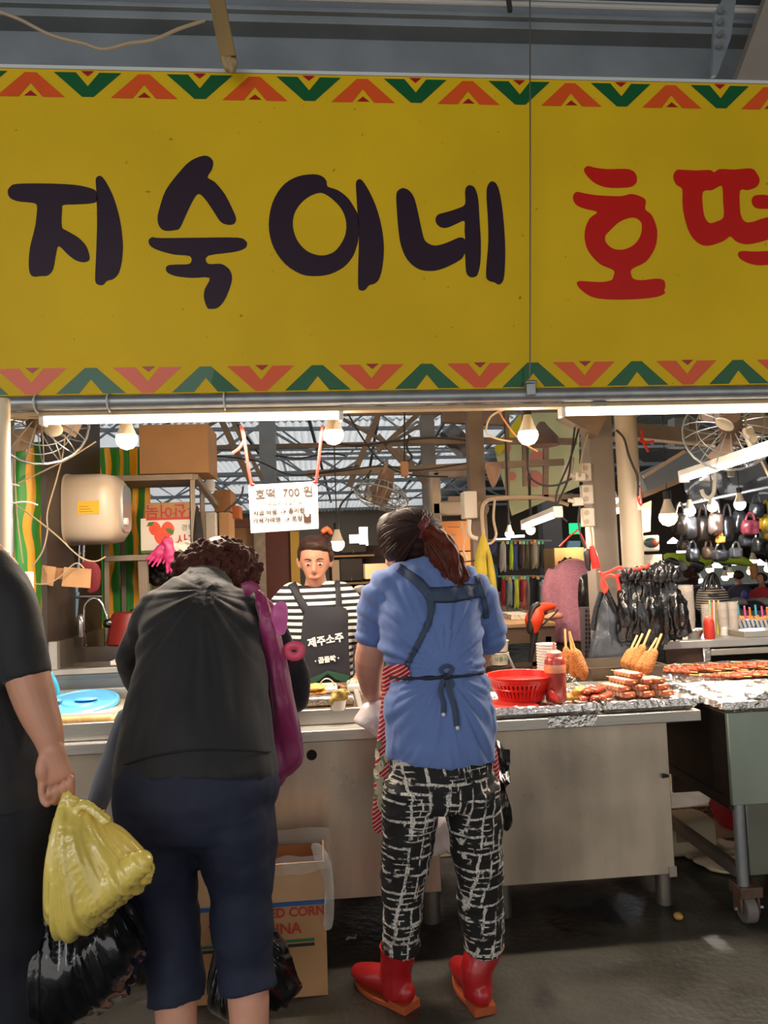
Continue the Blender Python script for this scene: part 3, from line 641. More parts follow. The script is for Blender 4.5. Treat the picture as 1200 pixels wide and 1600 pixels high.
# water heater
wh = thing('water_heater', 'cream electric water heater with yellow sticker on the dark steel wall', 'heater', at(150, 850, 4.1))
m = MB(); c = at(145, 797, 4.1)
m.sweep([(LX + .002, c.y, c.z), (c.x - .125, c.y, c.z), (c.x - .10, c.y, c.z), (c.x + .07, c.y, c.z), (c.x + .13, c.y, c.z), (c.x + .165, c.y, c.z)], [(.12, .12), (.165, .165), (.182, .182), (.182, .182), (.172, .172), (.13, .13)], n=40, ref=(0, 0, 1), sq=.45)
m.build('tank', M('heater_cream', 'b9a894', .35, 0, .05, 4), wh, ang=50)
m = MB(); m.sweep([(c.x - .102, c.y, c.z), (c.x - .094, c.y, c.z)], [(.186, .186)] * 2, n=40, ref=(0, 0, 1), sq=.45); m.build('seam', M('seam_grey', 'a99a88', .5), wh)
m = MB(); m.sweep([(c.x + .14, c.y, c.z), (c.x + .178, c.y, c.z)], [(.125, .095)] * 2, n=32, ref=(0, 0, 1), sq=.5); fp = m.build('front_panel', M('silver_panel', 'b9babb', .25, .5), wh, bevel=.004)
m = MB(); m.cyl((c.x + .178, c.y - .06, c.z - .07), (c.x + .195, c.y - .06, c.z - .07), .02); m.build('knob', WHITE, fp)
a = at(121, 783, c.y - .184); b2 = at(155, 803, c.y - .184); m = MB(); m.bb((a.x, c.y - .1845, b2.z), (b2.x, c.y - .182, a.z)); s = m.build('sticker', M('sticker_yellow', 'd6a514', .5), wh)
for k in range(3):
    m = MB(); z = b2.z + .012 + .013 * k; m.bb((a.x + .008, c.y - .1852, z), (a.x + .075 - .01 * k, c.y - .184, z + .003)); m.build('print_line', M('sticker_print', '8a5f10', .6), s)
pp = thing('pipe_set', 'metal water pipes with blue hoses running from heater to tap', 'pipes', at(125, 990, 4.15))
for x, y0, y1, mt, r in [(124, 850, 885, 'ch', .008), (131, 852, 880, 'ch', .008), (123, 880, 925, 'bl', .009), (116, 920, 968, 'bl', .012), (109, 965, 990, 'ch', .007), (121, 925, 970, 'bl', .011), (113, 968, 992, 'ch', .006)]:
    m = MB(); m.cyl(at(x, y0, 4.15), at(x - (4 if mt == 'bl' else 1), y1, 4.15), r, n=10); m.build('hose' if mt == 'bl' else 'pipe', M('chrome', 'c9c9cc', .12, 1) if mt == 'ch' else M('blue_hose', '6f93ad', .5), pp)
m = MB(); m.sweep([at(*p, 4.15) for p in [(46, 944), (70, 938), (90, 936), (120, 933), (160, 932)]], .012, n=12); m.build('pipe', M('chrome', 'c9c9cc', .12, 1), pp)
m = MB(); m.cyl(at(84, 937, 4.15), at(92, 936, 4.15), .017, n=10); m.build('valve', M('red_valve', 'c8352c', .4), pp)
for x in (100, 106):
    m = MB(); m.lathe(at(x, 1001, 4.1), [(.022, 0), (.024, .01), (.012, .035), (.008, .05)], 10); m.build('brush_head', M('blue_brush', '2f86d6', .5), pp)
fc = thing('faucet', 'chrome gooseneck faucet over the sink', 'faucet', at(131, 1000, 4.05)); CHR = M('chrome', 'c9c9cc', .12, 1)
m = MB(); m.sweep([at(*p, 4.05) for p in [(131, 985), (131, 960), (132, 947), (140, 937), (150, 935), (159, 943), (165, 958), (168, 968)]], .008, n=12, sub=5); m.build('spout_neck', CHR, fc)
m = MB(); m.ball(at(170, 974, 4.05), (.03, .025, .025)); m.build('spout_head', M('dark_chrome', '6a6460', .2, 1), fc)
m = MB(); m.lathe(at(126, 995, 4.05), [(.02, 0), (.022, .05), (.02, .1), (.01, .115)], 14); m.build('valve_body', CHR, fc)
m = MB(); m.sweep([at(*p, 4.04) for p in [(132, 985), (129, 1006), (132, 1013), (135, 1006), (132, 985)]], .003, n=6, sub=4); m.build('chain', CHR, fc)
# cardboard sheet and junction box
cb = thing('cardboard_sheet', 'folded brown cardboard piece pinned to the dark steel wall', 'cardboard', at(102, 920, 3.72))
MB().hull([at(*p, 3.72) for p in [(64, 912), (83, 916), (88, 886), (66, 883)]], [at(*p, 3.73) for p in [(64, 912), (83, 916), (88, 886), (66, 883)]]).build('flap', CARD, cb)
MB().hull([at(*p, 3.715) for p in [(96, 916), (141, 919), (143, 889), (100, 886)]], [at(*p, 3.725) for p in [(96, 916), (141, 919), (143, 889), (100, 886)]]).build('flap', CARD, cb)
m = MB(); m.hull([at(*p, 3.74) for p in [(83, 905), (100, 905), (100, 888), (84, 887)]], [at(*p, 3.75) for p in [(83, 905), (100, 905), (100, 888), (84, 887)]]); m.build('spine', CARD2, cb)
m = MB(); bx(36, 893, 50, 931, 3.4, .03, m); jb = m.build('socket_box', CREAM, label='cream plug socket box at the left beside the striped tarp', cat='socket', bevel=.008)
m = MB(); m.sweep([at(*p, 3.9) for p in [(131, 878), (136, 885), (145, 890), (148, 905), (144, 918), (139, 925)]], [(.02, .01), (.03, .012), (.035, .015), (.03, .015), (.03, .01), (.01, .006)], n=10, sub=3)
m.build('cloth', M('maroon_cloth', '6b1820', .8), label='dark red rag hanging behind the cardboard piece', cat='cloth')
# sink unit
su = thing('sink_unit', 'steel sink unit with raised splash panel behind the blue lid', 'sink', (-.95, 3.8, 0))
zs = at(140, 1043, 3.75).z; SX = at(213, 1045, 3.75).x
m = MB(); m.bb((LX, 3.75, .1), (SX, 3.77, zs)); m.build('front_panel', M('bluish_steel', '8f979c', .38, .8, .2, 3, .05, 20), su)
m = MB(); m.bb((LX, 3.73, zs - .03), (SX, 3.79, zs)); m.build('front_rim', STEEL, su, bevel=.004)
m = MB(); m.bb((LX, 3.79, zs - .25), (SX, 4.25, zs - .24)); m.bb((LX, 4.23, zs - .25), (SX, 4.25, zs + .05)); m.bb((-1.08, 3.79, zs - .24), (-1.07, 4.23, zs - .03)); m.bb((LX, 3.79, zs - .24), (LX + .015, 4.6, zs + .12)); m.bb((LX, 4.05, zs - .24), (SX, 4.06, zs - .01)); m.build('basin', STEEL_D, su)
m = MB(); m.bb((LX, 3.73, zs), (LX + .04, 3.77, zs + .13)); m.build('corner_post', STEEL, su)
for x in (LX + .03, SX - .04):
    for y in (3.78, 4.2): m = MB(); m.cyl((x, y, 0), (x, y, .12), .02); m.build('leg', STEEL_D, su)
m = MB(); bx(172, 1031, 216, 1040, 3.95, .2, m); m.build('cutting_board', WHITE, label='white board lying across the steel sink', cat='board', bevel=.003)
m = MB(); c = at(206, 1006, 4.1); m.lathe(c, [(.12, 0), (.13, .01), (.125, .02), (.105, .14), (.09, .165), (.0001, .17)], 30); rb = m.build('red_basin', M('dark_red_plastic', '6e1712', .45, 0, .1), label='dark red plastic basin standing upside down behind the sink', cat='basin')
# shelf rack
rk = thing('shelf_rack', 'brown steel angle rack holding boxes beside the tarp', 'shelf', (at(240, 860, 4.3).x, 4.3, 0))
def RX(px, py=800, Y=4.3): return at(px, py, Y).x
zt1 = at(240, 742, 4.3).z; zl1 = at(240, 866, 4.3).z
AG = M('angle_steel', '8a7c6e', .55, .3, .15, 6)
for x, y in ((RX(165), 4.3), (RX(301), 4.3), (RX(165), 4.66), (RX(301), 4.66)):
    m = MB(); m.bb((x - .015, y, 0), (x + .015, y + .004, zt1)); m.bb((x - .015, y, 0), (x - .011, y + .03, zt1)); m.build('upright', AG, rk)
for z in (zt1, zl1):
    m = MB(); m.bb((RX(163), 4.29, z - .032), (RX(303), 4.69, z)); m.build('shelf_board', AG, rk, bevel=.002)
MB().bar((RX(230), 4.32, 0), (RX(221), 4.32, zl1), .05, .03).build('brace', AG, rk)
def carton(name, x0, y0, x1, y1, Y, dep, mat, label, flaps=False):
    t = thing(name, label, 'box', at((x0 + x1) / 2, y1, Y)); m = MB(); bx(x0, y0, x1, y1, Y, dep, m); m.build('carton_body', mat, t, bevel=.003)
    a = at(x0, y0, Y); b2 = at(x1, y1, Y); xm = (a.x + b2.x) / 2
    m = MB(); m.bb((xm - .002, Y - .001, b2.z), (xm + .002, Y + .003, b2.z + .03)); m.build('seam', CARD2, t)
    return t, a, b2
t, a, b2 = carton('cardboard_box', 218, 662, 325, 741, 4.32, .36, M('box_tan', 'a07852', .8, 0, .1, 6), 'big plain tan carton on top of the rack, partly behind the tube light')
t, a, b2 = carton('cardboard_box', 226, 784, 298, 810, 4.4, .25, CARD, 'brown fishcake carton with upside-down red print on the rack')
b_ = text('부산어묵', .085, at(270, 797, 4.398), M('print_red', 'b8322c', .6), t, (R(90), R(180), 0), bold=.001)
t, a, b2 = carton('apple_box', 220, 808, 300, 862, 4.34, .3, M('white_card', 'ddd5c8', .6), 'white fruit carton printed with red apples on the lower rack shelf')
m = MB(); m.bb((a.x + .03, 4.337, a.z - .02), (b2.x, 4.339, a.z - .006)); m.build('red_band', M('print_red', 'b8322c', .6), t)
AP = M('print_apple', 'dd4418', .5, 0, .1, 20)
for x, y, r in ((242, 826, 9.5), (262, 827, 10.5), (253, 838, 12)):
    MB().flat([[at(x + r * math.cos(k * R(18)), y + r * (1.05 - .1 * math.cos(2 * k * R(18))) * math.sin(k * R(18)), 4.3395 - (.0008 if y > 830 else 0)) for k in range(20)]]).build('apple_print', AP, t)
for pts in ([(229, 823), (232, 816), (241, 815), (238, 821)], [(258, 826), (266, 825), (272, 830), (270, 836), (262, 832)]):
    MB().flat([[at(*p, 4.338) for p in pts]]).build('leaf_print', M('print_leaf', '4f6b32', .6), t)
text('사과', .07, at(293, 845, 4.338), M('print_red', 'b8322c', .6), t, bold=.001); text('경북', .04, at(293, 825, 4.338), M('print_leaf', '4f6b32', .6), t)
m = MB(); m.bb((a.x, 4.337, b2.z), (b2.x, 4.339, b2.z + .015)); m.build('green_band', M('print_leaf', '4f6b32', .6), t)
# rubber gloves draped over the shelf edge
def glove(c, s, mat, label, ang):
    t = thing('rubber_glove', label, 'glove', c); m = MB(); c = Vector(c); rm = Matrix.Rotation(ang, 3, 'Y')
    P = lambda x, z, y=0: c + rm @ Vector((x * s, y * s, z * s))
    m.sweep([P(0, .11), P(0, .05), P(0, 0), P(0, -.04)], [(.035 * s, .012 * s), (.032 * s, .014 * s), (.042 * s, .016 * s), (.04 * s, .014 * s)], n=12, sub=3)
    for i, (x, l) in enumerate(((-.03, .055), (-.011, .07), (.01, .068), (.03, .05))): m.sweep([P(x, -.02), P(x * 1.25, -.06), P(x * 1.35, -.04 - l, -.012)], [.011 * s, .0105 * s, .009 * s], n=8, round_cap=True)
    m.sweep([P(.035, .01), P(.06, -.02), P(.065, -.05, -.01)], [.013 * s, .012 * s, .01 * s], n=8, round_cap=True)
    me = organic(m, 'glove_body', .004, 2, t.location, (.004, (40, 40, 40))); put(me, 'glove_body', mat, t); return t
PINK = M('pink_rubber', 'c2316f', .4)
glove(at(250, 862, 4.25), .8, PINK, 'pink rubber glove over the rack shelf, upper of two', R(35)); glove(at(267, 868, 4.23), .9, PINK, 'pink rubber glove hanging lowest from the rack shelf', R(-12)); glove(at(281, 858, 4.24), .8, M('white_rubber', 'd8cfc2', .6), 'off-white work glove over the rack shelf beside the pink ones', R(-70))
# wares behind the rack
for (x0, y0, x1, y1, Y, dp, mt, lab) in [(335, 765, 360, 800, 5.0, .3, CARD2, 'small crushed brown carton on the rear pile'), (343, 800, 358, 868, 4.9, .3, CARD, 'upright brown carton tied with yellow string'), (322, 800, 336, 850, 4.8, .25, M('white_card', 'ddd5c8', .6), 'narrow white carton beside the rack upright'),
                                       (360, 790, 374, 810, 5.1, .2, M('orange_card', 'b0622f', .7), 'small orange carton behind the crushed one'), (318, 850, 350, 880, 4.7, .3, CARD, 'low cardboard carton leaning behind the permed shopper')]:
    carton('cardboard_box', x0, y0, x1, y1, Y, dp, mt, lab)
MB().bar(at(305, 745, 4.3), at(345, 800, 5.2), .03).build('shelf_rail', AG, label='long steel rail running back from the rack to the rear', cat='rail')
m = MB(); m.pillow([(307, 790), (312, 800), (318, 835), (317, 860), (308, 872), (302, 855), (303, 820)], 4.26, .02, K=5, nz=.02); m.build('black_bag', M('black_cloth', '1c1715', .8), label='small black bag hanging on the rack upright', cat='bag')
m = MB(); m.lathe(at(328, 768, 4.9), [(.03, 0), (.035, .05), (.015, .085), (.012, .1)], 12); bt = m.build('bottle', WHITE, label='white squeeze bottle with red cap above the rear boxes', cat='bottle')
m = MB(); m.lathe(at(328, 750, 4.9), [(.014, 0), (.014, .02), (.004, .05)], 10); m.build('cap', M('red_cap', 'd8392c', .4), bt)
# back partition of the stall
PZ = at(450, 828, 5.9).z
BP = M('maroon_partition', '4a1c12', .7, 0, .2, 2); TP = M('tan_partition', '8f6847', .8, 0, .2, 2)
m = MB(); bx(414, 826, 466, 1150, 5.9, .05, m); m.build('maroon_panel', BP, label='dark maroon door panel left of the striped vendor', cat='panel')
m = MB(); bx(356, 820, 404, 1150, 5.95, .05, m); m.build('tan_panel', TP, label='tan board panel behind the permed shopper', cat='panel')
m = MB(); bx(404, 826, 414, 1150, 5.88, .06, m); m.build('door_frame', M('grey_frame', '86776a', .6, 0, .25, 20), label='pale scuffed door frame strip beside the maroon panel', cat='frame')
m = MB(); bx(456, 830, 467, 930, 5.86, .03, m); m.build('yellow_strip', M('mustard', '94741c', .6), label='mustard yellow strip behind the vendor hair', cat='panel')
m = MB(); bx(300, 806, 500, 826, 5.9, .08, m); m.build('partition_beam', M('brown_beam', '5d3a28', .7, 0, .2), label='dark brown beam over the maroon door panel', cat='beam')
# dark cupboards behind the vendor
ck = thing('storage_rack', 'dark brown storage rack behind the vendor, with a pale shelf', 'shelf', (at(600, 900, 6.2).x, 6.2, 0))
DK = M('dark_brown_box', '33211a', .75, 0, .25, 3)
m = MB(); bx(518, 848, 700, 1010, 6.3, .04, m); m.build('rack_back', DK, ck)
for y in (868, 911): m = MB(); bx(518, y - 2, 585, y + 3, 6.0, .3, m); m.build('shelf_board', M('pale_board', '9c7a58', .7), ck)
m = MB(); bx(521, 875, 530, 960, 5.98, .05, m); m.build('upright', M('pale_post', 'a08a74', .7), ck)
for (x0, y0, x1, y1, lab) in [(532, 872, 566, 908, 'black storage crate on the dark rack right of the vendor'), (532, 850, 572, 864, 'flat dark carton on the upper dark rack')]:
    carton('storage_box', x0, y0, x1, y1, 6.05, .2, M('black_crate', '241a17', .6, 0, .3, 9), lab)
carton('carton', 571, 880, 607, 905, 5.5, .25, M('cream_card', 'c9b48f', .7), 'cream carton on the dark rack beside the ponytailed woman face')
carton('carton', 553, 928, 574, 985, 5.0, .25, CARD2, 'brown carton right of the striped vendor shoulder')
m = MB(); m.pillow([(553, 918), (565, 914), (576, 918), (577, 926), (556, 928)], 5.0, .05, K=5, nz=.02); m.build('grey_bag', M('grey_bag', 'a09c98', .6), label='grey plastic bag on the brown carton behind the vendor', cat='bag')
# cartons right of ponytail
t, a, b2 = carton('carton', 683, 813, 741, 862, 5.6, .4, M('orange_carton', 'b4713c', .75, 0, .1), 'orange-brown carton stacked above the ponytail, upper box')
MB().flat([[at(*p, 5.598) for p in [(700, 823), (718, 823), (718, 824), (700, 824)]]]).build('print_line', TXD, t); MB().flat([[at(*p, 5.598) for p in [(707, 834), (713, 834), (713, 837), (707, 837)]]]).build('print_mark', M('print_grey', '77706a', .6), t)
MB().flat([[at(*p, 5.598) for p in [(706, 852), (712, 852), (712, 857), (706, 857)]]]).build('label_patch', WHITE, t)
carton('carton', 692, 862, 737, 905, 5.55, .4, M('tan_carton', 'c08a55', .75, 0, .1), 'tan carton under the orange-brown one beside the ponytail')
t, a, b2 = carton('carton', 657, 808, 682, 830, 5.7, .3, M('white_card', 'ddd5c8', .6), 'white carton with red mark above the woman hair scrunchie'); text('대파', .04, at(670, 813, 5.697), M('print_red', 'b8322c', .6), t)
# ------------------------------------------------------------ serving counters
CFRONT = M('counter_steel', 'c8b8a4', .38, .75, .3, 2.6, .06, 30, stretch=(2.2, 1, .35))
N, L, b = nodes(CFRONT)
_n = N.new('ShaderNodeTexNoise'); _n.inputs['Scale'].default_value = 2.2; _n.inputs['Detail'].default_value = 7; _t = N.new('ShaderNodeTexCoord'); L.new(_t.outputs['Object'], _n.inputs[0])
_r = N.new('ShaderNodeMapRange'); _r.inputs[1].default_value = .3; _r.inputs[2].default_value = .7; _r.inputs[3].default_value = .22; _r.inputs[4].default_value = .55; L.new(_n.outputs[0], _r.inputs[0]); L.new(_r.outputs[0], b.inputs['Roughness'])
ct = thing('steel_counter', 'stainless steel counter with round hole, at the left behind the shoppers', 'counter', (-.5, 3.2, 0))
XL, XR = -1.75, .432
m = MB(); m.bb((XL, 2.97, .165), (XR, 2.99, .778)); m.bb((XR - .02, 2.99, .165), (XR, 3.65, .778)); m.bb((XL, 3.64, .165), (XR, 3.65, .778)); m.bb((XL, 2.99, .165), (XR - .02, 3.64, .185)); m.build('cabinet', CFRONT, ct, bevel=.003)
m = MB(); m.bb((XL, 2.88, .778), (XR + .01, 3.66, .82)); m.build('worktop', STEEL, ct, bevel=.004)
m = MB(); c = at(487, 1180, 2.965); m.cyl((c.x, 2.972, c.z), (c.x, 2.966, c.z), .02, n=20); m.build('round_hole', M('hole_dark', '1b1613', .8), ct)
for x in (at(675, 1420, 3.08).x, -.6, -1.5): m = MB(); m.cyl((x, 3.1, 0), (x, 3.1, .17), .036, n=20); m.build('leg', STEEL_D, ct)
for x in (.35, -1.5): m = MB(); m.cyl((x, 3.55, 0), (x, 3.55, .17), .036, n=16); m.build('leg', STEEL_D, ct)
# raised griddle box on it
gx0, gx1 = at(404, 1110, 2.98).x, at(568, 1110, 2.98).x; gz = at(500, 1109, 2.98).z
gr = thing('griddle', 'steel griddle box on the counter in front of the striped vendor', 'griddle', (.1, 3.2, .82))
m = MB(); m.bb((-.32, 2.98, .82), (gx1, 3.0, gz)); m.bb((-.32, 3.6, .82), (gx1, 3.62, gz)); m.bb((-.32, 3.0, .82), (-.30, 3.6, gz)); m.bb((gx1 - .02, 3, .82), (gx1, 3.6, gz)); m.build('griddle_wall', STEEL, gr, bevel=.003)
m = MB(); m.bb((-.30, 3.0, gz - .03), (gx1 - .02, 3.6, gz - .018)); m.build('griddle_plate', M('oily_plate', '6e5a3c', .25, .6, .3, 10), gr)
m = MB(); m.bb((-.1, 3.13, gz - .018), (gx1 - .03, 3.2, gz + .02)); m.build('foil_ridge', FOIL, gr, bevel=.008)
# second counter
ct2 = thing('steel_counter', 'stainless steel counter standing right of the woman in red boots', 'counter', (1, 3.2, 0))
XL2, XR2 = .60, at(1043, 1150, 2.97).x; XB = at(1057, 1365, 2.97).x
m = MB(); m.bb((XL2, 2.97, .168), (XR2, 2.985, .778)); fp = m.build('front_panel', CFRONT, ct2, bevel=.003)
m = MB(); m.bb((XR2 - .015, 2.985, .168), (XR2, 3.62, .778)); m.bb((XL2, 2.985, .168), (XL2 + .015, 3.62, .778)); m.build('side_panel', M('dark_side_steel', '5e5147', .45, .7, .3), ct2)  # side panels in a darker steel tone than the counter front
m = MB(); m.bb((XL2, 3.6, .168), (XR2, 3.62, .778)); m.bb((XL2, 2.985, .168), (XR2, 3.6, .18)); m.build('back_panel', CFRONT, ct2)
m = MB(); m.bb((XL2 + .0, 2.945, .60), (XR2 + .0, 2.969, .778)); 
m = MB(); m.bb((.445, 2.88, .778), (1.468, 3.64, .82)); wt = m.build('worktop', STEEL, ct2, bevel=.004)
a = at(857, 1118, 2.878); b2 = at(934, 1136, 2.878); m = MB()
m.hull([at(857, 1138, 2.8785), at(930, 1134, 2.8785), at(934, 1116, 2.8785), at(857, 1120, 2.8785)], [at(857, 1138, 2.88), at(930, 1134, 2.88), at(934, 1116, 2.88), at(857, 1120, 2.88)]); m.build('foil_strip', FOIL, ct2)
for x in (at(1037, 1390, 3.1).x, .70, ):
    for y in (3.1, 3.5): m = MB(); m.cyl((x, y, 0), (x, y, .17), .032, n=20); m.build('leg', STEEL_D, ct2)
m = MB(); c = at(1040, 1212, 2.965); m.sweep([c + Vector((-.012, 0, 0)), c + Vector((.01, -.006, 0))], [(.012, .01), (.006, .005)], n=8); m.build('latch_hole', M('hole_dark', '1b1613', .8), ct2)
m = MB(); m.bb((at(1046, 1370, 2.965).x, 2.962, .16), (XR2 + .003, 2.97, .2)); m.build('corner_tab', STEEL, ct2)
# skewer cart at right
CARTZ = at(1160, 1112, 2.86).z
cx = at(1136, 1112, 2.86).x
kt = thing('grill_cart', 'greenish steel grill cart on a castor at the right edge', 'cart', (2.0, 3.2, 0))
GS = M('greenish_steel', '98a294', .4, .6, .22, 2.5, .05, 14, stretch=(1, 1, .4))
zmid = at(1150, 1259, 2.86).z; zlow = at(1165, 1372, 2.86).z
m = MB(); m.bb((cx, 2.86, zmid), (3.0, 2.88, CARTZ)); m.build('upper_panel', GS, kt, bevel=.003)
m = MB(); m.bb((cx + .06, 2.875, zlow), (3.0, 2.89, zmid)); m.build('lower_panel', M('dull_steel', '7f8074', .4, .7, .2, 3), kt, bevel=.003)
m = MB(); m.bb((cx, 2.88, zmid + .02), (cx + .015, 4.1, CARTZ)); m.build('side_panel', M('dark_cart_steel', '2f2621', .5, .5, .3), kt)  # cart side and rail in a much darker tone than its front
m = MB(); m.bb((cx - .004, 2.88, zmid - .02), (cx + .03, 4.1, zmid + .02)); m.build('rail', M('dark_cart_steel', '2f2621', .5, .5, .3), kt)
m = MB(); m.bb((cx + .01, 2.9, zlow - .01), (cx + .05, 4.1, zlow + .03)); m.build('low_rail', STEEL_D, kt)
m = MB(); m.cyl((cx + .035, 2.885, .14), (cx + .035, 2.885, zmid), .022, n=16); m.build('front_post', GALV, kt)
m = MB(); m.cyl((cx + .035, 4.08, .0), (cx + .035, 4.08, zmid), .022, n=12); m.build('rear_post', GALV, kt)
m = MB(); m.bb((cx, 3.4, CARTZ - .03), (3.0, 4.1, CARTZ - .01)); m.bb((cx, 2.88, CARTZ - .01), (3.0, 3.42, CARTZ)); m.build('grill_top', STEEL_D, kt)
cw = at(1166, 1418, 2.9)
m = MB(); m.bb((cw.x - .045, 2.85, .105), (cw.x + .045, 2.94, .145)); m.bb((cw.x - .04, 2.865, .04), (cw.x - .03, 2.925, .11)); m.bb((cw.x + .03, 2.865, .04), (cw.x + .04, 2.925, .11)); fk = m.build('castor_fork', M('rusty_iron', '6b5344', .7, .4, .3, 30, .2, 60), kt, bevel=.004)
m = MB(); m.cyl((cw.x - .022, 2.895, .052), (cw.x + .022, 2.895, .052), .052, n=28); m.build('wheel', M('grey_rubber', '6d6762', .6), fk, bevel=.006)
m = MB(); m.cyl((cw.x - .05, 2.895, .052), (cw.x + .065, 2.895, .052), .007, n=8); m.build('axle', GALV, fk)
# things seen in the gap between counter and cart
gtr = thing('floor_grate', 'rusty drain grate in the floor seen between counter and cart', 'grate', atz(1095, 1272, 0)); p0 = atz(1040, 1282, 0); p1 = atz(1150, 1262, 0)
x0, x1, y0, y1 = p0.x - .1, p1.x + .6, p0.y, p1.y
for y in (y0, (y0 + y1) / 2, y1): m = MB(); m.bb((x0, y - .008, .002), (x1, y + .008, .02)); m.build('frame_bar', M('rust', '8d6b55', .7, .3, .2, 30), gtr)
x = x0 + .02
while x < x1:
    MB().bar((x, y0, .012), (x + .05, (y0 + y1) / 2, .012), .008, .012).build('bar', M('rust', '8d6b55', .7, .3, .2, 30), gtr); MB().bar((x, (y0 + y1) / 2, .012), (x + .05, y1, .012), .008, .012).build('bar', M('rust', '8d6b55', .7, .3, .2, 30), gtr); x += .055
m = MB(); m.bb((x0, y0, .0015), (x1, y1, .003)); m.build('drain_pit', M('pit', '1d0f0a', .9), gtr)
tb = thing('plastic_tub', 'cream plastic tub with square latch under the counter gap', 'tub', Vector((atz(1075, 1300, .09).x, atz(1075, 1300, .09).y, 0)))
c = tb.location; m = MB(); m.sweep([c + Vector((-.25, 0, .09)), c + Vector((.06, 0, .09)), c + Vector((.1, 0, .09))], [(.09, .09), (.09, .09), (.075, .075)], n=28, ref=(0, 0, 1), sq=.4); m.build('tub_body', M('tub_cream', 'b5a288', .5), tb)
m = MB(); m.bb(c + Vector((-.1, -.094, .08)), c + Vector((-.045, -.088, .13))); m.build('latch', M('tub_latch', '7a6a55', .5), tb)
m = MB(); c = atz(1162, 1290, 0); m.lathe(c, [(.12, 0), (.15, .06), (.16, .09), (.165, .1)], 24); m.build('red_tub', M('red_tub', 'a8202c', .45), label='dark red tub seen behind the cart post', cat='tub')
m = MB(); m.bb((.3, 3.72, .001), (5, 7.5, .006)); m.build('floor_inner', M('pale_slab', '9a8468', .5, 0, .3, 3, .2, 30), kind='structure')
c = atz(1125, 1335, .02); m = MB(); m.ball(c, (.17, .22, .03), 20); me = organic(m, 'plastic_sheet', .012, 1, c, (.03, (14, 14, 14))); o = put(me, 'plastic_sheet', M('clear_sheet', 'c8b596', .2, 0, .1, 5, .5, 20), None); o.location = c; tag(o, 'crumpled clear plastic sheet under the skewer cart', 'sheet')
m = MB(); m.ball(atz(1060, 1437, 0) + Vector((0, 0, .014)), (.019, .02, .014), 12); m.build('potato_slice', M('slice', 'b58a45', .6, 0, .3, 60), label='small yellowish food scrap on the floor near the castor', cat='scrap')
m = MB(); c = atz(548, 1470, 0); m.prism([c + Vector(v) for v in [(-.02, 0, .002), (-.01, .02, .006), (.012, .018, .003), (.025, .03, .008), (.02, .005, .003), (0, 0, .009)]], (0, 0, .002)); m.build('paper_scrap', M('paper', 'b9b0a2', .8), label='torn pale paper scrap on the floor by the cardboard box', cat='scrap')
# ------------------------------------------------------------ food
rng = random.Random(11)
def foil_tray(x0, y0, x1, y1, z, label, h=.05, jag=.006, cr_=None):
    """foil wrapped board: footprint in metres, rumpled edge"""
    m = MB(); nx, ny = 40, 22; k0 = 0
    def top(i, j):
        u, v = i / nx, j / ny; x = x0 + (x1 - x0) * u; y = y0 + (y1 - y0) * v
        e = min(u, 1 - u, v * .6, (1 - v) * .6); rim = .012 if e < .05 else 0
        return Vector((x + jag * noise.noise(Vector((x * 40, y * 40, 1))), y + jag * noise.noise(Vector((x * 40, y * 40, 5))), z + h * .8 + rim + jag * noise.noise(Vector((x * 55, y * 55, 0))) * 1.3))
    for i in range(nx + 1):
        for j in range(ny + 1): m.v.append(top(i, j))
    for i in range(nx):
        for j in range(ny): a = i * (ny + 1) + j; m.f.append([a, a + ny + 1, a + ny + 2, a + 1])
    ring = [(i, 0) for i in range(nx)] + [(nx, j) for j in range(ny)] + [(i, ny) for i in range(nx, 0, -1)] + [(0, j) for j in range(ny, 0, -1)]
    rows = [[i * (ny + 1) + j for i, j in ring]]; cx_, cy_ = (x0 + x1) / 2, (y0 + y1) / 2
    for r, (zz, inn) in enumerate(((h * .45, .008), (0, -.012))):
        row = []
        for i, j in ring:
            p = m.v[i * (ny + 1) + j].copy(); d = Vector((p.x - cx_, p.y - cy_, 0)).normalized()
            m.v.append(Vector((p.x, p.y, z + zz)) + d * (inn + jag * noise.noise(p * 60 + Vector((r, 0, 0))))); row.append(len(m.v) - 1)
        rows.append(row)
    for A, B in zip(rows, rows[1:]):
        for k in range(len(A)): m.f.append([A[k], A[(k + 1) % len(A)], B[(k + 1) % len(A)], B[k]])
    return m.build('foil_tray', FOIL, label=label, cat='tray', ang=20)
ZT = .822
t1x0, t1x1 = at(772, 1112, 2.9).x, at(937, 1108, 2.9).x; t2x0, t2x1 = at(945, 1106, 2.9).x, at(1086, 1100, 2.9).x
foil_tray(t1x0, 2.9, t1x1, 3.28, ZT, 'foil covered tray under the red basket and fried pieces', .035)
foil_tray(t2x0, 2.9, t2x1, 3.3, ZT, 'foil covered tray under the stacked sausages', .035)
foil_tray(at(1075, 1100, 3.0).x, 3.0, at(1140, 1100, 3.0).x + .02, 3.55, CARTZ + .0, 'rumpled foil sheet bridging tray and cart', .03, .014)
foil_tray(cx - .02, 2.84, 3.0, 3.32, CARTZ, 'foil covered grill edge on the right cart in front of the meat skewers', .035, .008)
foil_tray(cx - .35, 3.33, 3.0, 3.95, CARTZ, 'wide foil sheet under the glazed meat skewers', .02, .008)
TT = ZT + .035
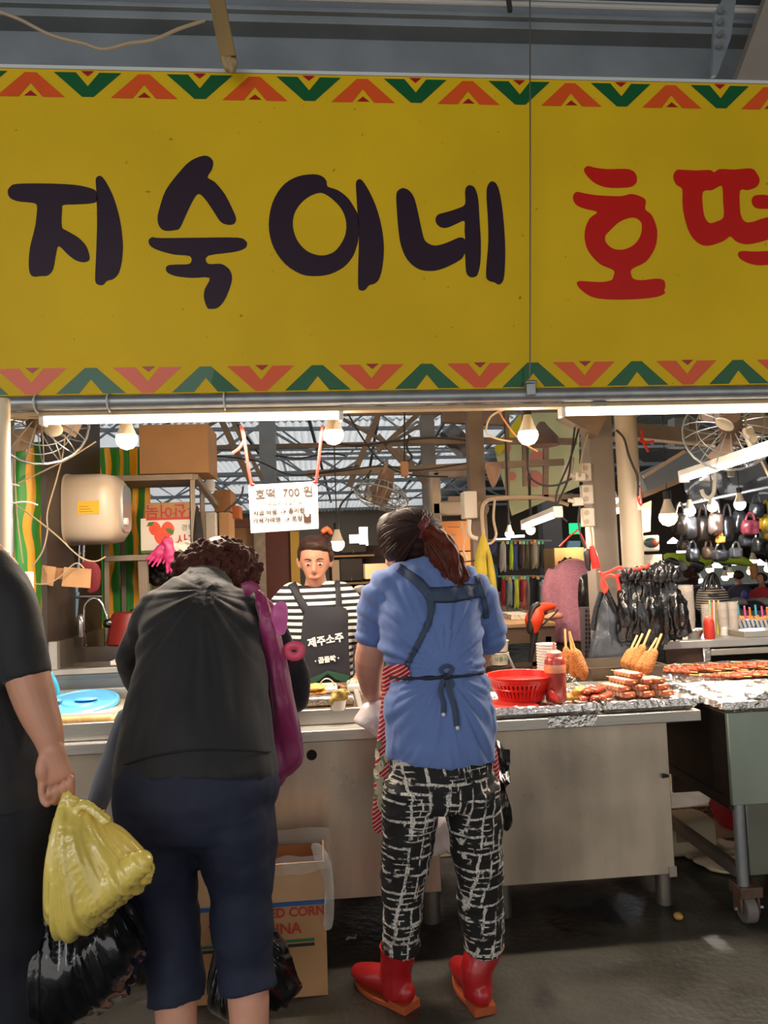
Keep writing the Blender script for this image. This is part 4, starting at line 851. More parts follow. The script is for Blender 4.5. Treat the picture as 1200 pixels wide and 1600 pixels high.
# sausages with sticks, in tiers
SAUS = M('rice_sausage', 'd39a76', .38, 0, .22, 30, .1, 60, coat=.3); SAUSR = M('red_sausage', 'a63c1c', .35, 0, .2, 30, .1, 60, coat=.4); CUT = M('sausage_end', '9a3d1c', .5)
def sausage(c, r, ln, mat, label, group, yaw=0):
    t = thing('sausage_skewer', label, 'sausage', c, group); c = Vector(c); m = MB()
    d = Vector((math.sin(yaw), math.cos(yaw), 0))
    m.sweep([c - d * ln / 2, c - d * ln * .3, c + d * ln * .3, c + d * ln / 2], [(r * 1.5, r * .85), (r * 1.55, r), (r * 1.55, r), (r * 1.4, r * .85)], n=14, sub=2, round_cap=True); m.build('sausage', mat, t)
    m = MB(); m.cyl(c - d * (ln / 2 + r * 1.1), c + d * (ln / 2 + .05), .0025, n=6); m.build('stick', BAMBOO, t); return t
def sausage_skewer(label, n=6):
    t = thing('sausage_skewer', label, 'sausage', (0, 0, 0), 'sausage skewers stacked in tiers'); rg = random.Random(n)
    for i in range(n):
        y = i * .021; m = MB(); m.sweep([(-.026, y, 0), (-.022, y, 0), (.022, y, 0), (.026, y, 0)], [(.0085, .008), (.0118, .0105), (.0118, .0105), (.0085, .008)], n=14, ref=(0, 0, 1), sq=.8); m.build('sausage_piece', SAUS if i else SAUSR2, t)
    m = MB(); m.cyl((0, -.022, 0), (0, n * .021 + .035, .002), .0022, n=6); m.build('stick', BAMBOO, t); KIDS[t] = [o for o in COL.objects if o.parent == t]; return t
SAUSR2 = M('sausage_front', 'a8512c', .36, 0, .25, 30, .1, 60, coat=.4)
proto = sausage_skewer('x'); bot = at(985, 1087, 2.99)
face = [(983, 1083, 'bottom tier, left'), (1013, 1082, 'bottom tier, middle'), (1043, 1082, 'bottom tier, right'), (976, 1074, 'third tier, left'), (1005, 1074, 'third tier, middle'), (1036, 1074, 'third tier, right'), (987, 1063, 'second tier, left'), (1013, 1063, 'second tier, middle'), (1030, 1066, 'second tier, right'), (995, 1056, 'top tier, alone')]
for i, (x, y, lab) in enumerate(face):
    tier = 0 if i < 3 else (1 if i < 6 else (2 if i < 9 else 3)); p = at(x, y, 3.0 + .012 * tier); p.z = TT + .0125 + tier * .0235
    lab = 'skewer of pale sausages in the stack: ' + lab
    if i == 0: proto.location = p; proto.rotation_euler = (0, 0, R(16)); proto['label'] = lab
    else: dup(proto, p, R(16 + rng.uniform(-4, 4)), lab)
rs = None; k = 0; px0 = at(918, 1085, 2.98)
for (dx, dy, dz, lab) in [(0, 0, 0, 'left in the bottom row'), (.042, 0, 0, 'middle of the bottom row'), (.08, 0, 0, 'right in the bottom row'), (.018, .01, .024, 'left on top'), (.058, .02, .024, 'right on top')]:
    lab = 'short red sausage of the little pile, ' + lab; p = (px0.x + dx, 3.0 + dy, TT + .014 + dz)
    if rs is None: rs = sausage((0, 0, 0), .0125, .085, SAUSR, lab, 'short red sausages'); KIDS[rs] = [o for o in COL.objects if o.parent == rs]; rs.location = p; rs.rotation_euler = (0, 0, R(-40))
    else: dup(rs, p, R(rng.uniform(-45, -25)), lab)
# fried pieces
FRY = M('fried_batter', 'd89a3e', .6, 0, .3, 40, .6, 90)
for i, (x, y, z, s, lab) in enumerate([(897, 1086, 0, 1, 'golden fried piece beside the red basket, front left'), (915, 1080, .01, 1.05, 'golden fried piece beside the red sausages, right'), (903, 1074, .02, .8, 'golden fried piece lying on top of two others')]):
    c = at(x, y, 3.02); c.z = TT + .016 + z; m = MB(); m.ball(c, (.042 * s, .022, .017), 14); me = organic(m, 'fried_piece', .004, 1, (c.x, c.y, c.z), (.012, (40, 40, 40)))
    o = put(me, 'fried_piece', FRY, None); o.location = c; o.rotation_euler = (0, R(-15), R(20 * i)); tag(o, lab, 'fritter')
m = MB(); c = at(864, 1083, 3.0); m.pillow([(858, 1075), (866, 1078), (874, 1092), (868, 1094), (858, 1086)], 2.98, .01, K=4); o = m.build('chili_piece', M('chili', 'c02418', .4), label='small red chilli scrap on foil beside the red basket', cat='scrap'); o.location.z = TT + .002
# corn dogs standing in steel tray
CORN = M('corndog_crumb', 'b8702a', .7, 0, .3, 90, .9, 160)
def corndog(c, tip, r, label, group):
    t = thing('corn_dog', label, 'corn dog', c, group); c = Vector(c); tip = Vector(tip); m = MB(); d = (tip - c)
    m.sweep([c, c + d * .08, c + d * .3, c + d * .6, c + d * .88, c + d], [r * .55, r * .95, r * 1.1, r, r * .8, r * .3], n=18, sub=3, round_cap=True)
    me = organic(m, 'batter', .0035, 1, t.location, (.0018, (160, 160, 160))); put(me, 'batter', CORN, t)
    m = MB(); m.cyl(c + d * .9, c + d * 1.0 + d.normalized() * .075, .005, n=8); m.build('stick', BAMBOO, t)
    return t
Yc = 3.12
for i, (bx_, by, tx, ty, yy, r_, lab) in enumerate([(912, 1058, 898, 1014, 3.08, .025, 'front, widest'), (898, 1056, 893, 1014, 3.13, .019, 'middle'), (886, 1050, 884, 1010, 3.17, .018, 'leftmost at the back')]):
    corndog(at(bx_, by, yy), at(tx, ty, yy + .03), r_, 'crumbed corn dog of the left group beside the sauce bottle, ' + lab, 'corn dogs beside the sauce bottle')
for i, (bx_, by, tx, ty, yy, r_, lab) in enumerate([(1009, 1050, 1024, 1014, 3.1, .021, 'frontmost and palest'), (996, 1048, 1014, 1018, 3.16, .018, 'second from the right'), (990, 1045, 1006, 1007, 3.22, .02, 'tall one in the middle'), (980, 1042, 994, 1012, 3.27, .018, 'second from the left'), (974, 1040, 986, 1014, 3.32, .018, 'leftmost at the back')]):
    corndog(at(bx_, by, yy), at(tx, ty, yy + .03), r_, 'crumbed corn dog of the right group behind the sausages, ' + lab, 'corn dogs behind the sausages')
# steel pans and tray behind food
def pan(x0, y0, x1, y1, z, h, label, mat=STEEL, slope=.02, name='steel_pan'):
    m = MB(); w = .004
    o = [(x0, y0), (x1, y0), (x1, y1), (x0, y1)]
    def ring(ex, z_): return [Vector((x0 - ex, y0 - ex, z_)), Vector((x1 + ex, y0 - ex, z_)), Vector((x1 + ex, y1 + ex, z_)), Vector((x0 - ex, y1 + ex, z_))]
    rs_ = [ring(-slope, z), ring(0, z + h), ring(.012, z + h), ring(.012, z + h - .004), ring(.003, z + h - .004), ring(-slope + .003, z + .0), ]
    rs_ = [ring(-slope, z), ring(.003, z + h - .004), ring(.014, z + h - .004), ring(.014, z + h), ring(0, z + h), ring(-slope, z + w)]
    for r_ in rs_: m.v += r_
    for i in range(5):
        for k in range(4): m.f.append([i * 4 + k, i * 4 + (k + 1) % 4, (i + 1) * 4 + (k + 1) % 4, (i + 1) * 4 + k])
    m.f.append([3, 2, 1, 0]); m.f.append([20, 21, 22, 23]); return m.build(name, mat, label=label, cat='pan')
pan(at(922, 1070, 3.36).x, 3.34, at(1035, 1070, 3.36).x, 3.62, ZT, .11, 'deep dark steel pan behind the sausages', M('dark_oily_pan', '6b5c4c', .35, .7, .2))
pan(at(905, 1070, 3.3).x, 3.18, at(965, 1070, 3.3).x + .05, 3.33, ZT, .05, 'shallow steel pan in front of the dark pan')
zz = at(800, 1050, 3.4).z
pan(at(762, 1060, 3.4).x, 3.33, at(836, 1060, 3.4).x, 3.62, ZT, .06, 'steel pan of brown sauce behind the red basket')
m = MB(); m.bb((at(766, 1060, 3.4).x + .01, 3.36, ZT + .02), (at(832, 1060, 3.4).x - .01, 3.6, ZT + .045)); m.build('sauce', M('brown_sauce', '7a3f22', .35, 0, .4, 40, .4, 60), label='brown sauce filling the steel pan behind the basket', cat='sauce')
m = MB(); m.bar(at(808, 1056, 3.36), at(793, 1022, 3.36), .022, .008); m.build('spatula', M('grey_handle', '8f8d88', .4, .3), label='grey handled spatula standing in the sauce pan', cat='spatula', bevel=.004)
m = MB(); c = at(855, 1050, 3.45); m.lathe((c.x - .02, 3.45, ZT), [(.07, 0), (.075, .012), (.085, .03), (.08, .03), (.06, .01)], 22); m.build('foil_dish', FOIL, label='small foil dish left of the white cup stack', cat='dish')
# red colander
rc = thing('red_basket', 'round red plastic colander basket on the foil tray', 'basket', (at(815, 1098, 3.1).x, 3.1, TT))
c = Vector((at(815, 1098, 3.1).x, 3.1, TT)); RD = M('red_plastic', 'd81e14', .35, 0, 0, 1, coat=.3)
rT = (at(868, 1060, 3.1).x - at(765, 1060, 3.1).x) / 2
rb_ = rT * .68; H = at(815, 1062, 3.1 - rT).z - TT + .012; H = max(.07, min(.1, H)); k = 44
m = MB(); m.lathe(c, [(rb_, 0), (rb_ + .003, .012), (rb_ * 1.05, .02), (rb_ * 1.0, .018), (rb_ * .97, .004), (.0001, .004)], 40); m.build('base', RD, rc)
m = MB()
for i in range(k):
    a_ = 2 * math.pi * i / k; u = Vector((math.cos(a_), math.sin(a_), 0)); m.bar(c + u * rb_ * 1.02 + Vector((0, 0, .015)), c + u * rT * .95 + Vector((0, 0, H - .02)), .011, .003)
m.build('slotted_wall', RD, rc, kind='stuff')
m = MB(); m.lathe(c, [(rb_ + (rT - rb_) * .5 - .0, H * .5 - .004), (rb_ + (rT - rb_) * .5 + .004, H * .5), (rb_ + (rT - rb_) * .5, H * .5 + .006), (rb_ + (rT - rb_) * .5 - .003, H * .5)], 40); m.build('hoop', RD, rc)
m = MB(); m.lathe(c, [(rT * .93, H - .028), (rT * .97, H - .01), (rT * 1.03, H - .003), (rT * 1.03, H + .001), (rT * .96, H), (rT * .915, H - .026)], 48); m.build('rim', RD, rc)
m = MB(); bx(770, 1095, 845, 1103, 2.92, .2, m); o = m.build('red_tray', M('red_tray', 'c73a32', .4), label='flat red tray corner under the colander', cat='tray', bevel=.003); o.location.z = TT - .004; o.scale.z = .5
# bottles and cups
def squeeze(c, r, h, label, mat, cap=True):
    t = thing('sauce_bottle', label, 'bottle', c); m = MB(); m.lathe(c, [(r * .92, 0), (r, .006), (r, h * .62), (r * .96, h * .72), (r * .8, h * .78), (r * .6, h * .8)], 26); m.build('bottle_body', mat, t)
    if cap:
        m = MB(); m.lathe(Vector(c) + Vector((0, 0, h * .79)), [(r * .72, 0), (r * .74, h * .07), (r * .55, h * .1), (r * .22, h * .12), (r * .16, h * .18), (r * .08, h * .26)], 20); m.build('nozzle_cap', M('pink_cap', 'e57f6d', .4), t)
    return t
KET = M('ketchup_in_bottle', 'a0342a', .3, 0, .15, 6, coat=.5)
N, L, b = nodes(KET)
cc = at(869, 1083, 3.02); tt = squeeze(Vector((cc.x, 3.02, TT)), .043 * .98, .225, 'large red sauce squeeze bottle beside the red basket', KET)
m = MB(); m.lathe(Vector((cc.x, 3.02, TT + .115)), [(.0432, 0), (.0436, .005), (.0436, .012), (.0425, .03), (.037, .045)], 26); m.build('clear_shoulder', M('smeared_orange', 'e08a62', .3, 0, .2, 30, coat=.4), tt)
cs = thing('cup_stack', 'stack of white paper cups behind the red sauce bottle', 'cups', (at(855, 1050, 3.4).x, 3.4, ZT)); c = cs.location.copy()
for i in range(14):
    m = MB(); z = .0 + i * .0125; m.lathe(c + Vector((0, 0, z)), [(.033, 0), (.043, .055), (.046, .055), (.046, .058), (.042, .058), (.032, .004), (.0001, .004)], 20); m.build('paper_cup', M('paper_white', 'ece6dc', .6), cs)
# hotteok pancakes, cup, metal hoop handles
PANC = M('golden_pancake', 'c98f3f', .55, 0, .35, 22, .4, 70)
for i, (x, z, s) in enumerate([(494, 0, 1), (492, .022, 1), (490, .042, 1.02)]):
    c = at(x, 1095, 3.3); c.z = gz - .02 + z; m = MB(); m.ball(c + Vector((0, 0, .012)), (.058 * s, .058, .013), 18); me = organic(m, 'pancake', .006, 1, c, (.008, (30, 30, 30))); o = put(me, 'pancake', PANC, None); o.location = c; tag(o, ['bottom', 'middle', 'top'][i] + ' sweet pancake of the stack on the griddle', 'pancake', 'stacked sweet pancakes')
cp = thing('paper_cup', 'white paper cup holding a folded green-gold pancake', 'cup', at(529, 1107, 2.99)); c = cp.location.copy(); c.z = gz - .006; cp.location = c
m = MB(); m.lathe(c, [(.024, 0), (.031, .036), (.033, .036), (.033, .039), (.03, .038), (.023, .003), (.0001, .003)], 24); m.build('cup_body', M('paper_white', 'ece6dc', .6), cp)
fp = thing('folded_pancake', 'folded golden-green pancake sticking out of the white cup', 'pancake', c + Vector((0, 0, .03)))
for s_, a_ in ((-1, 20), (1, 26)):
    m = MB(); m.ball(c + Vector((.002 * s_ + .004, .012 * s_, .05)), (.042, .011, .026), 16, Matrix.Rotation(R(-a_), 3, 'Y')); me = organic(m, 'half', .004, 1, fp.location, (.012, (45, 45, 45))); put(me, 'pancake_half', M('herb_pancake', 'a98d3e', .6, 0, .4, 35, .4, 70), fp)
for (x, lab, w) in [(511, 'pale curved metal hoop handle on the griddle, left', 26), (552, 'pale curved metal hoop handle on the griddle, right', 18)]:
    m = MB(); c = at(x, 1076, 3.45); hw = w / 2 / 1180 * 3.45
    m.sweep([c + Vector((-hw * math.cos(t), 0, .055 * math.sin(t) - .01)) for t in [R(k * 18) for k in range(11)]], [(.009, .003)] * 11, n=8, ref=(0, 1, 0)); m.build('hoop_handle', M('pale_metal', 'd3c3a5', .35, .4), label=lab, cat='handle')
for (x, y, w, h, lab) in [(510, 1078, .05, .012, 'white dough tray behind the stacked pancakes'), (560, 1083, .05, .02, 'white dish right of the pancake cup')]:
    c = at(x, y, 3.48); m = MB(); m.bb((c.x - w, 3.42, gz - .018), (c.x + w, 3.56, gz + h)); m.build('white_dish', WHITE, label=lab, cat='dish', bevel=.01)
# fish cake tank at the left
ft = thing('broth_tank', 'shallow steel tank of fish cake skewers on the left counter', 'tank', (-.9, 3.2, .82)); tz = at(150, 1137, 2.93).z + .02
m = MB(); x0_, x1_ = -1.5, at(205, 1130, 3).x + .12; m.bb((x0_, 2.92, .82), (x1_, 2.94, tz)); m.bb((x0_, 3.6, .82), (x1_, 3.62, tz + .02)); m.bb((x1_ - .02, 2.94, .82), (x1_, 3.6, tz)); m.bb((x0_, 2.94, .82), (x1_, 3.6, .826)); m.build('tank_wall', STEEL, ft, bevel=.003)
m = MB(); m.bb((x0_ + .01, 2.945, .828), (x1_ - .025, 3.595, tz - .03)); m.build('broth', M('broth', 'b5a184', .06, .2, .15, 3), ft)
for i, (x, y, ln, a_, lab) in enumerate([(140, 1118, .16, 5, 'long fish cake roll floating in the broth tank'), (106, 1129, .1, -4, 'flat fish cake at the front left of the broth tank'), (180, 1112, .06, 80, 'thick fish cake piece beside the shopper, left'), (188, 1110, .06, 75, 'thick fish cake piece beside the shopper, right')]):
    c = at(x, y, 3.1); c.z = tz - .022; m = MB(); d = Vector((math.cos(R(a_)), math.sin(R(a_)), 0)) * ln / 2; m.sweep([c - d, c, c + d], [(.016, .01)] * 3, n=10, ref=(0, 0, 1), round_cap=True); m.build('fish_cake', M('fish_cake', 'e0b877', .5, 0, .2, 20), label=lab, cat='fish cake')
bl = thing('pot_lid', 'round sky blue plastic lid leaning over the broth tank', 'lid', at(130, 1100, 3.5)); c = at(126, 1096, 3.45)
rl = (at(190, 1095, 3.45).x - at(70, 1095, 3.45).x) / 2; m = MB(); ax = Vector((0, -.16, 1)).normalized()
m.lathe(c, [(rl * .97, -.02), (rl, -.012), (rl * .98, 0), (rl * .9, .006), (rl * .86, 0), (rl * .5, .0), (rl * .45, .008), (rl * .2, .008), (.0001, .004)], 48, axis=ax); m.build('lid_disc', M('sky_blue_plastic', '58a9dc', .4, 0, .06), bl)
for dx in (-.12, .03): m = MB(); m.ball(c + Vector((dx, -.02, .012)), (.05, .03, .008), 12); m.build('moulded_grip', M('sky_blue_plastic', '58a9dc', .4, 0, .06), bl)
m = MB(); m.sweep([at(*p, 3.6) for p in [(70, 1042), (80, 1055), (88, 1072), (92, 1092)]], .012, n=10, sub=4); m.build('blue_hose', M('cyan_hose', '3fa9cf', .4), label='bright blue hose curving down behind the blue lid', cat='hose')
# meat skewers on the foil
MEAT = M('glazed_meat', 'a84a22', .32, 0, .55, 45, .6, 70, coat=.5)
def skewer(label, seed):
    t = thing('meat_skewer', label, 'skewer', (0, 0, 0), 'glazed meat skewers'); m = MB(); rg = random.Random(seed)
    for i in range(7): m.ball((0, -.085 + i * .026, .012), (rg.uniform(.014, .021), .016, rg.uniform(.009, .013)), 8)
    me = organic(m, 'meat', .005, 1, None, (.006, (60, 60, 60))); put(me, 'meat', MEAT, t)
    m = MB(); m.cyl((0, -.13, .012), (0, .14, .014), .003, n=6); m.build('stick', BAMBOO, t); KIDS[t] = [o for o in COL.objects if o.parent == t]; return t
sk = [skewer('x', s) for s in (1, 2)]; zf = CARTZ + .018; used = [False, False]; q = 0
sets = [(at(1048 + i * 13, 1050, 3.72).x, 3.72 + .012 * (i % 2), zf + .006 * (i % 3), R(48 + 6 * math.sin(i * 2)), 'rear row') for i in range(16)] + [(at(1128 + i * 15, 1076, 3.5).x, 3.5, zf + .004 * (i % 2), R(62 + 8 * math.sin(i)), 'front row') for i in range(10)]
nth = ['first', 'second', 'third', 'fourth', 'fifth', 'sixth', 'seventh', 'eighth', 'ninth', 'tenth', 'eleventh', 'twelfth', 'thirteenth', 'fourteenth', 'fifteenth', 'sixteenth']
cnt = {'rear row': 0, 'front row': 0}
for x, y, z, rz, rw in sets:
    j = q % 2; q += 1; lab = 'glazed meat skewer on the foil, %s from the left in the %s' % (nth[cnt[rw]], rw); cnt[rw] += 1
    if not used[j]: used[j] = True; o = sk[j]; o.location = (x, y, z); o.rotation_euler = (0, 0, rz); o['label'] = lab
    else: dup(sk[j], (x, y, z), rz, lab)
m = MB(); c = at(1185, 1094, 2.95); c.z = CARTZ + .04; m.ball(c, (.05, .03, .02), 12); me = organic(m, 'foil_ball', .005, 0, c, (.012, (60, 60, 60))); o = put(me, 'foil_ball', FOIL, None); o.location = c; tag(o, 'crumpled foil lump on the grill edge at the right', 'foil')
# ------------------------------------------------------------ right side: columns, electrics
def sheet(name, pts, Y, th, mat, label, cat, parent=None):
    q = [at(p[0], p[1], p[2] if len(p) > 2 else Y) for p in pts]
    if len(q) == 4: m = MB().hull(q, [v + Vector((0, th, 0)) for v in q])
    else: m = MB().prism(q, (0, th, 0))
    return m.build(name, mat, parent, label=label, cat=cat)
cg = at(945, 800, 4.45); w = .075
m = MB(); m.bb((cg.x - w, 4.45, 0), (cg.x + w, 4.6, 2.7)); m.build('steel_column', M('grey_column', '95897d', .5, .1, .1, 3), label='square grey steel column beside the white pole', cat='column', bevel=.004)
wp = thing('white_pole', 'cream round pole with a red prohibition sticker', 'pole', (at(985, 800, 4.2).x, 4.2, 0)); c = wp.location
m = MB(); m.cyl((c.x, 4.2, 0), (c.x, 4.2, 2.7), .062, n=32); m.build('pole_tube', M('cream_pole', 'b3a38c', .45, 0, .06), wp)
z = at(990, 889, 4.2).z; m = MB(); m.lathe((c.x, 4.2, z - .02), [(.063, 0), (.066, .002), (.066, .03), (.063, .032)], 28); m.bb((c.x - .095, 4.19, z - .02), (c.x - .063, 4.21, z + .015)); m.build('pipe_clamp', GALV, wp)
def curved_patch(z0, z1, a0, a1, r, mat, name, par):
    m = MB(); n = 8
    for i in range(n + 1):
        a = R(a0 + (a1 - a0) * i / n); m.v += [Vector((c.x + r * math.cos(a), 4.2 + r * math.sin(a), z0)), Vector((c.x + r * math.cos(a), 4.2 + r * math.sin(a), z1))]
    m.f = [[2 * i, 2 * i + 2, 2 * i + 3, 2 * i + 1] for i in range(n)]; return m.build(name, mat, par)
z0, z1 = at(995, 797, 4.15).z, at(995, 752, 4.15).z
stk = curved_patch(z0, z1, -75, -15, .0632, M('sticker_white', 'e4dccf', .5), 'sticker', wp); zc = (z0 + z1) / 2
m = MB(); pts = []
for k in range(24):
    t = R(15 * k); a = R(-45) + .75 * math.cos(t) * .62; pts.append((c.x + .0645 * math.cos(a), 4.2 + .0645 * math.sin(a), zc + .058 * math.sin(t)))
m.sweep(pts, [(.006, .001)] * 24, n=6, closed=True, ref=(0, 0, 1)); m.sweep([pts[3], pts[15]], .004, n=6); m.build('red_ring', M('sign_red', 'cf3a34', .5), stk)
MB().sweep([at(*p, 4.1) for p in [(963, 672), (975, 685), (982, 710), (990, 730), (996, 745), (997, 775)]], .007, n=8, sub=4).build('pole_cable', CABLE, wp)
for i, (x0, y0, x1, y1, lab) in enumerate([(910, 723, 924, 752, 'top'), (911, 757, 927, 788, 'middle'), (912, 793, 929, 823, 'bottom')]):
    t = thing('socket_strip', 'cream power socket strip on the grey column, %s of three' % lab, 'socket', at((x0 + x1) / 2, y1, 4.38), 'socket strips on the column'); m = MB(); bx(x0, y0, x1, y1, 4.38, .05, m); m.build('strip_body', CREAM, t, bevel=.006)
    for k in range(2):
        cc = at(x0 + 5, y0 + 8 + 14 * k, 4.375); m = MB(); m.cyl(cc, cc + Vector((0, .01, 0)), .016, n=14); m.build('outlet', M('outlet_tan', 'b9a88f', .5), t)
for x, y, lab in [(906, 745, 'upper'), (903, 784, 'lower')]:
    m = MB(); cc = at(x, y, 4.33); m.bb(cc - Vector((.03, .02, .025)), cc + Vector((.03, .02, .025))); m.cyl(cc, cc + Vector((-.06, 0, .01)), .012, n=8); m.build('plug', CREAM, label='white plug sticking out of the socket strips, %s one' % lab, cat='plug', bevel=.006)
for pts, mt, lab in [([(925, 660), (915, 690), (908, 720), (906, 745)], CABLE_W, 'pale cable running down into the upper plug'), ([(906, 790), (904, 820), (912, 850), (920, 870)], CABLE, 'dark cable leaving the lower plug'), ([(898, 668), (893, 710), (887, 750), (870, 790), (870, 805)], CABLE, 'thin dark cable hanging left of the socket strips'),
                     ([(905, 830), (915, 852), (914, 862)], M('red_cord', 'c03024', .5), 'red cord above the dark plug by the column'), ([(922, 824), (925, 845), (922, 870), (930, 880)], CABLE_W, 'pale cable below the socket strips')]:
    MB().sweep([at(*p, 4.3) for p in pts], .006, n=7, sub=4).build('cord', mt, label=lab, cat='cord')
m = MB(); m.sweep([at(*p, 4.25) for p in [(921, 892), (919, 884), (918, 866), (919, 858)]], [.008, .015, .024, .018], n=12, sub=3); m.build('dark_handset', M('dark_grey_plastic', '3a3533', .4), label='dark grey inline plug hanging in front of the column', cat='plug')
m = MB(); m.sweep([at(*p, 4.22) for p in [(924, 853), (928, 868), (932, 888)]], [(.012, .01), (.022, .012), (.026, .01)], n=10, sub=3); m.build('red_bag_knot', M('bright_red_plastic', 'd8281c', .35, coat=.3), label='knotted bright red plastic strip hanging by the column', cat='strip')
MB().sweep([at(*p, 4.6) for p in [(874, 854), (890, 838), (905, 826)]], .005, n=6, sub=3).build('red_string', RED_TAPE, label='taut red cord rising left of the grey column', cat='cord')
# left cluster: brown post with electric box
pb = at(747, 760, 4.9)
m = MB(); m.bb((pb.x - .05, 4.9, 0), (pb.x + .05, 5.0, 2.9)); m.build('brown_post', RUSTY, label='brown steel post carrying the electric box above the yellow jacket', cat='post', bevel=.003)
eb = thing('electric_box', 'cream electric box with conduit on the brown post', 'box', at(735, 810, 4.75)); m = MB(); bx(726, 767, 745, 810, 4.75, .12, m); m.build('box_body', CREAM, eb, bevel=.006)
m = MB(); m.sweep([at(*p, 4.75) for p in [(733, 812), (732, 828), (736, 838), (746, 842)]], .016, n=10, sub=4); m.build('conduit', CREAM, eb)
m = MB(); m.cyl(at(752, 795, 4.75), at(752, 795, 4.85), .05, n=14); m.build('round_joint', RUSTY, eb)
for pts, r, lab in [([(755, 835), (753, 800), (758, 785), (775, 779), (820, 777), (860, 780), (888, 789)], .012, 'thick pale conduit arching from the electric box to the right'), ([(773, 780), (771, 810), (775, 835), (768, 848), (757, 850)], .008, 'pale cable loop hanging over the yellow jacket'),
                    ([(722, 815), (725, 840), (724, 860), (730, 875)], .007, 'pale cable hanging beside the orange-brown carton')]:
    MB().sweep([at(*p, 4.7) for p in pts], r, n=8, sub=5).build('cable_conduit', M('tan_conduit', 'b99f83', .5), label=lab, cat='conduit')
bx_, b_ = at(674, 755, 6.6), at(735, 790, 6.6)
for x0, y0, x1, y1, lab in [(675, 735, 688, 830, 'wide cream duct dropping behind the hair, vertical'), (675, 730, 730, 746, 'wide cream duct, upper horizontal run'), (675, 782, 722, 806, 'wide cream duct, lower horizontal run')]:
    m = MB(); bx(x0, y0, x1, y1, 6.2, .12, m); m.build('air_duct', M('duct_cream', 'b9a793', .5, .1, .1), label=lab, cat='duct', bevel=.02)
m = MB(); m.sweep([at(706, 696, 6.4), at(722, 682, 6.4)], .15, n=18); m.build('tank_drum', M('dusty_drum', '6f6a6a', .35, .6, .3, 5), label='dusty grey drum fixed under the roof near the brown posts', cat='drum')
for p, q, w_, lab in [((690, 652), (790, 656), .09, 'thick brown beam left of the right-hand bulb'), ((740, 630), (744, 780), .12, 'wide brown upright beside the electric box'), ((640, 688), (900, 690), .05, 'long brown rail behind the right-hand bulb'), ((480, 740), (880, 722), .05, 'long brown rail crossing behind the ponytail'),
                      ((700, 780), (905, 776), .04, 'brown rail above the hung clothes'), ((818, 640), (820, 760), .03, 'thin brown hanger rod right of the bulb'), ((792, 640), (793, 780), .03, 'thin brown hanger rod left of the bulb'), ((853, 690), (852, 780), .04, 'brown hanger rod before the pale banner')]:
    MB().bar(at(*p, 5.9), at(*q, 5.9), w_).build('roof_rail', RUSTY, label=lab, cat='rail')
BAN = M('pale_banner', 'b9bb8e', .6, 0, .12, 3)
bn = thing('hall_banner', 'pale green banner with faded pink dots hung under the hall roof', 'banner', at(830, 800, 6.6))
sheet('banner_cloth', [(772, 700), (812, 648), (905, 636), (905, 760), (800, 806)], 6.6, .01, BAN, None, None, bn)
for x, y, r in ((836, 748, 13), (800, 744, 7), (840, 715, 12), (790, 700, 9)):
    MB().flat([[at(x + r * math.cos(k * R(24)), y + r * math.sin(k * R(24)), 6.59) for k in range(15)]]).build('pink_dot', M('faded_pink', 'c4786c' if r > 12 else 'c98a9c', .6), bn)
sheet('yellow_edge', [(772, 700), (812, 648), (822, 655), (780, 712)], 6.58, .005, M('acid_yellow', 'c8c01e', .5), None, None, bn)
m = MB(); m.pillow([(758, 725), (765, 722), (783, 728), (778, 750), (770, 762), (762, 745)], 4.6, .03, K=5, nz=.03); m.build('hanging_rag', M('dusty_pink_rag', '9c7a66', .8), label='dusty pinkish rag hanging on the brown post', cat='rag')
m = MB(); m.pillow([(893, 714), (898, 718), (893, 745), (888, 760), (880, 755), (878, 740), (885, 722)], 4.6, .02, K=5, nz=.03); m.build('clear_bag', M('milky_bag', 'cdbfae', .3, 0, .1), label='crumpled milky plastic bag hanging left of the socket strips', cat='bag')
m = MB(); m.lathe(at(848, 690, 5.2), [(.12, -.03), (.11, .03), (.05, .1), (.02, .14)], 20); m.build('lamp_shade', M('brown_shade', '5e4638', .6), label='brown conical lamp shade behind the right-hand bulb', cat='lampshade')
# yellow jacket
yj = thing('yellow_jacket', 'mustard yellow jacket hanging on the post right of the woman', 'jacket', at(760, 975, 3.95))
m = MB(); m.pillow([(755, 832), (761, 845), (768, 868), (774, 900), (777, 935), (779, 972), (768, 978), (756, 975), (745, 950), (738, 915), (741, 880), (748, 850)], 3.95, .045, K=9, nz=.035, ns=8, crease=.03); m.build('cloth', M('mustard_cloth', '94800f', .7, 0, .15, 12, .2, 30), yj)
m = MB(); m.pillow([(762, 860), (768, 870), (775, 905), (778, 960), (772, 958), (764, 910)], 3.9, .02, K=5, nz=.02); m.build('sleeve', M('mustard_cloth', '94800f', .7, 0, .15, 12, .2, 30), yj)
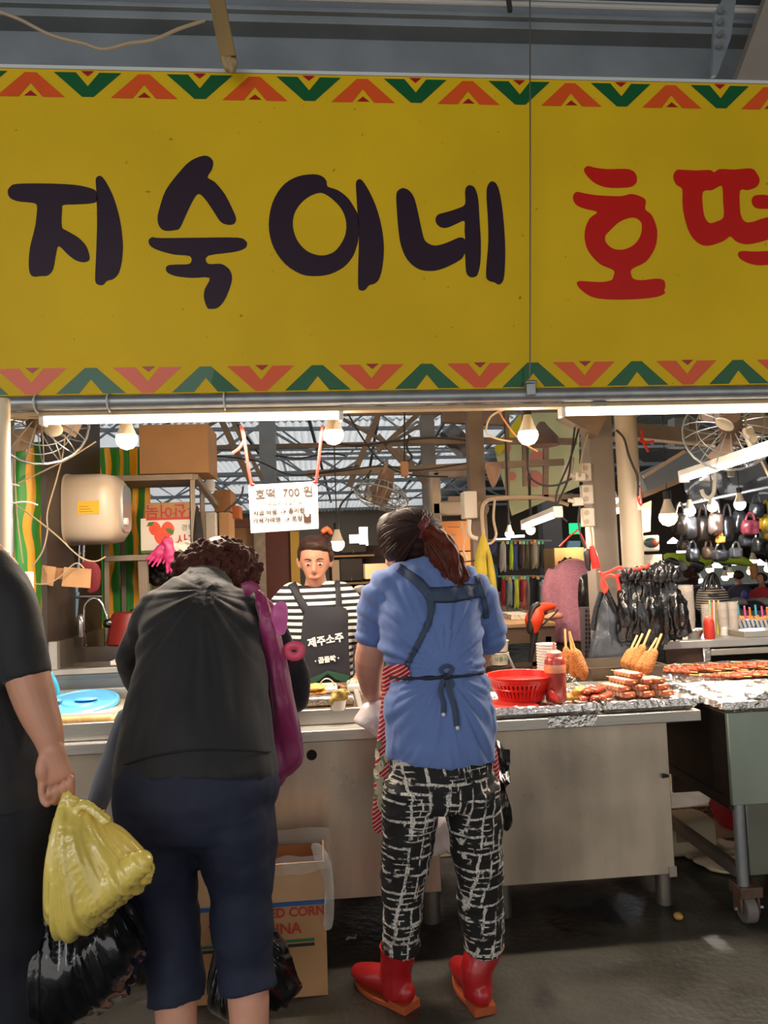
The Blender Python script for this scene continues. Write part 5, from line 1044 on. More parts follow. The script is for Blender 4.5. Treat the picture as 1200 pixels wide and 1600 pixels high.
# clothes on rails
def rail(y0, x0, x1, Y, lab):
    a, b2 = at(x0, y0, Y), at(x1, y0, Y); MB().cyl(a, b2, .012, n=8).build('clothes_rail', GALV, label=lab, cat='rail')
rail(845, 750, 862, 7.1, 'upper rail of the hung clothes'); rail(901, 778, 862, 7.1, 'lower rail of the hung clothes')
G = [(754, 764, 847, 868, 'c6c9cf', 'pale grey'), (763, 777, 847, 870, '3f4767', 'navy'), (781, 791, 850, 893, 'b3aca4', 'light grey'), (789, 797, 850, 884, '2f2823', 'dark brown'), (796, 802, 850, 890, 'b9d43a', 'lime green'), (800, 810, 850, 891, '4c5a9e', 'royal blue'), (810, 816, 850, 888, '2b2220', 'black'), (815, 821, 850, 888, '8b7a68', 'taupe'), (820, 827, 850, 889, '5a5240', 'olive camouflage'), (827, 833, 850, 889, '6d5f4c', 'brown camouflage'), (831, 840, 848, 888, 'a39784', 'beige'), (838, 845, 850, 886, '8f8a80', 'stone grey'), (843, 852, 850, 888, '2d2b2c', 'charcoal')]
G2 = [(783, 790, 904, 946, '9c1f26', 'red'), (789, 794, 906, 940, '2e6f7c', 'teal'), (792, 801, 906, 946, '8f9a94', 'grey-green'), (799, 805, 905, 950, '2f3d77', 'dark blue'), (803, 811, 905, 950, 'c9cf45', 'yellow'), (809, 814, 906, 948, '97948c', 'grey'), (812, 817, 905, 940, '8a1d3a', 'crimson'), (815, 824, 905, 952, 'dd6f62', 'coral pink'), (822, 828, 906, 950, '7f6f66', 'taupe brown'), (826, 840, 903, 950, '272a38', 'wide navy'), (838, 843, 905, 948, '1f1c20', 'narrow black'), (842, 855, 910, 946, '97a0a8', 'pale blue-grey')]
for row, gs in (('upper', G), ('lower', G2)):
    for i, (x0, x1, y0, y1, col, nm) in enumerate(gs):
        t = thing('trousers', '%s trousers clipped on the %s rail of the clothes stall' % (nm, row), 'clothing', at((x0 + x1) / 2, y1, 7.08), 'clothes on the %s rail' % row); xm = (x0 + x1) / 2
        m = MB(); m.pillow([(x0 + 1, y0), (xm, y0 - .5), (x1 - 1, y0), (x1, (y0 + y1) / 2), (x1 - .5, y1), (xm, y1 - 1.5), (x0 + .5, y1 + .5), (x0 - .5, (y0 + y1) / 2)], 7.08 + .03 * (i % 2), .03, K=4, sub=3, nz=.03, seed=i); m.build('cloth', M('garment_' + col, col, .8), t)
        m = MB(); cc = at(xm, y0 - 2, 7.08); m.bb(cc - Vector((.012, .01, .014)), cc + Vector((.012, .01, .014))); m.build('clip', M('clip_%d' % (i % 4), ['3fae5f', 'd8662f', 'd9b83a', '9fd0c4'][i % 4], .5), t)
for i, (x0, y0, x1, y1, col, lab) in enumerate([(773, 885, 790, 925, '2b2a30', 'black jacket heap left of the red trousers'), (769, 884, 776, 930, '2c6f86', 'teal garment at the left of the clothes stall'), (776, 925, 790, 962, 'a39c9c', 'patterned grey garment low on the clothes stall'), (846, 912, 860, 955, 'a5adb3', 'pale grey jacket at the right of the clothes stall'), (856, 930, 880, 952, '6d6f70', 'grey pile of cloth beside the purple shirt'), (790, 948, 830, 962, '9aa59b', 'folded clothes along the stall foot')]):
    m = MB(); m.pillow([(x0, y0), ((x0 + x1) / 2, y0 - 2), (x1, y0 + 2), (x1 + 1, (y0 + y1) / 2), (x1, y1), ((x0 + x1) / 2, y1 + 1), (x0, y1), (x0 - 1, (y0 + y1) / 2)], 7.2, .08, K=5, nz=.08, seed=i); m.build('garment', M('garment_' + col, col, .8, 0, .3, 15), label=lab, cat='clothing')
p7 = at(862, 800, 9); m = MB(); m.bb((p7.x - .12, 9, 0), (p7.x + .12, 9.2, 3.3)); m.build('far_post', M('far_grey', '55565a', .6), label='dark grey post far behind the hung clothes', cat='post')
sheet('far_sign', [(889, 845), (907, 845), (907, 856), (886, 856)], 9, .05, M('pale_blue_sign', '7fb4d0', .5), 'small pale blue sign under the exit sign', 'sign')
# work table with box, drill, buckets
tb = thing('work_table', 'pale topped work table under the hung clothes', 'table', (at(820, 970, 5.6).x, 5.6, 0)); zt = at(820, 972, 5.3).z
x0_, x1_ = at(768, 970, 5.4).x, at(868, 970, 5.2).x
m = MB(); m.bb((x0_, 5.2, zt - .03), (x1_, 6.2, zt)); m.build('tabletop', M('pale_board', 'cbb497', .5, 0, .08), tb, bevel=.005)
m = MB(); m.bb((x0_, 5.22, zt - .14), (x1_, 5.26, zt - .03)); m.bb((x0_, 5.22, zt - .3), (x1_, 5.25, zt - .27)); m.build('table_frame', M('brown_iron', '6b5648', .6, .3), tb)
for x in (x0_ + .03, (x0_ + x1_) / 2 + .05, x1_ - .05, ): m = MB(); m.bb((x - .02, 5.22, 0), (x + .02, 5.26, zt - .1)); m.build('leg', M('brown_iron', '6b5648', .6, .3), tb)
m = MB(); bx(799, 963, 829, 973, 5.5, .3, m); o = m.build('printed_box', M('speckled_box', 'cfc3b4', .6, 0, .5, 40), label='white speckled long box on the work table', cat='box', bevel=.004); o.location.z = zt
m = MB(); m.pillow([(852, 972), (865, 966), (878, 968), (880, 975), (860, 978), (850, 976)], 5.4, .06, K=5, nz=.03); o = m.build('meat_pack', M('pinkish_pack', 'c98b6c', .5), label='pinkish wrapped pack on the work table', cat='pack'); o.location.z = zt
dr = thing('power_drill', 'orange-red power drill with black body hung at the work table', 'drill', at(838, 990, 4.9)); OR = M('drill_orange', 'd8401c', .4); DB = M('drill_black', '221c1a', .5)
m = MB(); m.sweep([at(*p, 4.9) for p in [(833, 982), (834, 970), (839, 958), (846, 950), (864, 947)]], [(.04, .045), (.06, .06), (.055, .055), (.036, .036), (.02, .02)], n=14, sub=4, round_cap=True); m.build('drill_body', OR, dr)
m = MB(); m.sweep([at(*p, 4.88) for p in [(829, 985), (829, 965), (833, 950), (840, 945)]], [(.025, .03), (.022, .03), (.02, .028), (.02, .02)], n=12, sub=3, round_cap=True); m.build('grip', DB, dr)
m = MB(); m.sweep([at(*p, 4.9) for p in [(835, 985), (833, 1010), (828, 1035)]], [.03, .02, .012], n=10); m.build('shaft', DB, dr)
m = MB(); m.sweep([at(*p, 4.9) for p in [(842, 982), (855, 970), (868, 958), (872, 952)]], .006, n=6, sub=4); m.build('power_cord', CABLE, dr)
for i, (y0, y1, lab) in enumerate([(1000, 1017, 'white lidded bucket stacked on another under the work table'), (1019, 1038, 'printed white bucket at the bottom of the stack under the work table')]):
    t = thing('bucket', lab, 'bucket', at(780, y1, 4.9)); b0 = at(780, y1, 4.9); z1_ = at(780, y0, 4.9).z; m = MB(); m.lathe(b0, [(.055, 0), (.062, (z1_ - b0.z) * .9), (.068, (z1_ - b0.z) * .92), (.066, z1_ - b0.z)], 20); m.build('bucket_body', M('bucket_white', 'c9bda9', .5), t)
    if i: text('식용유', .035, b0 + Vector((0, -.064, .04)), M('print_green', '3c5a3a', .6), t)
m = MB(); m.lathe((at(780, 1040, 4.9).x, 4.9, 0), [(.09, 0), (.09, at(780, 1040, 4.9).z)], 20); m.build('stand', DK, label='dark drum stand under the white buckets', cat='stand')
# golden cabinet behind the purple shirt
m = MB(); bx(871, 855, 912, 960, 6.1, .3, m); m.build('metal_cabinet', M('brushed_gold', 'c79a66', .3, .85, .2, 3, stretch=(6, 1, .3)), label='shiny brass-toned cabinet behind the purple-shirted person', cat='cabinet')
m = MB(); bx(912, 948, 931, 1040, 4.7, .03, m); gt = m.build('perforated_post', M('grey_perforated', '6a5f66', .5, .3), label='grey slotted rack post below the column', cat='post')
for k in range(12):
    for q_ in range(3):
        cc = at(916 + q_ * 5, 955 + k * 7, 4.698); m = MB(); m.bb(cc - Vector((.006, .001, .009)), cc + Vector((.006, .0005, .009))); m.build('slot', M('hole_dark', '1b1613', .8), gt)
# plastic bags hung from red string
BAGG = M('grey_glossy_plastic', '4b5058', .25, 0, .25, 7, .8, 22, coat=.5)
gb = thing('grey_bag', 'glossy grey plastic bag hanging on red string from the column', 'bag', at(952, 1038, 4.05))
m = MB(); m.pillow([(944, 922), (952, 940), (966, 955), (978, 975), (988, 1005), (990, 1030), (975, 1038), (958, 1036), (940, 1036), (921, 1034), (922, 1010), (928, 985), (936, 955), (939, 935)], 4.05, .045, K=9, nz=.03, ns=11, crease=.035); m.build('bag_body', BAGG, gb)
for pts in ([(940, 925), (932, 950), (926, 985)], [(947, 922), (958, 945), (972, 965)]): m = MB(); m.sweep([at(*p, 4.0) for p in pts], [(.016, .005)] * 3, n=8, sub=3); m.build('bag_handle', BLACKP, gb)
bb_ = thing('black_bags', 'bunch of shiny black carrier bags tied to the cream pole', 'bags', at(1020, 1003, 4.0))
m = MB()
for i, (x, l, w_) in enumerate([(975, 1000, 9), (988, 1005, 11), (1002, 1000, 12), (1018, 1006, 13), (1034, 1002, 12), (1050, 998, 13), (1062, 992, 12), (996, 1012, 8), (1030, 1010, 9)]):
    top = (975 + (x - 975) * .72 + 4, 902 - (4 if x > 1020 else 0)); yy = 4.0 + .03 * (i % 3)
    m.sweep([at(top[0], top[1], yy), at(top[0] * .6 + x * .4, 930, yy), at(x, 960, yy - .02), at(x + (6 if x > 1030 else 0), l, yy)], [(.03, .02), (w_ / 1180 * 4.6, .035), (w_ / 1180 * 5, .04), (w_ / 1180 * 4.6, .03)], n=14, sub=4)
m.sweep([at(972, 905, 4.02), at(1020, 899, 4.02), at(1055, 893, 4.02)], [(.05, .04), (.06, .05), (.05, .05)], n=12, sub=3)
me = organic(m, 'bag_bunch', .009, 2, bb_.location, [(.03, (38, 38, 4)), (.012, (80, 80, 16))]); put(me, 'bag_bunch', BLACKP, bb_)
for i in range(9):
    m = MB(); x = 972 + i * 10; m.pillow([(x, 892 + (i % 3) * 2), (x + 5, 890 - i % 2 * 3), (x + 9, 898), (x + 6, 908), (x - 2, 906)], 3.96, .018, K=3, nz=.03, seed=i); m.build('bag_top', BLACKP, bb_)
for i, (pts, lab) in enumerate([([(936, 893), (942, 900), (940, 912), (944, 925), (948, 918), (943, 905), (952, 898), (962, 901), (970, 897)], 'tangled red string knot tied round the grey column'), ([(940, 898), (955, 892), (968, 886), (975, 890)], 'red string running from the column to the pole'),
                                ([(975, 905), (985, 892), (1000, 888), (1010, 886), (1014, 880)], 'red string tied on the cream pole above the black bags'), ([(1003, 884), (1004, 895), (1007, 905), (1015, 903)], 'loose red string end above the black bags'), ([(963, 897), (966, 910), (968, 922)], 'red string end dangling beside the grey bag'),
                                ([(1002, 672), (1004, 683), (1001, 688), (1010, 691), (1022, 690)], 'red string bow tied on the beam at upper right'), ([(1003, 686), (1008, 697), (1013, 706)], 'loose tail of the red bow on the beam at upper right')]):
    MB().sweep([at(*p, 3.98 if i < 5 else 4.4) for p in pts], [(.009, .004)] * len(pts), n=7, sub=4).build('red_string', RED_TAPE, label=lab, cat='string')
m = MB(); m.pillow([(905, 905), (912, 898), (920, 900), (922, 930), (918, 955), (906, 955), (903, 935)], 4.85, .04, K=5, nz=.02); m.build('black_bag', BLACKP, label='slim black bag hanging between the purple shirt and column', cat='bag')
# back worktop on the right
bw = thing('back_worktop', 'steel worktop with foil wrapped leg behind the meat skewers', 'worktop', (2.4, 4.2, 0)); bz = at(1100, 1000, 4.1).z; bx0_ = at(1036, 1000, 4.1).x
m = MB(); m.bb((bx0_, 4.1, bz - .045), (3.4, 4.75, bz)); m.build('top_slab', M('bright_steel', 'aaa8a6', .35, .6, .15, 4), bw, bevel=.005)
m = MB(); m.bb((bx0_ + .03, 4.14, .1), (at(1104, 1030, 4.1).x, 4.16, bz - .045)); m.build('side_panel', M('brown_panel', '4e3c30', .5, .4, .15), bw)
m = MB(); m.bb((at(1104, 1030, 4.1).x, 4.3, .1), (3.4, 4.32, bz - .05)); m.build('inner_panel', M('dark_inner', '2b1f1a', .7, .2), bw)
m = MB(); m.bar((at(1108, 1030, 4.1).x, 4.13, 0), (at(1107, 1030, 4.1).x, 4.13, bz - .04), .045, .04); m.build('leg', FOIL, bw, bevel=.006)
m = MB(); m.bb((at(1113, 1030, 4.1).x, 4.105, bz - .09), (3.4, 4.14, bz - .055)); m.build('cross_rail', STEEL, bw, bevel=.003)
m = MB(); m.bb((at(1163, 990, 4.12).x, 4.12, bz), (3.0, 4.3, at(1163, 987, 4.12).z)); m.build('steel_box', STEEL, label='low steel box on the back worktop at the right edge', cat='box', bevel=.003)
CLR = M('clear_cup', 'e3d8cc', .12, 0, .0, 1, alpha=.3, coat=.5)
def cups(x, y0, y1, wpx, Y, n, label, flare=1.15, group=None):
    t = thing('cup_stack', label, 'cups', at(x, y1, Y)); a = at(x, y1, Y); a.z = bz; t.location = a; H_ = at(x, y0, Y).z - bz; r_ = wpx / 2 / FPX * Y * 1.03
    hc = .1; st = (H_ - hc) / max(1, n - 1) if n > 1 else 0
    for i in range(n):
        m = MB(); m.lathe(a + Vector((0, 0, i * st)), [(r_ / flare, 0), (r_, hc - .004), (r_ + .004, hc), (r_ - .002, hc), (r_ / flare - .003, .003)], 20); m.build('clear_cup', CLR, t)
    return t
cups(1075, 914, 996, 25, 4.3, 12, 'tall stack of clear plastic cups beside the black bags', 1.2)
cups(1105, 944, 990, 15, 4.35, 2, 'short stack of clear cups behind the small ketchup bottle'); cups(1131, 941, 990, 16, 4.3, 3, 'clear cups on the back worktop, left of the twin stacks'); cups(1147, 940, 990, 17, 4.3, 3, 'clear cups on the back worktop, right of the twin stacks')
kb = at(1109, 1000, 4.15); squeeze(Vector((kb.x, 4.15, bz)), .03, .14, 'small red ketchup bottle on the back worktop', M('ketchup_red', 'b83222', .35, coat=.3))
m = MB(); kk = at(1084, 995, 4.2); m.lathe((kk.x, 4.2, bz), [(.035, 0), (.052, .035), (.056, .045), (.052, .048), (.03, .02), (.0001, .02)], 22); m.build('foil_bowl', FOIL, label='foil covered bowl beside the tall cup stack', cat='bowl')
m = MB(); kk = at(1067, 995, 4.15); m.bb((kk.x - .025, 4.13, bz), (kk.x + .02, 4.17, bz + .055)); m.build('small_carton', WHITE, label='small white carton at the left end of the back worktop', cat='carton', bevel=.004)
STR = ['f2d23a', '3aa7c4', 'f07f3a', 'e9e2d2', 'e2569a', '7cc24a']
sh = thing('straw_bunch', 'bunch of coloured straws standing behind the small ketchup bottle', 'straws', at(1117, 975, 4.33)); sh.location.z = bz
for i in range(9):
    m = MB(); x = 1110 + i * 1.9; b0 = at(x, 985, 4.33); b0.z = bz; m.cyl(b0, at(x + (i - 4) * .4, 938 + (i % 3) * 2, 4.33), .0045, n=7); m.build('straw', M('straw_%d' % (i % 6), STR[i % 6], .4), sh)
SB = striped('striped_paper', 42, '2f6aa8', 'ece4d4', rot=R(28), wob=.02, ratio=.35, soft=.05)
N, L, b = nodes(SB)
for i, (x0, x1, lab) in enumerate([(1117, 1127, 'blue and white striped snack tray beside the ketchup bottle'), (1152, 1178, 'blue and white striped snack tray with popcorn, left of two at the right'), (1179, 1205, 'blue and white striped snack tray at the right picture edge')]):
    t = thing('snack_tray', lab, 'tray', at((x0 + x1) / 2, 990, 4.4)); a, b2 = at(x0, 990, 4.4), at(x1, 968, 4.4); m = MB(); za = bz + .0
    m.hull([Vector((a.x + .01, 4.4, za)), Vector((b2.x - .01, 4.4, za)), Vector((b2.x - .01, 4.52, za)), Vector((a.x + .01, 4.52, za))], [Vector((a.x, 4.37, b2.z)), Vector((b2.x, 4.37, b2.z)), Vector((b2.x, 4.55, b2.z)), Vector((a.x, 4.55, b2.z))]); m.build('tray_body', SB, t)
    if i:
        m = MB(); rg = random.Random(i)
        for k in range(26): m.ball((rg.uniform(a.x + .01, b2.x - .01), rg.uniform(4.38, 4.54), b2.z + rg.uniform(0, .012)), rg.uniform(.008, .014), 6)
        m.build('popcorn', M('popcorn', 'e0a060', .7, 0, .2, 40), t, kind='stuff')
        for k, (dx, col) in enumerate([(4, 'straw_1'), (14, 'straw_4'), (22, 'straw_2')]):
            m = MB(); m.cyl(at(x0 + dx, 975, 4.45), at(x0 + dx - 3, 945 + 2 * k, 4.45), .006, n=7); m.build('straw', M(col, STR[int(col[-1])], .4), t)
m = MB(); bx(1060, 930, 1075, 975, 4.45, .02, m); m.build('paper_sheet', M('tan_paper', 'cdb79c', .7), label='pale tan card leaning behind the tall cup stack', cat='card')
# hook, power strip
hk = thing('plastic_hook', 'white J-shaped hook hanging under the right tube light', 'hook', at(1122, 755, 4.3))
m = MB(); m.sweep([at(*p, 4.3) for p in [(1118, 735), (1117, 755), (1115, 770), (1108, 778), (1100, 774), (1096, 765)]], .012, n=10, sub=4); m.build('hook', WHITE, hk)
m = MB(); m.sweep([at(*p, 4.3) for p in [(1122, 650), (1120, 690), (1118, 737)]], .007, n=8); m.build('rod', CABLE, hk)
ps = thing('power_strip', 'cream three-socket power strip hanging at upper right', 'socket', at(1175, 710, 3.5)); a, b2 = at(1166, 668, 3.5), at(1182, 706, 3.5)
m = MB(); m.bar(a, b2, .055, .03, up=(0, 1, 0)); m.build('strip_body', CREAM, ps, bevel=.012)
for k in range(3):
    cc = a.lerp(b2, .18 + .32 * k); m = MB(); m.cyl(cc + Vector((-.0, -.022, 0)), cc + Vector((0, -.012, 0)), .019, n=16); m.build('outlet', M('outlet_tan', 'b9a88f', .5) if k < 2 else M('outlet_dark', '6d5a48', .5), ps)
m = MB(); m.sweep([at(*p, 3.5) for p in [(1163, 645), (1165, 658), (1166, 668)]], .006, n=7, sub=3); m.build('cord', CABLE_W, ps)
m = MB(); m.sweep([at(*p, 3.5) for p in [(1182, 706), (1190, 722), (1202, 745)]], .006, n=7, sub=3); m.build('cord', CABLE_W, ps)
MB().sweep([at(*p, 3.9) for p in [(1124, 650), (1128, 675), (1140, 690), (1165, 693)]], .006, n=7, sub=4).build('cord', CABLE_W, label='pale cord looping from the right fan to the power strip', cat='cord')
m = MB(); bx(1140, 733, 1149, 745, 4.5, .03, m); m.build('pull_switch', M('padlock_grey', '8a8076', .5, .4), label='small grey switch hanging below the slanting tube', cat='switch', bevel=.005)
# hall beams and film at right
for p, q, Y, w_, mt, lab in [((990, 674), (1150, 690), 4.6, .09, RUSTY, 'brown horizontal beam right of the cream pole'), ((1000, 755), (1145, 690), 5.0, .13, PAINT, 'slanting grey roof beam at the right, upper'), ((1000, 770), (1160, 705), 5.2, .08, RUSTY, 'slanting brown roof beam at the right, lower'),
                             ((1060, 655), (1060, 700), 4.8, .1, PAINT, 'grey roof hanger right of the cream pole'), ((1082, 655), (1082, 700), 4.8, .06, RUSTY, 'thin brown roof hanger right of the cream pole'), ((1005, 745), (1070, 705), 4.5, .02, M('tan_conduit', 'b99f83', .5), 'thin tan pipe bending up at the right'),
                             ((880, 640), (935, 670), 4.3, .12, RUSTY, 'brown bracket at the head of the grey column')]:
    MB().bar(at(*p, Y), at(*q, Y), w_).build('roof_beam', mt, label=lab, cat='beam')
FILM = M('silver_film', '9c9c9e', .18, .75, .2, 3, .8, 9)
for pts, lab in [([(1065, 745), (1105, 735), (1125, 800), (1090, 795)], 'crinkled silver film hanging left of the handbag stall'), ([(1105, 738), (1200, 712), (1212, 790), (1125, 780)], 'wide silver film sheet behind the slanting tube light')]:
    q_ = [at(*p, 7.6) for p in pts]; m = MB(); n_ = 14
    for i in range(n_ + 1):
        for j in range(n_ + 1):
            p = q_[0].lerp(q_[1], i / n_).lerp(q_[3].lerp(q_[2], i / n_), j / n_); m.v.append(p + Vector((0, .12 * noise.noise(p * 4), 0)))
    for i in range(n_):
        for j in range(n_): a = i * (n_ + 1) + j; m.f.append([a, a + 1, a + n_ + 2, a + n_ + 1])
    k_ = len(m.v); m.v += [v + Vector((0, .004, 0)) for v in m.v[:k_]]; m.f += [[x + k_ for x in f][::-1] for f in m.f[:]]
    m.build('silver_film', FILM, label=lab, cat='film')
sheet('cream_board', [(998, 790), (1018, 782), (1016, 830), (998, 834)], 5.2, .01, M('cream_panel', 'cbb6a2', .5), 'cream board right of the pole below the big bulb', 'board')
tbx = thing('toy_box', 'white open-front box on a shelf right of the cream pole', 'box', at(1015, 860, 5.0)); m = MB(); bx(1000, 836, 1030, 862, 5.0, .2, m); m.build('box_body', WHITE, tbx, bevel=.01)
m = MB(); cc = at(1018, 848, 4.997); m.ball(cc, (.055, .006, .035), 18); hole = m.build('oval_window', M('dark_glass', '3c4a48', .2, 0, .5, 20), tbx)
m = MB(); cc = at(1024, 848, 4.99); m.ball(cc, (.018, .006, .018), 10); m.build('orange_item', OR, tbx)
m = MB(); bx(1000, 866, 1034, 884, 5.05, .2, m); m.build('white_books', M('white_stack', 'd6cfc6', .6, 0, .25, 30), label='stack of white packets under the open-front box', cat='packets')
m = MB(); m.pillow([(1012, 900), (1020, 890), (1034, 882), (1048, 884), (1056, 896), (1052, 905), (1030, 903)], 4.3, .04, K=5, nz=.03); m.build('cream_bag', M('cream_bag', 'd3bfa4', .5), label='cream plastic bag behind the tops of the black bags', cat='bag')
# handbag stall
rng = random.Random(5)
MB().cyl(at(1060, 790, 6.9), at(1215, 758, 6.5), .015, n=8).build('bag_rail', GALV, label='long rail carrying the hanging handbags', cat='rail')
HB = [(1062, 815, 20, 40, '2b2622', 'dark brown'), (1078, 820, 18, 44, '1e1c1c', 'glossy black'), (1098, 822, 20, 46, '2a2422', 'black quilted'), (1118, 815, 18, 42, '3a2d26', 'brown'), (1136, 822, 20, 46, '1d1b1d', 'large black'), (1155, 812, 18, 40, '2c2b2e', 'charcoal'), (1172, 822, 24, 28, '6d2a35', 'wine red'), (1168, 842, 22, 24, '2f3036', 'dark slate'), (1196, 820, 16, 50, 'd8b31c', 'yellow'), (1186, 850, 18, 30, '1c1b1b', 'small black lower'),
      (1082, 865, 18, 26, '232224', 'lower black'), (1107, 862, 16, 24, '5b4636', 'tan'), (1125, 866, 22, 22, '1f1f22', 'wide black lower'), (1150, 862, 18, 20, '4b4a4c', 'grey'), (1068, 850, 14, 20, '3a302b', 'little brown'), (1126, 842, 9, 14, 'c98436', 'orange charm'), (1182, 795, 20, 30, '2a2c30', 'black tote top'), (1203, 855, 14, 30, '2a2a2c', 'edge black')]
hb_n = {}
for i, (x, y, w_, h_, col, nm) in enumerate(HB):
    Y = 6.6 + .12 * (i % 3); t = thing('handbag', nm + ' handbag hanging in the stall at the right', 'handbag', at(x, y + h_ / 2, Y), 'hanging handbags'); t['label'] = nm + ' bag hanging in the handbag stall at the right'
    m = MB(); m.pillow([(x - w_ / 2, y - h_ * .3), (x, y - h_ * .34), (x + w_ / 2, y - h_ * .3), (x + w_ * .55, y + h_ * .3), (x + w_ * .4, y + h_ / 2), (x, y + h_ * .52), (x - w_ * .4, y + h_ / 2), (x - w_ * .55, y + h_ * .3)], Y, .06, K=5, sub=3, nz=.03, seed=i, pw=.35); m.build('bag_body', M('leather_' + col, col, .3, 0, .3, 14, .3, 20, coat=.4), t)
    m = MB(); m.sweep([at(*p, Y) for p in [(x - w_ * .3, y - h_ * .28), (x - w_ * .2, y - h_ * .6), (x, y - h_ * .75), (x + w_ * .2, y - h_ * .6), (x + w_ * .3, y - h_ * .28)]], .011, n=7, sub=3); m.build('handle', M('leather_' + col, col, .3, 0, .3, 14, .3, 20, coat=.4), t)
ph = thing('patterned_handbag', 'large grey zigzag patterned handbag behind the cup stacks', 'handbag', at(1114, 950, 5.6))
ZG = striped('zigzag_weave', 55, '2e2b2c', 'a59c90', wob=.05, ratio=.6, soft=.1, axis='Z')
m = MB(); m.pillow([(1095, 918), (1112, 914), (1130, 918), (1137, 940), (1135, 955), (1112, 958), (1091, 955), (1090, 938)], 5.6, .1, K=6, nz=.02, pw=.35); m.build('bag_body', ZG, ph)
for dx in (-9, 9): m = MB(); m.sweep([at(*p, 5.55) for p in [(1112 + dx - 4, 922), (1112 + dx * .5 - 3, 903), (1113, 896), (1112 + dx * .5 + 3, 903), (1112 + dx + 4, 922)]], .014, n=8, sub=4); m.build('handle', M('leather_1e1c1c', '1e1c1c', .3), ph)
m = MB(); m.sweep([at(*p, 5.48) for p in [(1106, 928), (1112, 931), (1118, 930), (1124, 927)]], .008, n=6, sub=3); m.build('bow', M('leather_1e1c1c', '1e1c1c', .3), ph)
LIME = M('lime_canopy', 'b4cf3a', .5, 0, .08)
for pts, lab in [([(1042, 864), (1108, 870), (1106, 884), (1070, 890), (1042, 880)], 'lime green canopy drape, left part by the cup stack'), ([(1108, 862), (1158, 868), (1178, 884), (1140, 882), (1106, 876)], 'lime green canopy drape, right part above the far shoppers')]:
    m = MB(); m.pillow(pts, 9, .06, K=4, nz=.05); m.build('lime_canopy', LIME, label=lab, cat='canopy')
m = MB(); bx(1095, 880, 1230, 915, 12, .1, m); m.build('teal_wall_panel', M('pale_teal', 'a9b8aa', .7), label='pale teal wall panel behind the far shoppers', cat='panel')
m = MB(); m.cyl(at(1177, 880, 9.6), at(1179, 905, 9.6), .05, n=12); m.build('orange_post', M('orange_wrap', 'd08a50', .5), label='orange wrapped post head between the far shoppers', cat='post')
m = MB(); bx(1072, 910, 1215, 918, 10.5, .1, m); m.build('blue_stripe_board', M('navy_board', '3c4470', .6), label='navy blue board strip behind the far shoppers', cat='board')
m = MB(); bx(1130, 937, 1215, 1000, 8.6, .5, m); m.build('far_counter', M('grey_counter', '8f8a84', .6), label='grey far counter in front of the far shoppers', cat='counter')
for i, (x, y, w_, h_, col, lab) in enumerate([(1152, 940, 22, 12, '8b8782', 'grey heap of clothes below the far shoppers, left'), (1178, 946, 30, 14, '2b2b2d', 'black heap of clothes below the far shoppers, middle'), (1195, 940, 14, 12, '9a9590', 'pale heap of clothes at the right edge')]):
    m = MB(); m.pillow([(x - w_ / 2, y + h_ / 2), (x - w_ / 2, y), (x - w_ / 4, y - h_ / 2), (x + w_ / 4, y - h_ / 2), (x + w_ / 2, y), (x + w_ / 2, y + h_ / 2)], 8.3, .15, K=5, nz=.08, seed=i); m.build('clothes_heap', M('garment_' + col, col, .8, 0, .3, 12), label=lab, cat='clothing')
for i, (x, y) in enumerate([(1049, 880), (1062, 884), (1076, 893), (1088, 885), (1062, 900), (1083, 905)]):
    m = MB(); m.pillow([(x - 8, y - 6), (x, y - 9), (x + 8, y - 5), (x + 7, y + 8), (x - 6, y + 9)], 8 + .1 * i, .1, K=4, nz=.1, seed=i); m.build('hanging_ware', M('ware_%d' % (i % 3), ['2b292b', '8f8d92', '54302c'][i % 3], .4, 0, .5, 10, coat=.3), label=['dark', 'silvery', 'reddish', 'black', 'pale grey', 'maroon'][i] + ' hanging ware under the lime canopy', cat='goods')
# ------------------------------------------------------------ people
from mathutils.bvhtree import BVHTree
P = at
def bvh_of(o):
    me = o.data; T = o.matrix_world if not o.parent else Matrix.Translation(rootloc(o)); return BVHTree.FromPolygons([T @ v.co for v in me.vertices], [tuple(p.vertices) for p in me.polygons])
def on(bvh, px, py, off=.004):
    """point where the sight line through a photo pixel meets a modelled garment, so a strap can lie on it"""
    d = (at(px, py, 1) - EYE).normalized(); h = bvh.ray_cast(EYE, d)
    return (h[0] + h[1] * off * (1 if h[1].dot(d) < 0 else -1)) if h[0] is not None else None
def ribbon(bvhs, pts, wd, mat, name, par, label=None, th=.0015, off=.004, sub=6, horiz=False):
    pp = cr([tuple(p) for p in pts], sub); m = MB(); k = 0; rows = []
    for i, p in enumerate(pp):
        t = (pp[min(i + 1, len(pp) - 1)] - pp[max(i - 1, 0)]); t = t / (np.linalg.norm(t) + 1e-9); nn = np.array([-t[1], t[0]]); w = wd if isinstance(wd, (int, float)) else np.interp(i / (len(pp) - 1), np.linspace(0, 1, len(wd)), wd)
        row = []
        for s in (-1, -.33, .33, 1):
            q = p + nn * w / 2 * s; h = None
            for b in bvhs:
                h = on(b, q[0], q[1], off)
                if h is not None: break
            row.append(h)
        if all(x is not None for x in row): rows.append(row)
    if len(rows) < 2: return None
    for row in rows: m.v += row
    for i in range(len(rows) - 1):
        for j in range(3): a = i * 4 + j; m.f.append([a, a + 1, a + 5, a + 4])
    o = m.build(name, mat, par, label=label); s = o.modifiers.new('thick', 'SOLIDIFY'); s.thickness = .003; s.offset = 1; return o
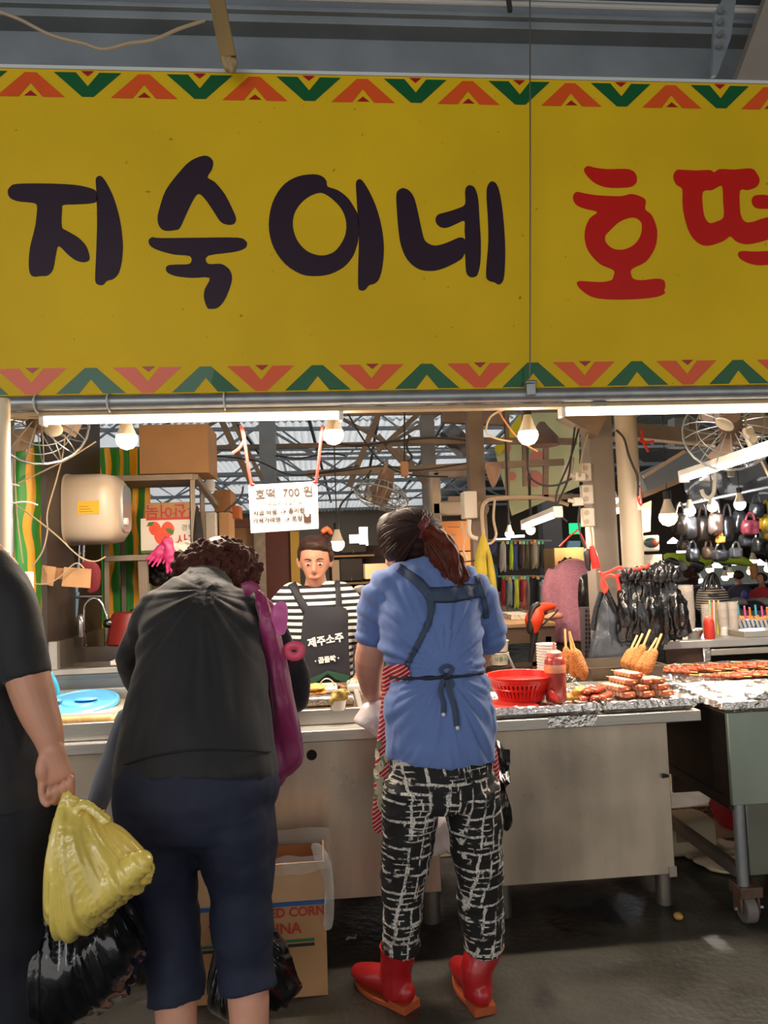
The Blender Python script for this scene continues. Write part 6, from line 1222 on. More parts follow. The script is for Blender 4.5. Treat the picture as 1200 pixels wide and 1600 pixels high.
def hand(m, wrist, d, side, s=1.0, curl=.9, thumb=1):
    """palm and five separate curled fingers; d = direction of the hand, side = towards the little finger"""
    w = Vector(wrist); d = Vector(d).normalized(); sd = Vector(side); sd = (sd - d * sd.dot(d)).normalized(); n = d.cross(sd) * thumb
    m.sweep([w - d * .02 * s, w + d * .03 * s, w + d * .085 * s], [(.026 * s, .019 * s), (.037 * s, .016 * s), (.04 * s, .014 * s)], n=14, sub=3, ref=sd, round_cap=True)
    for i, (o, l) in enumerate(((-.029, .062), (-.010, .072), (.010, .067), (.029, .052))):
        b = w + d * .083 * s + sd * o * s; a = 0; pts = [b - d * .01 * s, b]; L3 = [l * .45, l * .32, l * .27]
        for k, q in enumerate(L3):
            a += curl * (.75, .9, .6)[k]; pts.append(pts[-1] + (d * math.cos(a) + n * math.sin(a)) * q * s)
        m.sweep(pts, [.0092 * s, .0092 * s, .0088 * s, .0082 * s, .0072 * s], n=9, sub=2, round_cap=True)
    b = w + d * .02 * s - sd * .026 * s; m.sweep([b, b + (d * .6 - sd * .7 + n * .25).normalized() * .035 * s, b + (d * .85 - sd * .5 + n * .5).normalized() * .068 * s], [.014 * s, .0115 * s, .009 * s], n=9, sub=2, round_cap=True)
def headpart(m, c, fwd, up=(0, 0, 1), s=1.0):
    c = Vector(c); f = Vector(fwd).normalized(); u = Vector(up); u = (u - f * u.dot(f)).normalized(); r = f.cross(u); Rm = Matrix((r, f, u)).transposed()
    Q = lambda x, y, z: c + Rm @ Vector((x * s, y * s, z * s))
    m.ball(Q(0, -.012, .02), (.076 * s, .092 * s, .095 * s), 20, Rm); m.sweep([Q(0, .03, .03), Q(0, .045, -.03), Q(0, .05, -.085)], [(.06 * s, .045 * s), (.055 * s, .04 * s), (.032 * s, .028 * s)], n=16, sub=3, ref=r, round_cap=True)
    m.sweep([Q(0, .085, .02), Q(0, .103, -.015), Q(0, .088, -.03)], [.008 * s, .014 * s, .012 * s], n=8, sub=2, round_cap=True)
    m.sweep([Q(-.022, .086, -.052), Q(0, .092, -.054), Q(.022, .086, -.052)], [.006 * s, .008 * s, .006 * s], n=8, sub=2, round_cap=True)
    for sx in (-1, 1): m.sweep([Q(sx * .074, .0, .015), Q(sx * .084, -.012, .02), Q(sx * .078, -.005, -.02)], [.008 * s, .012 * s, .008 * s], n=8, sub=2, round_cap=True)
    return Q, Rm
def face_bits(Q, Rm, s, par, mouth='a8574a'):
    for sx in (-1, 1):
        m = MB(); m.ball(Q(sx * .03, .078, .012), (.0115 * s, .007 * s, .0045 * s), 12, Rm); e = m.build('eye', M('eye_white', 'e8e0da', .25), par); m = MB(); m.ball(Q(sx * .03, .0845, .011), (.006 * s, .004 * s, .006 * s), 10, Rm); m.build('iris', M('eye_dark', '2a1a14', .2), e)
        m = MB(); m.sweep([Q(sx * .012, .084, .032), Q(sx * .03, .084, .038), Q(sx * .048, .074, .032)], [.003 * s, .004 * s, .002 * s], n=6, sub=3); m.build('eyebrow', M('brow', '3a251c', .8), par)
    m = MB(); m.sweep([Q(-.02, .094, -.053), Q(0, .1, -.054), Q(.02, .094, -.053)], [.003 * s, .005 * s, .003 * s], n=7, sub=3); m.build('lips', M('lips', mouth, .5), par)
SK2 = M('skin_warm', 'd69d84', .5, 0, .08, 12, .05, 120, sss=.12)
def shoe(m, heel, toe, h=.07, w=.045):
    h0 = Vector(heel); t = Vector(toe); d = t - h0
    m.sweep([h0 + Vector((0, 0, h * .55)), h0 + d * .3 + Vector((0, 0, h * .6)), h0 + d * .7 + Vector((0, 0, h * .42)), t + Vector((0, 0, h * .36))], [(w * .8, h * .55), (w * .85, h * .6), (w, h * .42), (w * .7, h * .34)], n=14, sub=3, ref=(0, 0, 1) if 0 else (1, 0, 0), round_cap=True)

# ---- shopper in black (second from left), bending over the counter
p1 = thing('person', 'woman with reddish permed hair, black top and navy trousers bending over the counter', 'person', (P(330, 1400, 2.05).x, 2.05, 0))
kx, ky = P(276, 1560, 2.0).x, P(389, 1560, 2.0).x
m = MB()
m.sweep([P(308, 1240, 2.06), P(310, 1150, 2.1), P(313, 1040, 2.18), P(318, 960, 2.32), P(325, 920, 2.4), P(334, 900, 2.46)], [(.15, .1), (.14, .09), (.15, .09), (.14, .08), (.06, .06), (.05, .055)], n=18, sub=3)
Q1, R1 = headpart(m, P(342, 892, 2.53), (0.1, .8, -.75))
for (a, b, c, d, sx) in ((P(245, 955, 2.3), P(216, 1035, 2.45), P(235, 1075, 2.72), P(262, 1082, 2.86), 1), (P(395, 955, 2.3), P(462, 1055, 2.48), P(452, 1075, 2.66), P(428, 1088, 2.84), -1)):
    m.sweep([a, a.lerp(b, .5), b, c, d], [.05, .045, .042, .033, .026], n=14, sub=3, round_cap=True); hand(m, d, (0, 1, -.1), (sx, 0, 0), .95, .7, -sx)
for hx, x, y0 in ((P(250, 1290, 2.03), kx, 1.98), (P(368, 1290, 2.03), ky, 1.98)):
    m.sweep([hx, Vector(((hx.x + x) / 2, 2.03, .52)), Vector((x, y0 + .01, .36)), Vector((x, y0, .2)), Vector((x, y0, .09)), Vector((x, y0 + .02, .05))], [.085, .058, .052, .042, .034, .035], n=16, sub=4)
    m.sweep([(x, y0 - .04, .035), (x, y0 + .06, .04), (x, y0 + .17, .025)], [(.032, .033), (.04, .03), (.036, .018)], n=12, sub=3, round_cap=True)
put(organic(m, 'body', .0065, 3, p1.location), 'body', SK2, p1)
for x in (kx, ky):
    m = MB(); m.sweep([(x, 1.98 - .06, .03), (x, 2.05, .035), (x, 2.17, .025)], [(.04, .03), (.048, .034), (.044, .024)], n=14, sub=3, round_cap=True); m.build('shoe', M('black_shoe', '141416', .5), p1)
BLK = M('black_knit', '17171a', .75, 0, .12, 30, .15, 200, sheen=.15)
m = MB()
m.sweep([P(310, 1216, 2.04), P(311, 1190, 2.05), P(312, 1120, 2.08), P(311, 1040, 2.14), P(310, 985, 2.22), P(313, 950, 2.3), P(322, 925, 2.36), P(328, 914, 2.4)], [(.215, .178), (.212, .172), (.196, .148), (.178, .125), (.168, .12), (.145, .11), (.095, .085), (.075, .07)], n=28, sub=4)
m.sweep([P(256, 958, 2.27), P(232, 985, 2.33), P(214, 1035, 2.43), P(225, 1070, 2.58)], [.07, .064, .055, .045], n=16, sub=4, round_cap=True)
m.sweep([P(378, 956, 2.27), P(420, 1000, 2.36), P(458, 1050, 2.46), P(461, 1085, 2.52), P(452, 1090, 2.64)], [.07, .06, .05, .045, .038], n=16, sub=4, round_cap=True)
o = put(organic(m, 'black_top', .008, 5, p1.location, [(.014, (6, 6, 4)), (.008, (14, 14, 8))], (P(330, 930, 2.3), .005, 5)), 'black_top', BLK, p1); bv = bvh_of(o)
ribbon([bv], [(196, 1196), (250, 1180), (320, 1172), (420, 1176)], 2.2, M('black_seam', '0c0c0e', .8), 'hem_seam', p1)
m = MB()
m.sweep([P(307, 1190, 2.06), P(307, 1215, 2.03), P(307, 1245, 2.01), P(308, 1275, 2.02), P(309, 1300, 2.03)], [(.192, .135), (.206, .15), (.21, .158), (.18, .145), (.10, .10)], n=26, sub=4)
m.sweep([P(256, 1262, 2.02), P(247, 1330, 2.02), P(254, 1380, 2.03), P(262, 1440, 2.02), P(271, 1510, 2.0), P(275, 1566, 1.98)], [(.118, .15), (.100, .125), (.088, .105), (.08, .092), (.073, .082), (.075, .083)], n=20, sub=4)
m.sweep([P(360, 1262, 2.02), P(371, 1330, 2.02), P(376, 1380, 2.02), P(378, 1440, 2.0), P(385, 1500, 2.0), P(389, 1549, 1.98)], [(.118, .15), (.100, .125), (.087, .1), (.077, .088), (.071, .078), (.075, .082)], n=20, sub=4)
put(organic(m, 'navy_trousers', .008, 4, p1.location, [(.008, (8, 8, 14)), (.004, (20, 20, 30))]), 'navy_trousers', M('navy_cloth', '1b2138', .8, 0, .12, 20, .1, 200), p1)
def curls(c, rx, ry, rz, n, rr, seed, cut=-1.2, rot=None):
    m = MB(); rg = random.Random(seed); m.ball(c, (rx * .86, ry * .86, rz * .86), 16)
    for k in range(n):
        z = 1 - 2 * (k + .5) / n; a = k * 2.39996; q = Vector((math.sqrt(1 - z * z) * math.cos(a) * rx, math.sqrt(1 - z * z) * math.sin(a) * ry, z * rz))
        if q.z / rz < cut: continue
        m.ball(Vector(c) + q * rg.uniform(.86, 1.0), rr * rg.uniform(.8, 1.25), 8)
    return m
HAIRR = M('reddish_permed_hair', '4f2a20', .65, 0, .45, 60, .8, 160)
m = curls(P(340, 893, 2.49), .132, .125, .098, 150, .02, 4); m.sweep([P(340, 880, 2.46), P(335, 925, 2.42)], [(.12, .09), (.10, .05)], n=14)
put(organic(m, 'permed_hair', .005, 1, p1.location, [(.012, (45, 45, 45)), (.006, (110, 110, 110))]), 'permed_hair', HAIRR, p1)
# magenta bag on her shoulder
pb1 = thing('tote_bag', 'magenta fabric tote hanging from the shoulder of the woman in black', 'bag', P(440, 1232, 2.2)); MAG = M('magenta_nylon', '8e1f5a', .45, 0, .15, 5, .25, 18, sheen=.3, coat=.15)
m = MB(); m.pillow([(398, 922), (412, 926), (426, 945), (437, 985), (447, 1025), (457, 1070), (466, 1120), (474, 1175), (472, 1195), (452, 1215), (430, 1232), (424, 1200), (420, 1120), (412, 1040), (404, 970)], 2.2, .05, K=9, nz=.025, ns=9, crease=.03); me = organic(m, 'bag_body', .006, 2, pb1.location, None, (P(405, 900, 2.2), .006, 14)); put(me, 'bag_body', MAG, pb1)
MAGL = M('magenta_lining', 'cc5c9c', .4, 0, .1, 6, .2, 20)
m = MB(); m.pillow([(430, 944), (444, 940), (450, 955), (447, 985), (440, 992), (426, 985), (422, 965)], 2.16, .008, K=6, nz=.02, ns=14, pw=.8); m.build('bag_mouth', MAGL, pb1)
m = MB(); m.sweep([P(*p, 2.2) for p in [(450, 1012), (460, 1008), (470, 1012), (468, 1024), (456, 1026), (449, 1020)]], [(.012, .006)] * 6, n=8, sub=3, closed=True); m.build('handle_loop', M('pink_loop', 'e0506e', .4), pb1)
m = MB(); m.sweep([P(*p, 2.22) for p in [(398, 925), (392, 918), (380, 922)]], [(.02, .006)] * 3, n=8, sub=3); m.build('strap', MAG, pb1)
# ---- person at the left edge carrying bags
p0 = thing('person', 'person in loose black short-sleeved top at left edge holding carrier bags', 'person', (P(-60, 1300, 1.8).x, 1.8, 0))
m = MB(); cx0 = P(-75, 1000, 1.8).x
m.sweep([(cx0, 1.8, .85), (cx0, 1.8, 1.05), (cx0, 1.82, 1.3), (cx0, 1.82, 1.44), (cx0 - .05, 1.83, 1.52), (cx0 - .08, 1.85, 1.57)], [(.14, .09), (.13, .09), (.16, .1), (.14, .08), (.055, .055), (.05, .05)], n=18, sub=3)
headpart(m, (cx0 - .1, 1.87, 1.66), (0, 1, -.15))
m.sweep([P(-18, 885, 1.81), P(20, 970, 1.79), P(44, 1060, 1.76), P(60, 1110, 1.745), P(74, 1145, 1.735), P(80, 1170, 1.73), P(82, 1190, 1.728)], [.05, .05, .0475, .042, .034, .027, .025], n=18, sub=3, ref=(1, 0, 0))
Yh = 1.72
m.sweep([P(82, 1172, Yh), P(83, 1195, Yh), P(87, 1216, Yh), P(91, 1232, Yh + .005)], [(.026, .02), (.034, .019), (.039, .018), (.037, .016)], n=18, sub=3, ref=(1, 0, 0), round_cap=True)
m.sweep([P(68, 1186, Yh - .008), P(67, 1205, Yh - .012), P(70, 1222, Yh - .008)], [.013, .016, .012], n=12, sub=3, round_cap=True)       # thumb ball
m.sweep([P(67, 1214, Yh - .01), P(66, 1234, Yh - .018), P(69, 1250, Yh - .03), P(74, 1256, Yh - .034)], [.011, .0095, .009, .008], n=10, sub=3, round_cap=True)
for i, (kx_, kz, tipx, tipy) in enumerate([(73, 1237, 77, 1240), (86.5, 1240, 89, 1236), (99.5, 1236, 100.5, 1230), (112, 1229, 111, 1222)]):
    m.sweep([P(kx_, kz - 16, Yh + .008), P(kx_, kz, Yh + .008), P(kx_, kz + 12, Yh - .004), P(kx_, kz + 12, Yh - .026), P(tipx, tipy, Yh - .042), P(tipx, tipy - 8, Yh - .036)], [.0075, .0076, .0076, .0075, .0073, .0064], n=10, sub=3, round_cap=True)
cl0 = P(-130, 1100, 1.85); m.sweep([(cx0 - .17, 1.83, 1.4), (cx0 - .23, 1.84, 1.1), (cx0 - .24, 1.8, .85)], [.05, .042, .028], n=12, sub=3); hand(m, (cx0 - .24, 1.8, .84), (0, .1, -1), (0, 1, 0), 1, .5)
for sx in (-1, 1):
    m.sweep([(cx0 + .09 * sx, 1.8, .88), (cx0 + .1 * sx, 1.81, .5), (cx0 + .11 * sx, 1.8, .25), (cx0 + .11 * sx, 1.8, .06)], [.085, .055, .05, .036], n=14, sub=3); m.sweep([(cx0 + .11 * sx, 1.76, .035), (cx0 + .11 * sx, 1.86, .035), (cx0 + .11 * sx, 1.96, .025)], [(.032, .033), (.04, .03), (.036, .018)], n=12, sub=3, round_cap=True)
put(organic(m, 'body', .0034, 1, p0.location), 'body', SKIN, p0)
m = MB(); m.sweep([P(-60, 1275, 1.8), P(-62, 1240, 1.8), P(-70, 1180, 1.8), P(-90, 1090, 1.8), P(-92, 1000, 1.8), P(-88, 930, 1.82), P(-85, 885, 1.83), P(-80, 858, 1.83)], [(.2, .15), (.2, .15), (.19, .14), (.17, .13), (.17, .125), (.175, .12), (.15, .1), (.08, .08)], n=26, sub=4)
m.sweep([P(-30, 885, 1.82), P(2, 935, 1.8), P(28, 1000, 1.78), P(44, 1062, 1.76)], [.075, .072, .06, .054], n=18, sub=4)
put(organic(m, 'black_top', .008, 3, p0.location, [(.014, (7, 7, 5)), (.006, (18, 18, 12))]), 'black_top', BLK, p0)
m = MB(); m.sweep([P(-62, 1215, 1.8), P(-60, 1270, 1.8), P(-60, 1330, 1.8)], [(.19, .14), (.2, .15), (.17, .13)], n=20, sub=3)
for sx in (-1, 1): m.sweep([(cx0 + .09 * sx + .02, 1.8, .95), (cx0 + .1 * sx + .01, 1.81, .5), (cx0 + .11 * sx, 1.8, .12)], [(.125, .14), (.105, .115), (.095, .105)], n=18, sub=4)
put(organic(m, 'dark_trousers', .01, 4, p0.location, (.01, (8, 8, 14))), 'dark_trousers', M('dark_navy_cloth', '10131f', .8, 0, .12, 20), p0)
m = curls((cx0 - .1, 1.85, 1.68), .098, .11, .11, 60, .02, 2, -.4); put(organic(m, 'hair', .008, 2, p0.location), 'hair', M('black_hair', '15110f', .5), p0)
for sx in (-1, 1): m = MB(); m.sweep([(cx0 + .11 * sx, 1.73, .03), (cx0 + .11 * sx, 1.86, .035), (cx0 + .11 * sx, 1.98, .025)], [(.04, .03), (.048, .034), (.044, .024)], n=14, sub=3, round_cap=True); m.build('shoe', M('black_shoe', '141416', .5), p0)
# carrier bags
YP = M('yellow_carrier', 'e8d06a', .22, 0, .22, 6, .35, 16, coat=.6)
N, L, b = nodes(YP); b.inputs['Subsurface Weight'].default_value = .25; b.inputs['Subsurface Radius'].default_value = (.03, .025, .008)
yb = thing('yellow_bag', 'full yellow plastic carrier bag held at the left, in front of the black one', 'bag', P(140, 1470, 1.66)); YB = 1.68
m = MB(); m.pillow([(98, 1252), (112, 1256), (135, 1262), (160, 1280), (195, 1302), (222, 1328), (238, 1350), (243, 1368), (228, 1388), (200, 1408), (165, 1436), (130, 1458), (112, 1471), (100, 1465), (84, 1445), (76, 1415), (75, 1370), (80, 1320), (88, 1275)], YB, .085, K=12, sub=5, nz=.014, ns=10, crease=.05, pw=.6, center=(130, 1370))
YS = M('yellow_carrier_fold', 'dfc96a', .2, 0, .15, 6, .3, 16, coat=.6)
for pts, w_ in ([(100, 1238), (97, 1256), (92, 1285), (86, 1330)], [.005, .009, .013, .014]), ([(106, 1236), (118, 1250), (140, 1262), (170, 1284)], [.005, .009, .012, .012]), ([(101, 1240), (104, 1265), (106, 1300), (104, 1350)], [.005, .009, .012, .012]), ([(104, 1238), (112, 1256), (120, 1270)], [.005, .008, .01]):
    m.sweep([P(p[0], p[1], YB - .004 - .012 * i) for i, p in enumerate(pts)], [(w_[i], max(.004, w_[i] * .4)) for i in range(len(pts))], n=12, sub=5, round_cap=True)
m.sweep([P(98, 1420, YB - .045), P(150, 1400, YB - .05), P(215, 1352, YB - .045)], [.03, .038, .03], n=14, sub=4, round_cap=True)
me = organic(m, 'bag_body', .0048, 3, yb.location, (.005, (9, 9, 9)), (P(102, 1235, YB), .008, 20)); put(me, 'bag_body', YP, yb)
m = MB(); m.pillow([(106, 1246), (116, 1243), (124, 1248), (123, 1258), (112, 1262)], YB - .02, .012, K=4, nz=.02); m.build('knot', YS, yb)
kb_ = thing('black_bag', 'large glossy black carrier bag hanging behind the yellow one at left', 'bag', P(120, 1600, 1.86))
BG = M('black_carrier', '0e0f14', .16, 0, 0, 1, .5, 14, coat=.7)
m = MB(); m.pillow([(74, 1258), (82, 1300), (100, 1370), (150, 1410), (195, 1405), (220, 1440), (227, 1478), (210, 1530), (178, 1570), (130, 1597), (80, 1606), (42, 1588), (28, 1545), (30, 1480), (40, 1420), (52, 1350), (64, 1290)], 1.86, .12, K=12, sub=5, nz=.02, ns=9, crease=.07, pw=.55, center=(115, 1490))
for pts, w_ in (([(84, 1250), (74, 1300), (58, 1380), (44, 1460)], [.008, .02, .035, .03]), ([(88, 1252), (82, 1310), (74, 1390), (66, 1470)], [.008, .02, .035, .03])):
    m.sweep([P(p[0], p[1], 1.8 - .01 * i) for i, p in enumerate(pts)], [(w_[i], max(.006, w_[i] * .4)) for i in range(4)], n=12, sub=5, round_cap=True)
me = organic(m, 'bag_body', .006, 2, kb_.location, (.012, (12, 12, 9)), (P(80, 1240, 1.84), .011, 18)); put(me, 'bag_body', BG, kb_)
# black umbrella-like strap/crate side between the two shoppers
sb = thing('folded_umbrella', 'long grey folded umbrella leaning between the two shoppers', 'umbrella', P(150, 1262, 2.35))
m = MB(); m.sweep([P(196, 1122, 2.5), P(180, 1175, 2.45), P(165, 1220, 2.4), P(150, 1262, 2.35), P(138, 1300, 2.32)], [.03, .034, .036, .03, .02], n=14, sub=3, round_cap=True); m.build('folded_canopy', M('grey_nylon', '6c7484', .35, 0, .2, 8, .3, 16), sb)
m = MB(); m.cyl(P(138, 1300, 2.32), P(120, 1370, 2.28), .006, n=8); m.build('tip', CHR, sb)
# ---- woman in blue with apron and red boots
p2 = thing('person', 'woman in blue T-shirt, patterned trousers and red rubber boots with a long ponytail', 'person', (P(690, 1500, 2.47).x, 2.47, 0))
m = MB()
m.sweep([P(690, 1230, 2.47), P(684, 1100, 2.49), P(672, 1000, 2.54), P(668, 935, 2.58), P(664, 905, 2.61), P(655, 880, 2.63)], [(.15, .11), (.13, .09), (.13, .085), (.12, .07), (.06, .06), (.05, .052)], n=18, sub=3)
Q2, R2 = headpart(m, P(640, 854, 2.665), (-.78, .5, -.42), s=.98)
for a, b, c, d, sx, r in ((P(604, 932, 2.6), P(577, 1030, 2.64), P(579, 1072, 2.72), P(583, 1084, 2.77), 1, 1.12), (P(736, 932, 2.58), P(755, 1000, 2.66), P(742, 1045, 2.74), P(700, 1075, 2.8), -1, .95)):
    m.sweep([a, a.lerp(b, .5), b, c, d], [.036 * r, .043 * r, .047 * r, .034 * r, .027 * r], n=16, sub=3, round_cap=True); hand(m, d, (.25 * sx, .35, -.55), (-sx, 0, 0), .9, .9, 1)
for x in ((645, 1270, 636, 1360, 627, 1470), (738, 1270, 744, 1360, 756, 1470)):
    f0 = P(x[4], x[5], 2.535); m.sweep([P(x[0], x[1], 2.47), P(x[2], x[3], 2.49), f0, (f0.x - .006, 2.55, .06)], [.08, .06, .036, .03], n=16, sub=4)
put(organic(m, 'body', .0055, 3, p2.location), 'body', SK2, p2)
TS = M('blue_jersey', '5f78b0', .8, 0, .12, 4, .08, 300, sheen=.2)
m = MB()
m.sweep([P(690, 1184, 2.48), P(690, 1150, 2.48), P(686, 1105, 2.48), P(682, 1052, 2.5), P(676, 1000, 2.53), P(670, 950, 2.56), P(668, 918, 2.59), P(666, 898, 2.61), P(660, 880, 2.625)], [(.183, .148), (.182, .145), (.178, .133), (.158, .112), (.175, .125), (.18, .12), (.165, .105), (.12, .085), (.072, .065)], n=30, sub=4)
m.sweep([P(622, 920, 2.59), P(596, 940, 2.6), P(583, 975, 2.62), P(580, 993, 2.625)], [.085, .078, .066, .062], n=18, sub=4, round_cap=True)
m.sweep([P(722, 915, 2.58), P(748, 935, 2.59), P(761, 970, 2.62), P(766, 1000, 2.65)], [.078, .068, .062, .058], n=18, sub=4, round_cap=True)
shirt = put(organic(m, 'blue_tshirt', .0065, 4, p2.location, [(.014, (6, 6, 3)), (.006, (13, 13, 9)), (.006, (3, 3, 17))], (P(694, 1056, 2.42), .011, 6)), 'blue_tshirt', TS, p2); bs = bvh_of(shirt)
PT = M('brush_pattern_trousers', '101010', .8); N, L, b = nodes(PT)
tc = N.new('ShaderNodeTexCoord'); ns = N.new('ShaderNodeTexNoise'); ns.inputs['Scale'].default_value = 22; ns.inputs['Detail'].default_value = 4; L.new(tc.outputs['Object'], ns.inputs[0])
sp = N.new('ShaderNodeSeparateXYZ'); L.new(tc.outputs['Object'], sp.inputs[0])
def brick(uv, sc, bw_, rh, mort, rot, dist=.02):
    cb_ = N.new('ShaderNodeCombineXYZ'); nd = math_node(N, L, 'MULTIPLY', math_node(N, L, 'SUBTRACT', ns.outputs[0], .5), dist)
    L.new(math_node(N, L, 'ADD', math_node(N, L, 'ADD', sp.outputs[0], math_node(N, L, 'MULTIPLY', sp.outputs[1], .6)), nd), cb_.inputs[0]); L.new(math_node(N, L, 'ADD', sp.outputs[2], nd), cb_.inputs[1])
    mp = N.new('ShaderNodeMapping'); mp.inputs['Rotation'].default_value = (0, 0, rot); mp.inputs['Location'].default_value = uv; L.new(cb_.outputs[0], mp.inputs[0])
    bt = N.new('ShaderNodeTexBrick'); bt.inputs['Scale'].default_value = sc; bt.inputs['Brick Width'].default_value = bw_; bt.inputs['Row Height'].default_value = rh; bt.inputs['Mortar Size'].default_value = mort; bt.inputs['Mortar Smooth'].default_value = .2; bt.offset = .37; bt.squash = 1.4; bt.squash_frequency = 3
    bt.inputs['Color1'].default_value = (0, 0, 0, 1); bt.inputs['Color2'].default_value = (0, 0, 0, 1); bt.inputs['Mortar'].default_value = (1, 1, 1, 1); L.new(mp.outputs[0], bt.inputs[0]); return bt.outputs[0]
b1 = brick((0, 0, 0), 1, .11, .058, .0042, 0, .012); b2_ = brick((.013, .02, 0), 1, .085, .045, .0038, R(90), .012); b3 = brick((.03, .01, 0), 1, .05, .019, .0022, 0, .01)
def nmask(scale, lo, hi):
    n_ = N.new('ShaderNodeTexNoise'); n_.inputs['Scale'].default_value = scale; n_.inputs['Detail'].default_value = 3; L.new(tc.outputs['Object'], n_.inputs[0]); r_ = N.new('ShaderNodeMapRange'); r_.inputs[1].default_value = lo; r_.inputs[2].default_value = hi; L.new(n_.outputs[0], r_.inputs[0]); return r_.outputs[0]
k1 = math_node(N, L, 'MULTIPLY', b1, nmask(20, .42, .5)); k2 = math_node(N, L, 'MULTIPLY', b2_, nmask(14, .46, .52)); k3 = math_node(N, L, 'MULTIPLY', b3, nmask(15, .53, .58))
mxx = math_node(N, L, 'MAXIMUM', math_node(N, L, 'MAXIMUM', k1, k2), k3); mxx = math_node(N, L, 'MULTIPLY', mxx, nmask(140, .3, .5))
mx = N.new('ShaderNodeMix'); mx.data_type = 'RGBA'; L.new(mxx, mx.inputs[0]); mx.inputs[6].default_value = (.006, .006, .006, 1); mx.inputs[7].default_value = (.62, .58, .52, 1); L.new(mx.outputs[2], b.inputs['Base Color'])
m = MB(); m.sweep([P(690, 1165, 2.48), P(690, 1200, 2.475), P(690, 1235, 2.47), P(691, 1255, 2.47)], [(.165, .13), (.172, .138), (.172, .14), (.15, .125)], n=26, sub=3)
m.sweep([P(648, 1225, 2.47), P(641, 1270, 2.475), P(636, 1325, 2.48), P(629, 1400, 2.51), P(626, 1482, 2.535)], [(.1, .125), (.094, .11), (.083, .095), (.069, .08), (.060, .066)], n=20, sub=4)
m.sweep([P(732, 1225, 2.47), P(740, 1270, 2.475), P(745, 1325, 2.48), P(750, 1400, 2.51), P(757, 1480, 2.535)], [(.1, .125), (.092, .11), (.083, .095), (.076, .085), (.066, .07)], n=20, sub=4)
put(organic(m, 'patterned_trousers', .0065, 3, p2.location, [(.007, (9, 9, 16)), (.004, (22, 22, 40))]), 'patterned_trousers', PT, p2)
RB = M('red_rubber', 'a8141c', .42, 0, .1, 10, .03, 60, coat=.25); SO = M('gum_sole', 'a8502a', .5, 0, .15, 30)
for sx, (shx, hx_, hy_, tx_, ty_) in enumerate([(623, 640, 1578, 585, 1548), (758, 757, 1584, 733, 1548)]):
    hl = atz(hx_, hy_, 0); tt_ = atz(tx_, ty_, 0); d = (tt_ - hl).normalized(); an = hl + d * .055; top = P(shx, 1476, 2.545); tipp = hl + d * .235
    m = MB(); m.sweep([top, top.lerp(an + Vector((0, 0, .11)), .5), an + Vector((0, 0, .11)), an + Vector((0, 0, .06)), an + Vector((0, 0, .03))], [(.060, .062), (.056, .058), (.052, .055), (.05, .054), (.047, .05)], n=24, sub=4)
    m.sweep([hl + Vector((0, 0, .05)) + d * .02, hl + d * .1 + Vector((0, 0, .058)), hl + d * .17 + Vector((0, 0, .05)), tipp + Vector((0, 0, .04))], [(.036, .036), (.04, .044), (.046, .036), (.036, .026)], n=18, sub=4, ref=d.cross(Vector((0, 0, 1))), round_cap=True)
    me = organic(m, 'rubber_boot', .005, 3, p2.location); bo = put(me, 'rubber_boot', RB, p2)
    sd = Vector((-d.y, d.x, 0)); out = []
    for k in range(28):
        a = 2 * math.pi * k / 28; u = (math.cos(a) + 1) / 2; out.append(hl - d * .012 + d * .262 * u + sd * .047 * math.sin(a) * (1 - .22 * math.cos(a) ** 2 + .12 * u))
    m = MB(); m.prism([q + Vector((0, 0, .001)) for q in out], (0, 0, .016)); s_ = m.build('sole', SO, bo, label='orange-brown gum sole', bevel=.004)
    m = MB(); m.prism([hl - d * .013 + d * a_ + sd * b__ + Vector((0, 0, .001)) for a_, b__ in ((0, -.036), (.07, -.04), (.07, .04), (0, .036))], (0, 0, .025)); m.build('heel', SO, bo)
    m = MB(); m.sweep([top + Vector((.06 * math.cos(R(k * 15)), .064 * math.sin(R(k * 15)), -.003)) for k in range(24)], .004, n=6, closed=True); m.build('top_rim', RB, bo)
# hair cap and ponytail
HB2 = M('brown_hair', '2e1b15', .55, 0, .35, 30); HRT = M('auburn_hair', '55200f', .5, 0, .5, 18)
m = MB(); m.ball(P(643, 842, 2.655), (.106, .1, .098), 20); m.ball(P(652, 830, 2.63), (.06, .06, .05), 14); m.ball(P(618, 826, 2.68), (.07, .08, .066), 14); m.ball(P(625, 806, 2.68), (.03, .03, .025), 10); m.ball(P(665, 850, 2.63), (.06, .06, .05), 14)
me = organic(m, 'hair', .006, 4, p2.location, [(.003, (10, 10, 80)), (.004, (30, 30, 8))]); put(me, 'hair', HB2, p2)
for k, (pts, rr) in enumerate([([(662, 825), (690, 842), (706, 880), (712, 915), (706, 945)], [.02, .032, .036, .03, .01]), ([(662, 828), (682, 860), (694, 895), (704, 925), (714, 948)], [.018, .027, .028, .022, .008]), ([(665, 822), (698, 848), (718, 885), (722, 915), (716, 935)], [.015, .022, .024, .02, .008]), ([(660, 832), (676, 870), (690, 905), (698, 925), (702, 938)], [.016, .024, .024, .018, .008])]):
    if k == 0: m = MB()
    m.sweep([P(p[0], p[1], 2.57 - .02 * i + (.015 if k % 2 else 0)) for i, p in enumerate(pts)], rr, n=16, sub=6, round_cap=True)
me = organic(m, 'ponytail', .0055, 2, p2.location, [(.010, (55, 40, 7)), (.005, (90, 90, 14)), (.008, (14, 14, 22))]); put(me, 'ponytail', HRT, p2, 'long wavy auburn ponytail')
m = MB(); c = P(656, 826, 2.58)
m.sweep([c + Vector((.012 * math.cos(t) + .004, .03 * math.sin(t), .034 * math.cos(t) * 1.0)) for t in [R(24 * k) for k in range(15)]], .014, n=10, closed=True); me = organic(m, 'scrunchie', .004, 1, p2.location, (.012, (60, 60, 60))); put(me, 'scrunchie', M('dark_red_velvet', '5a0e16', .8, sheen=.4), p2)
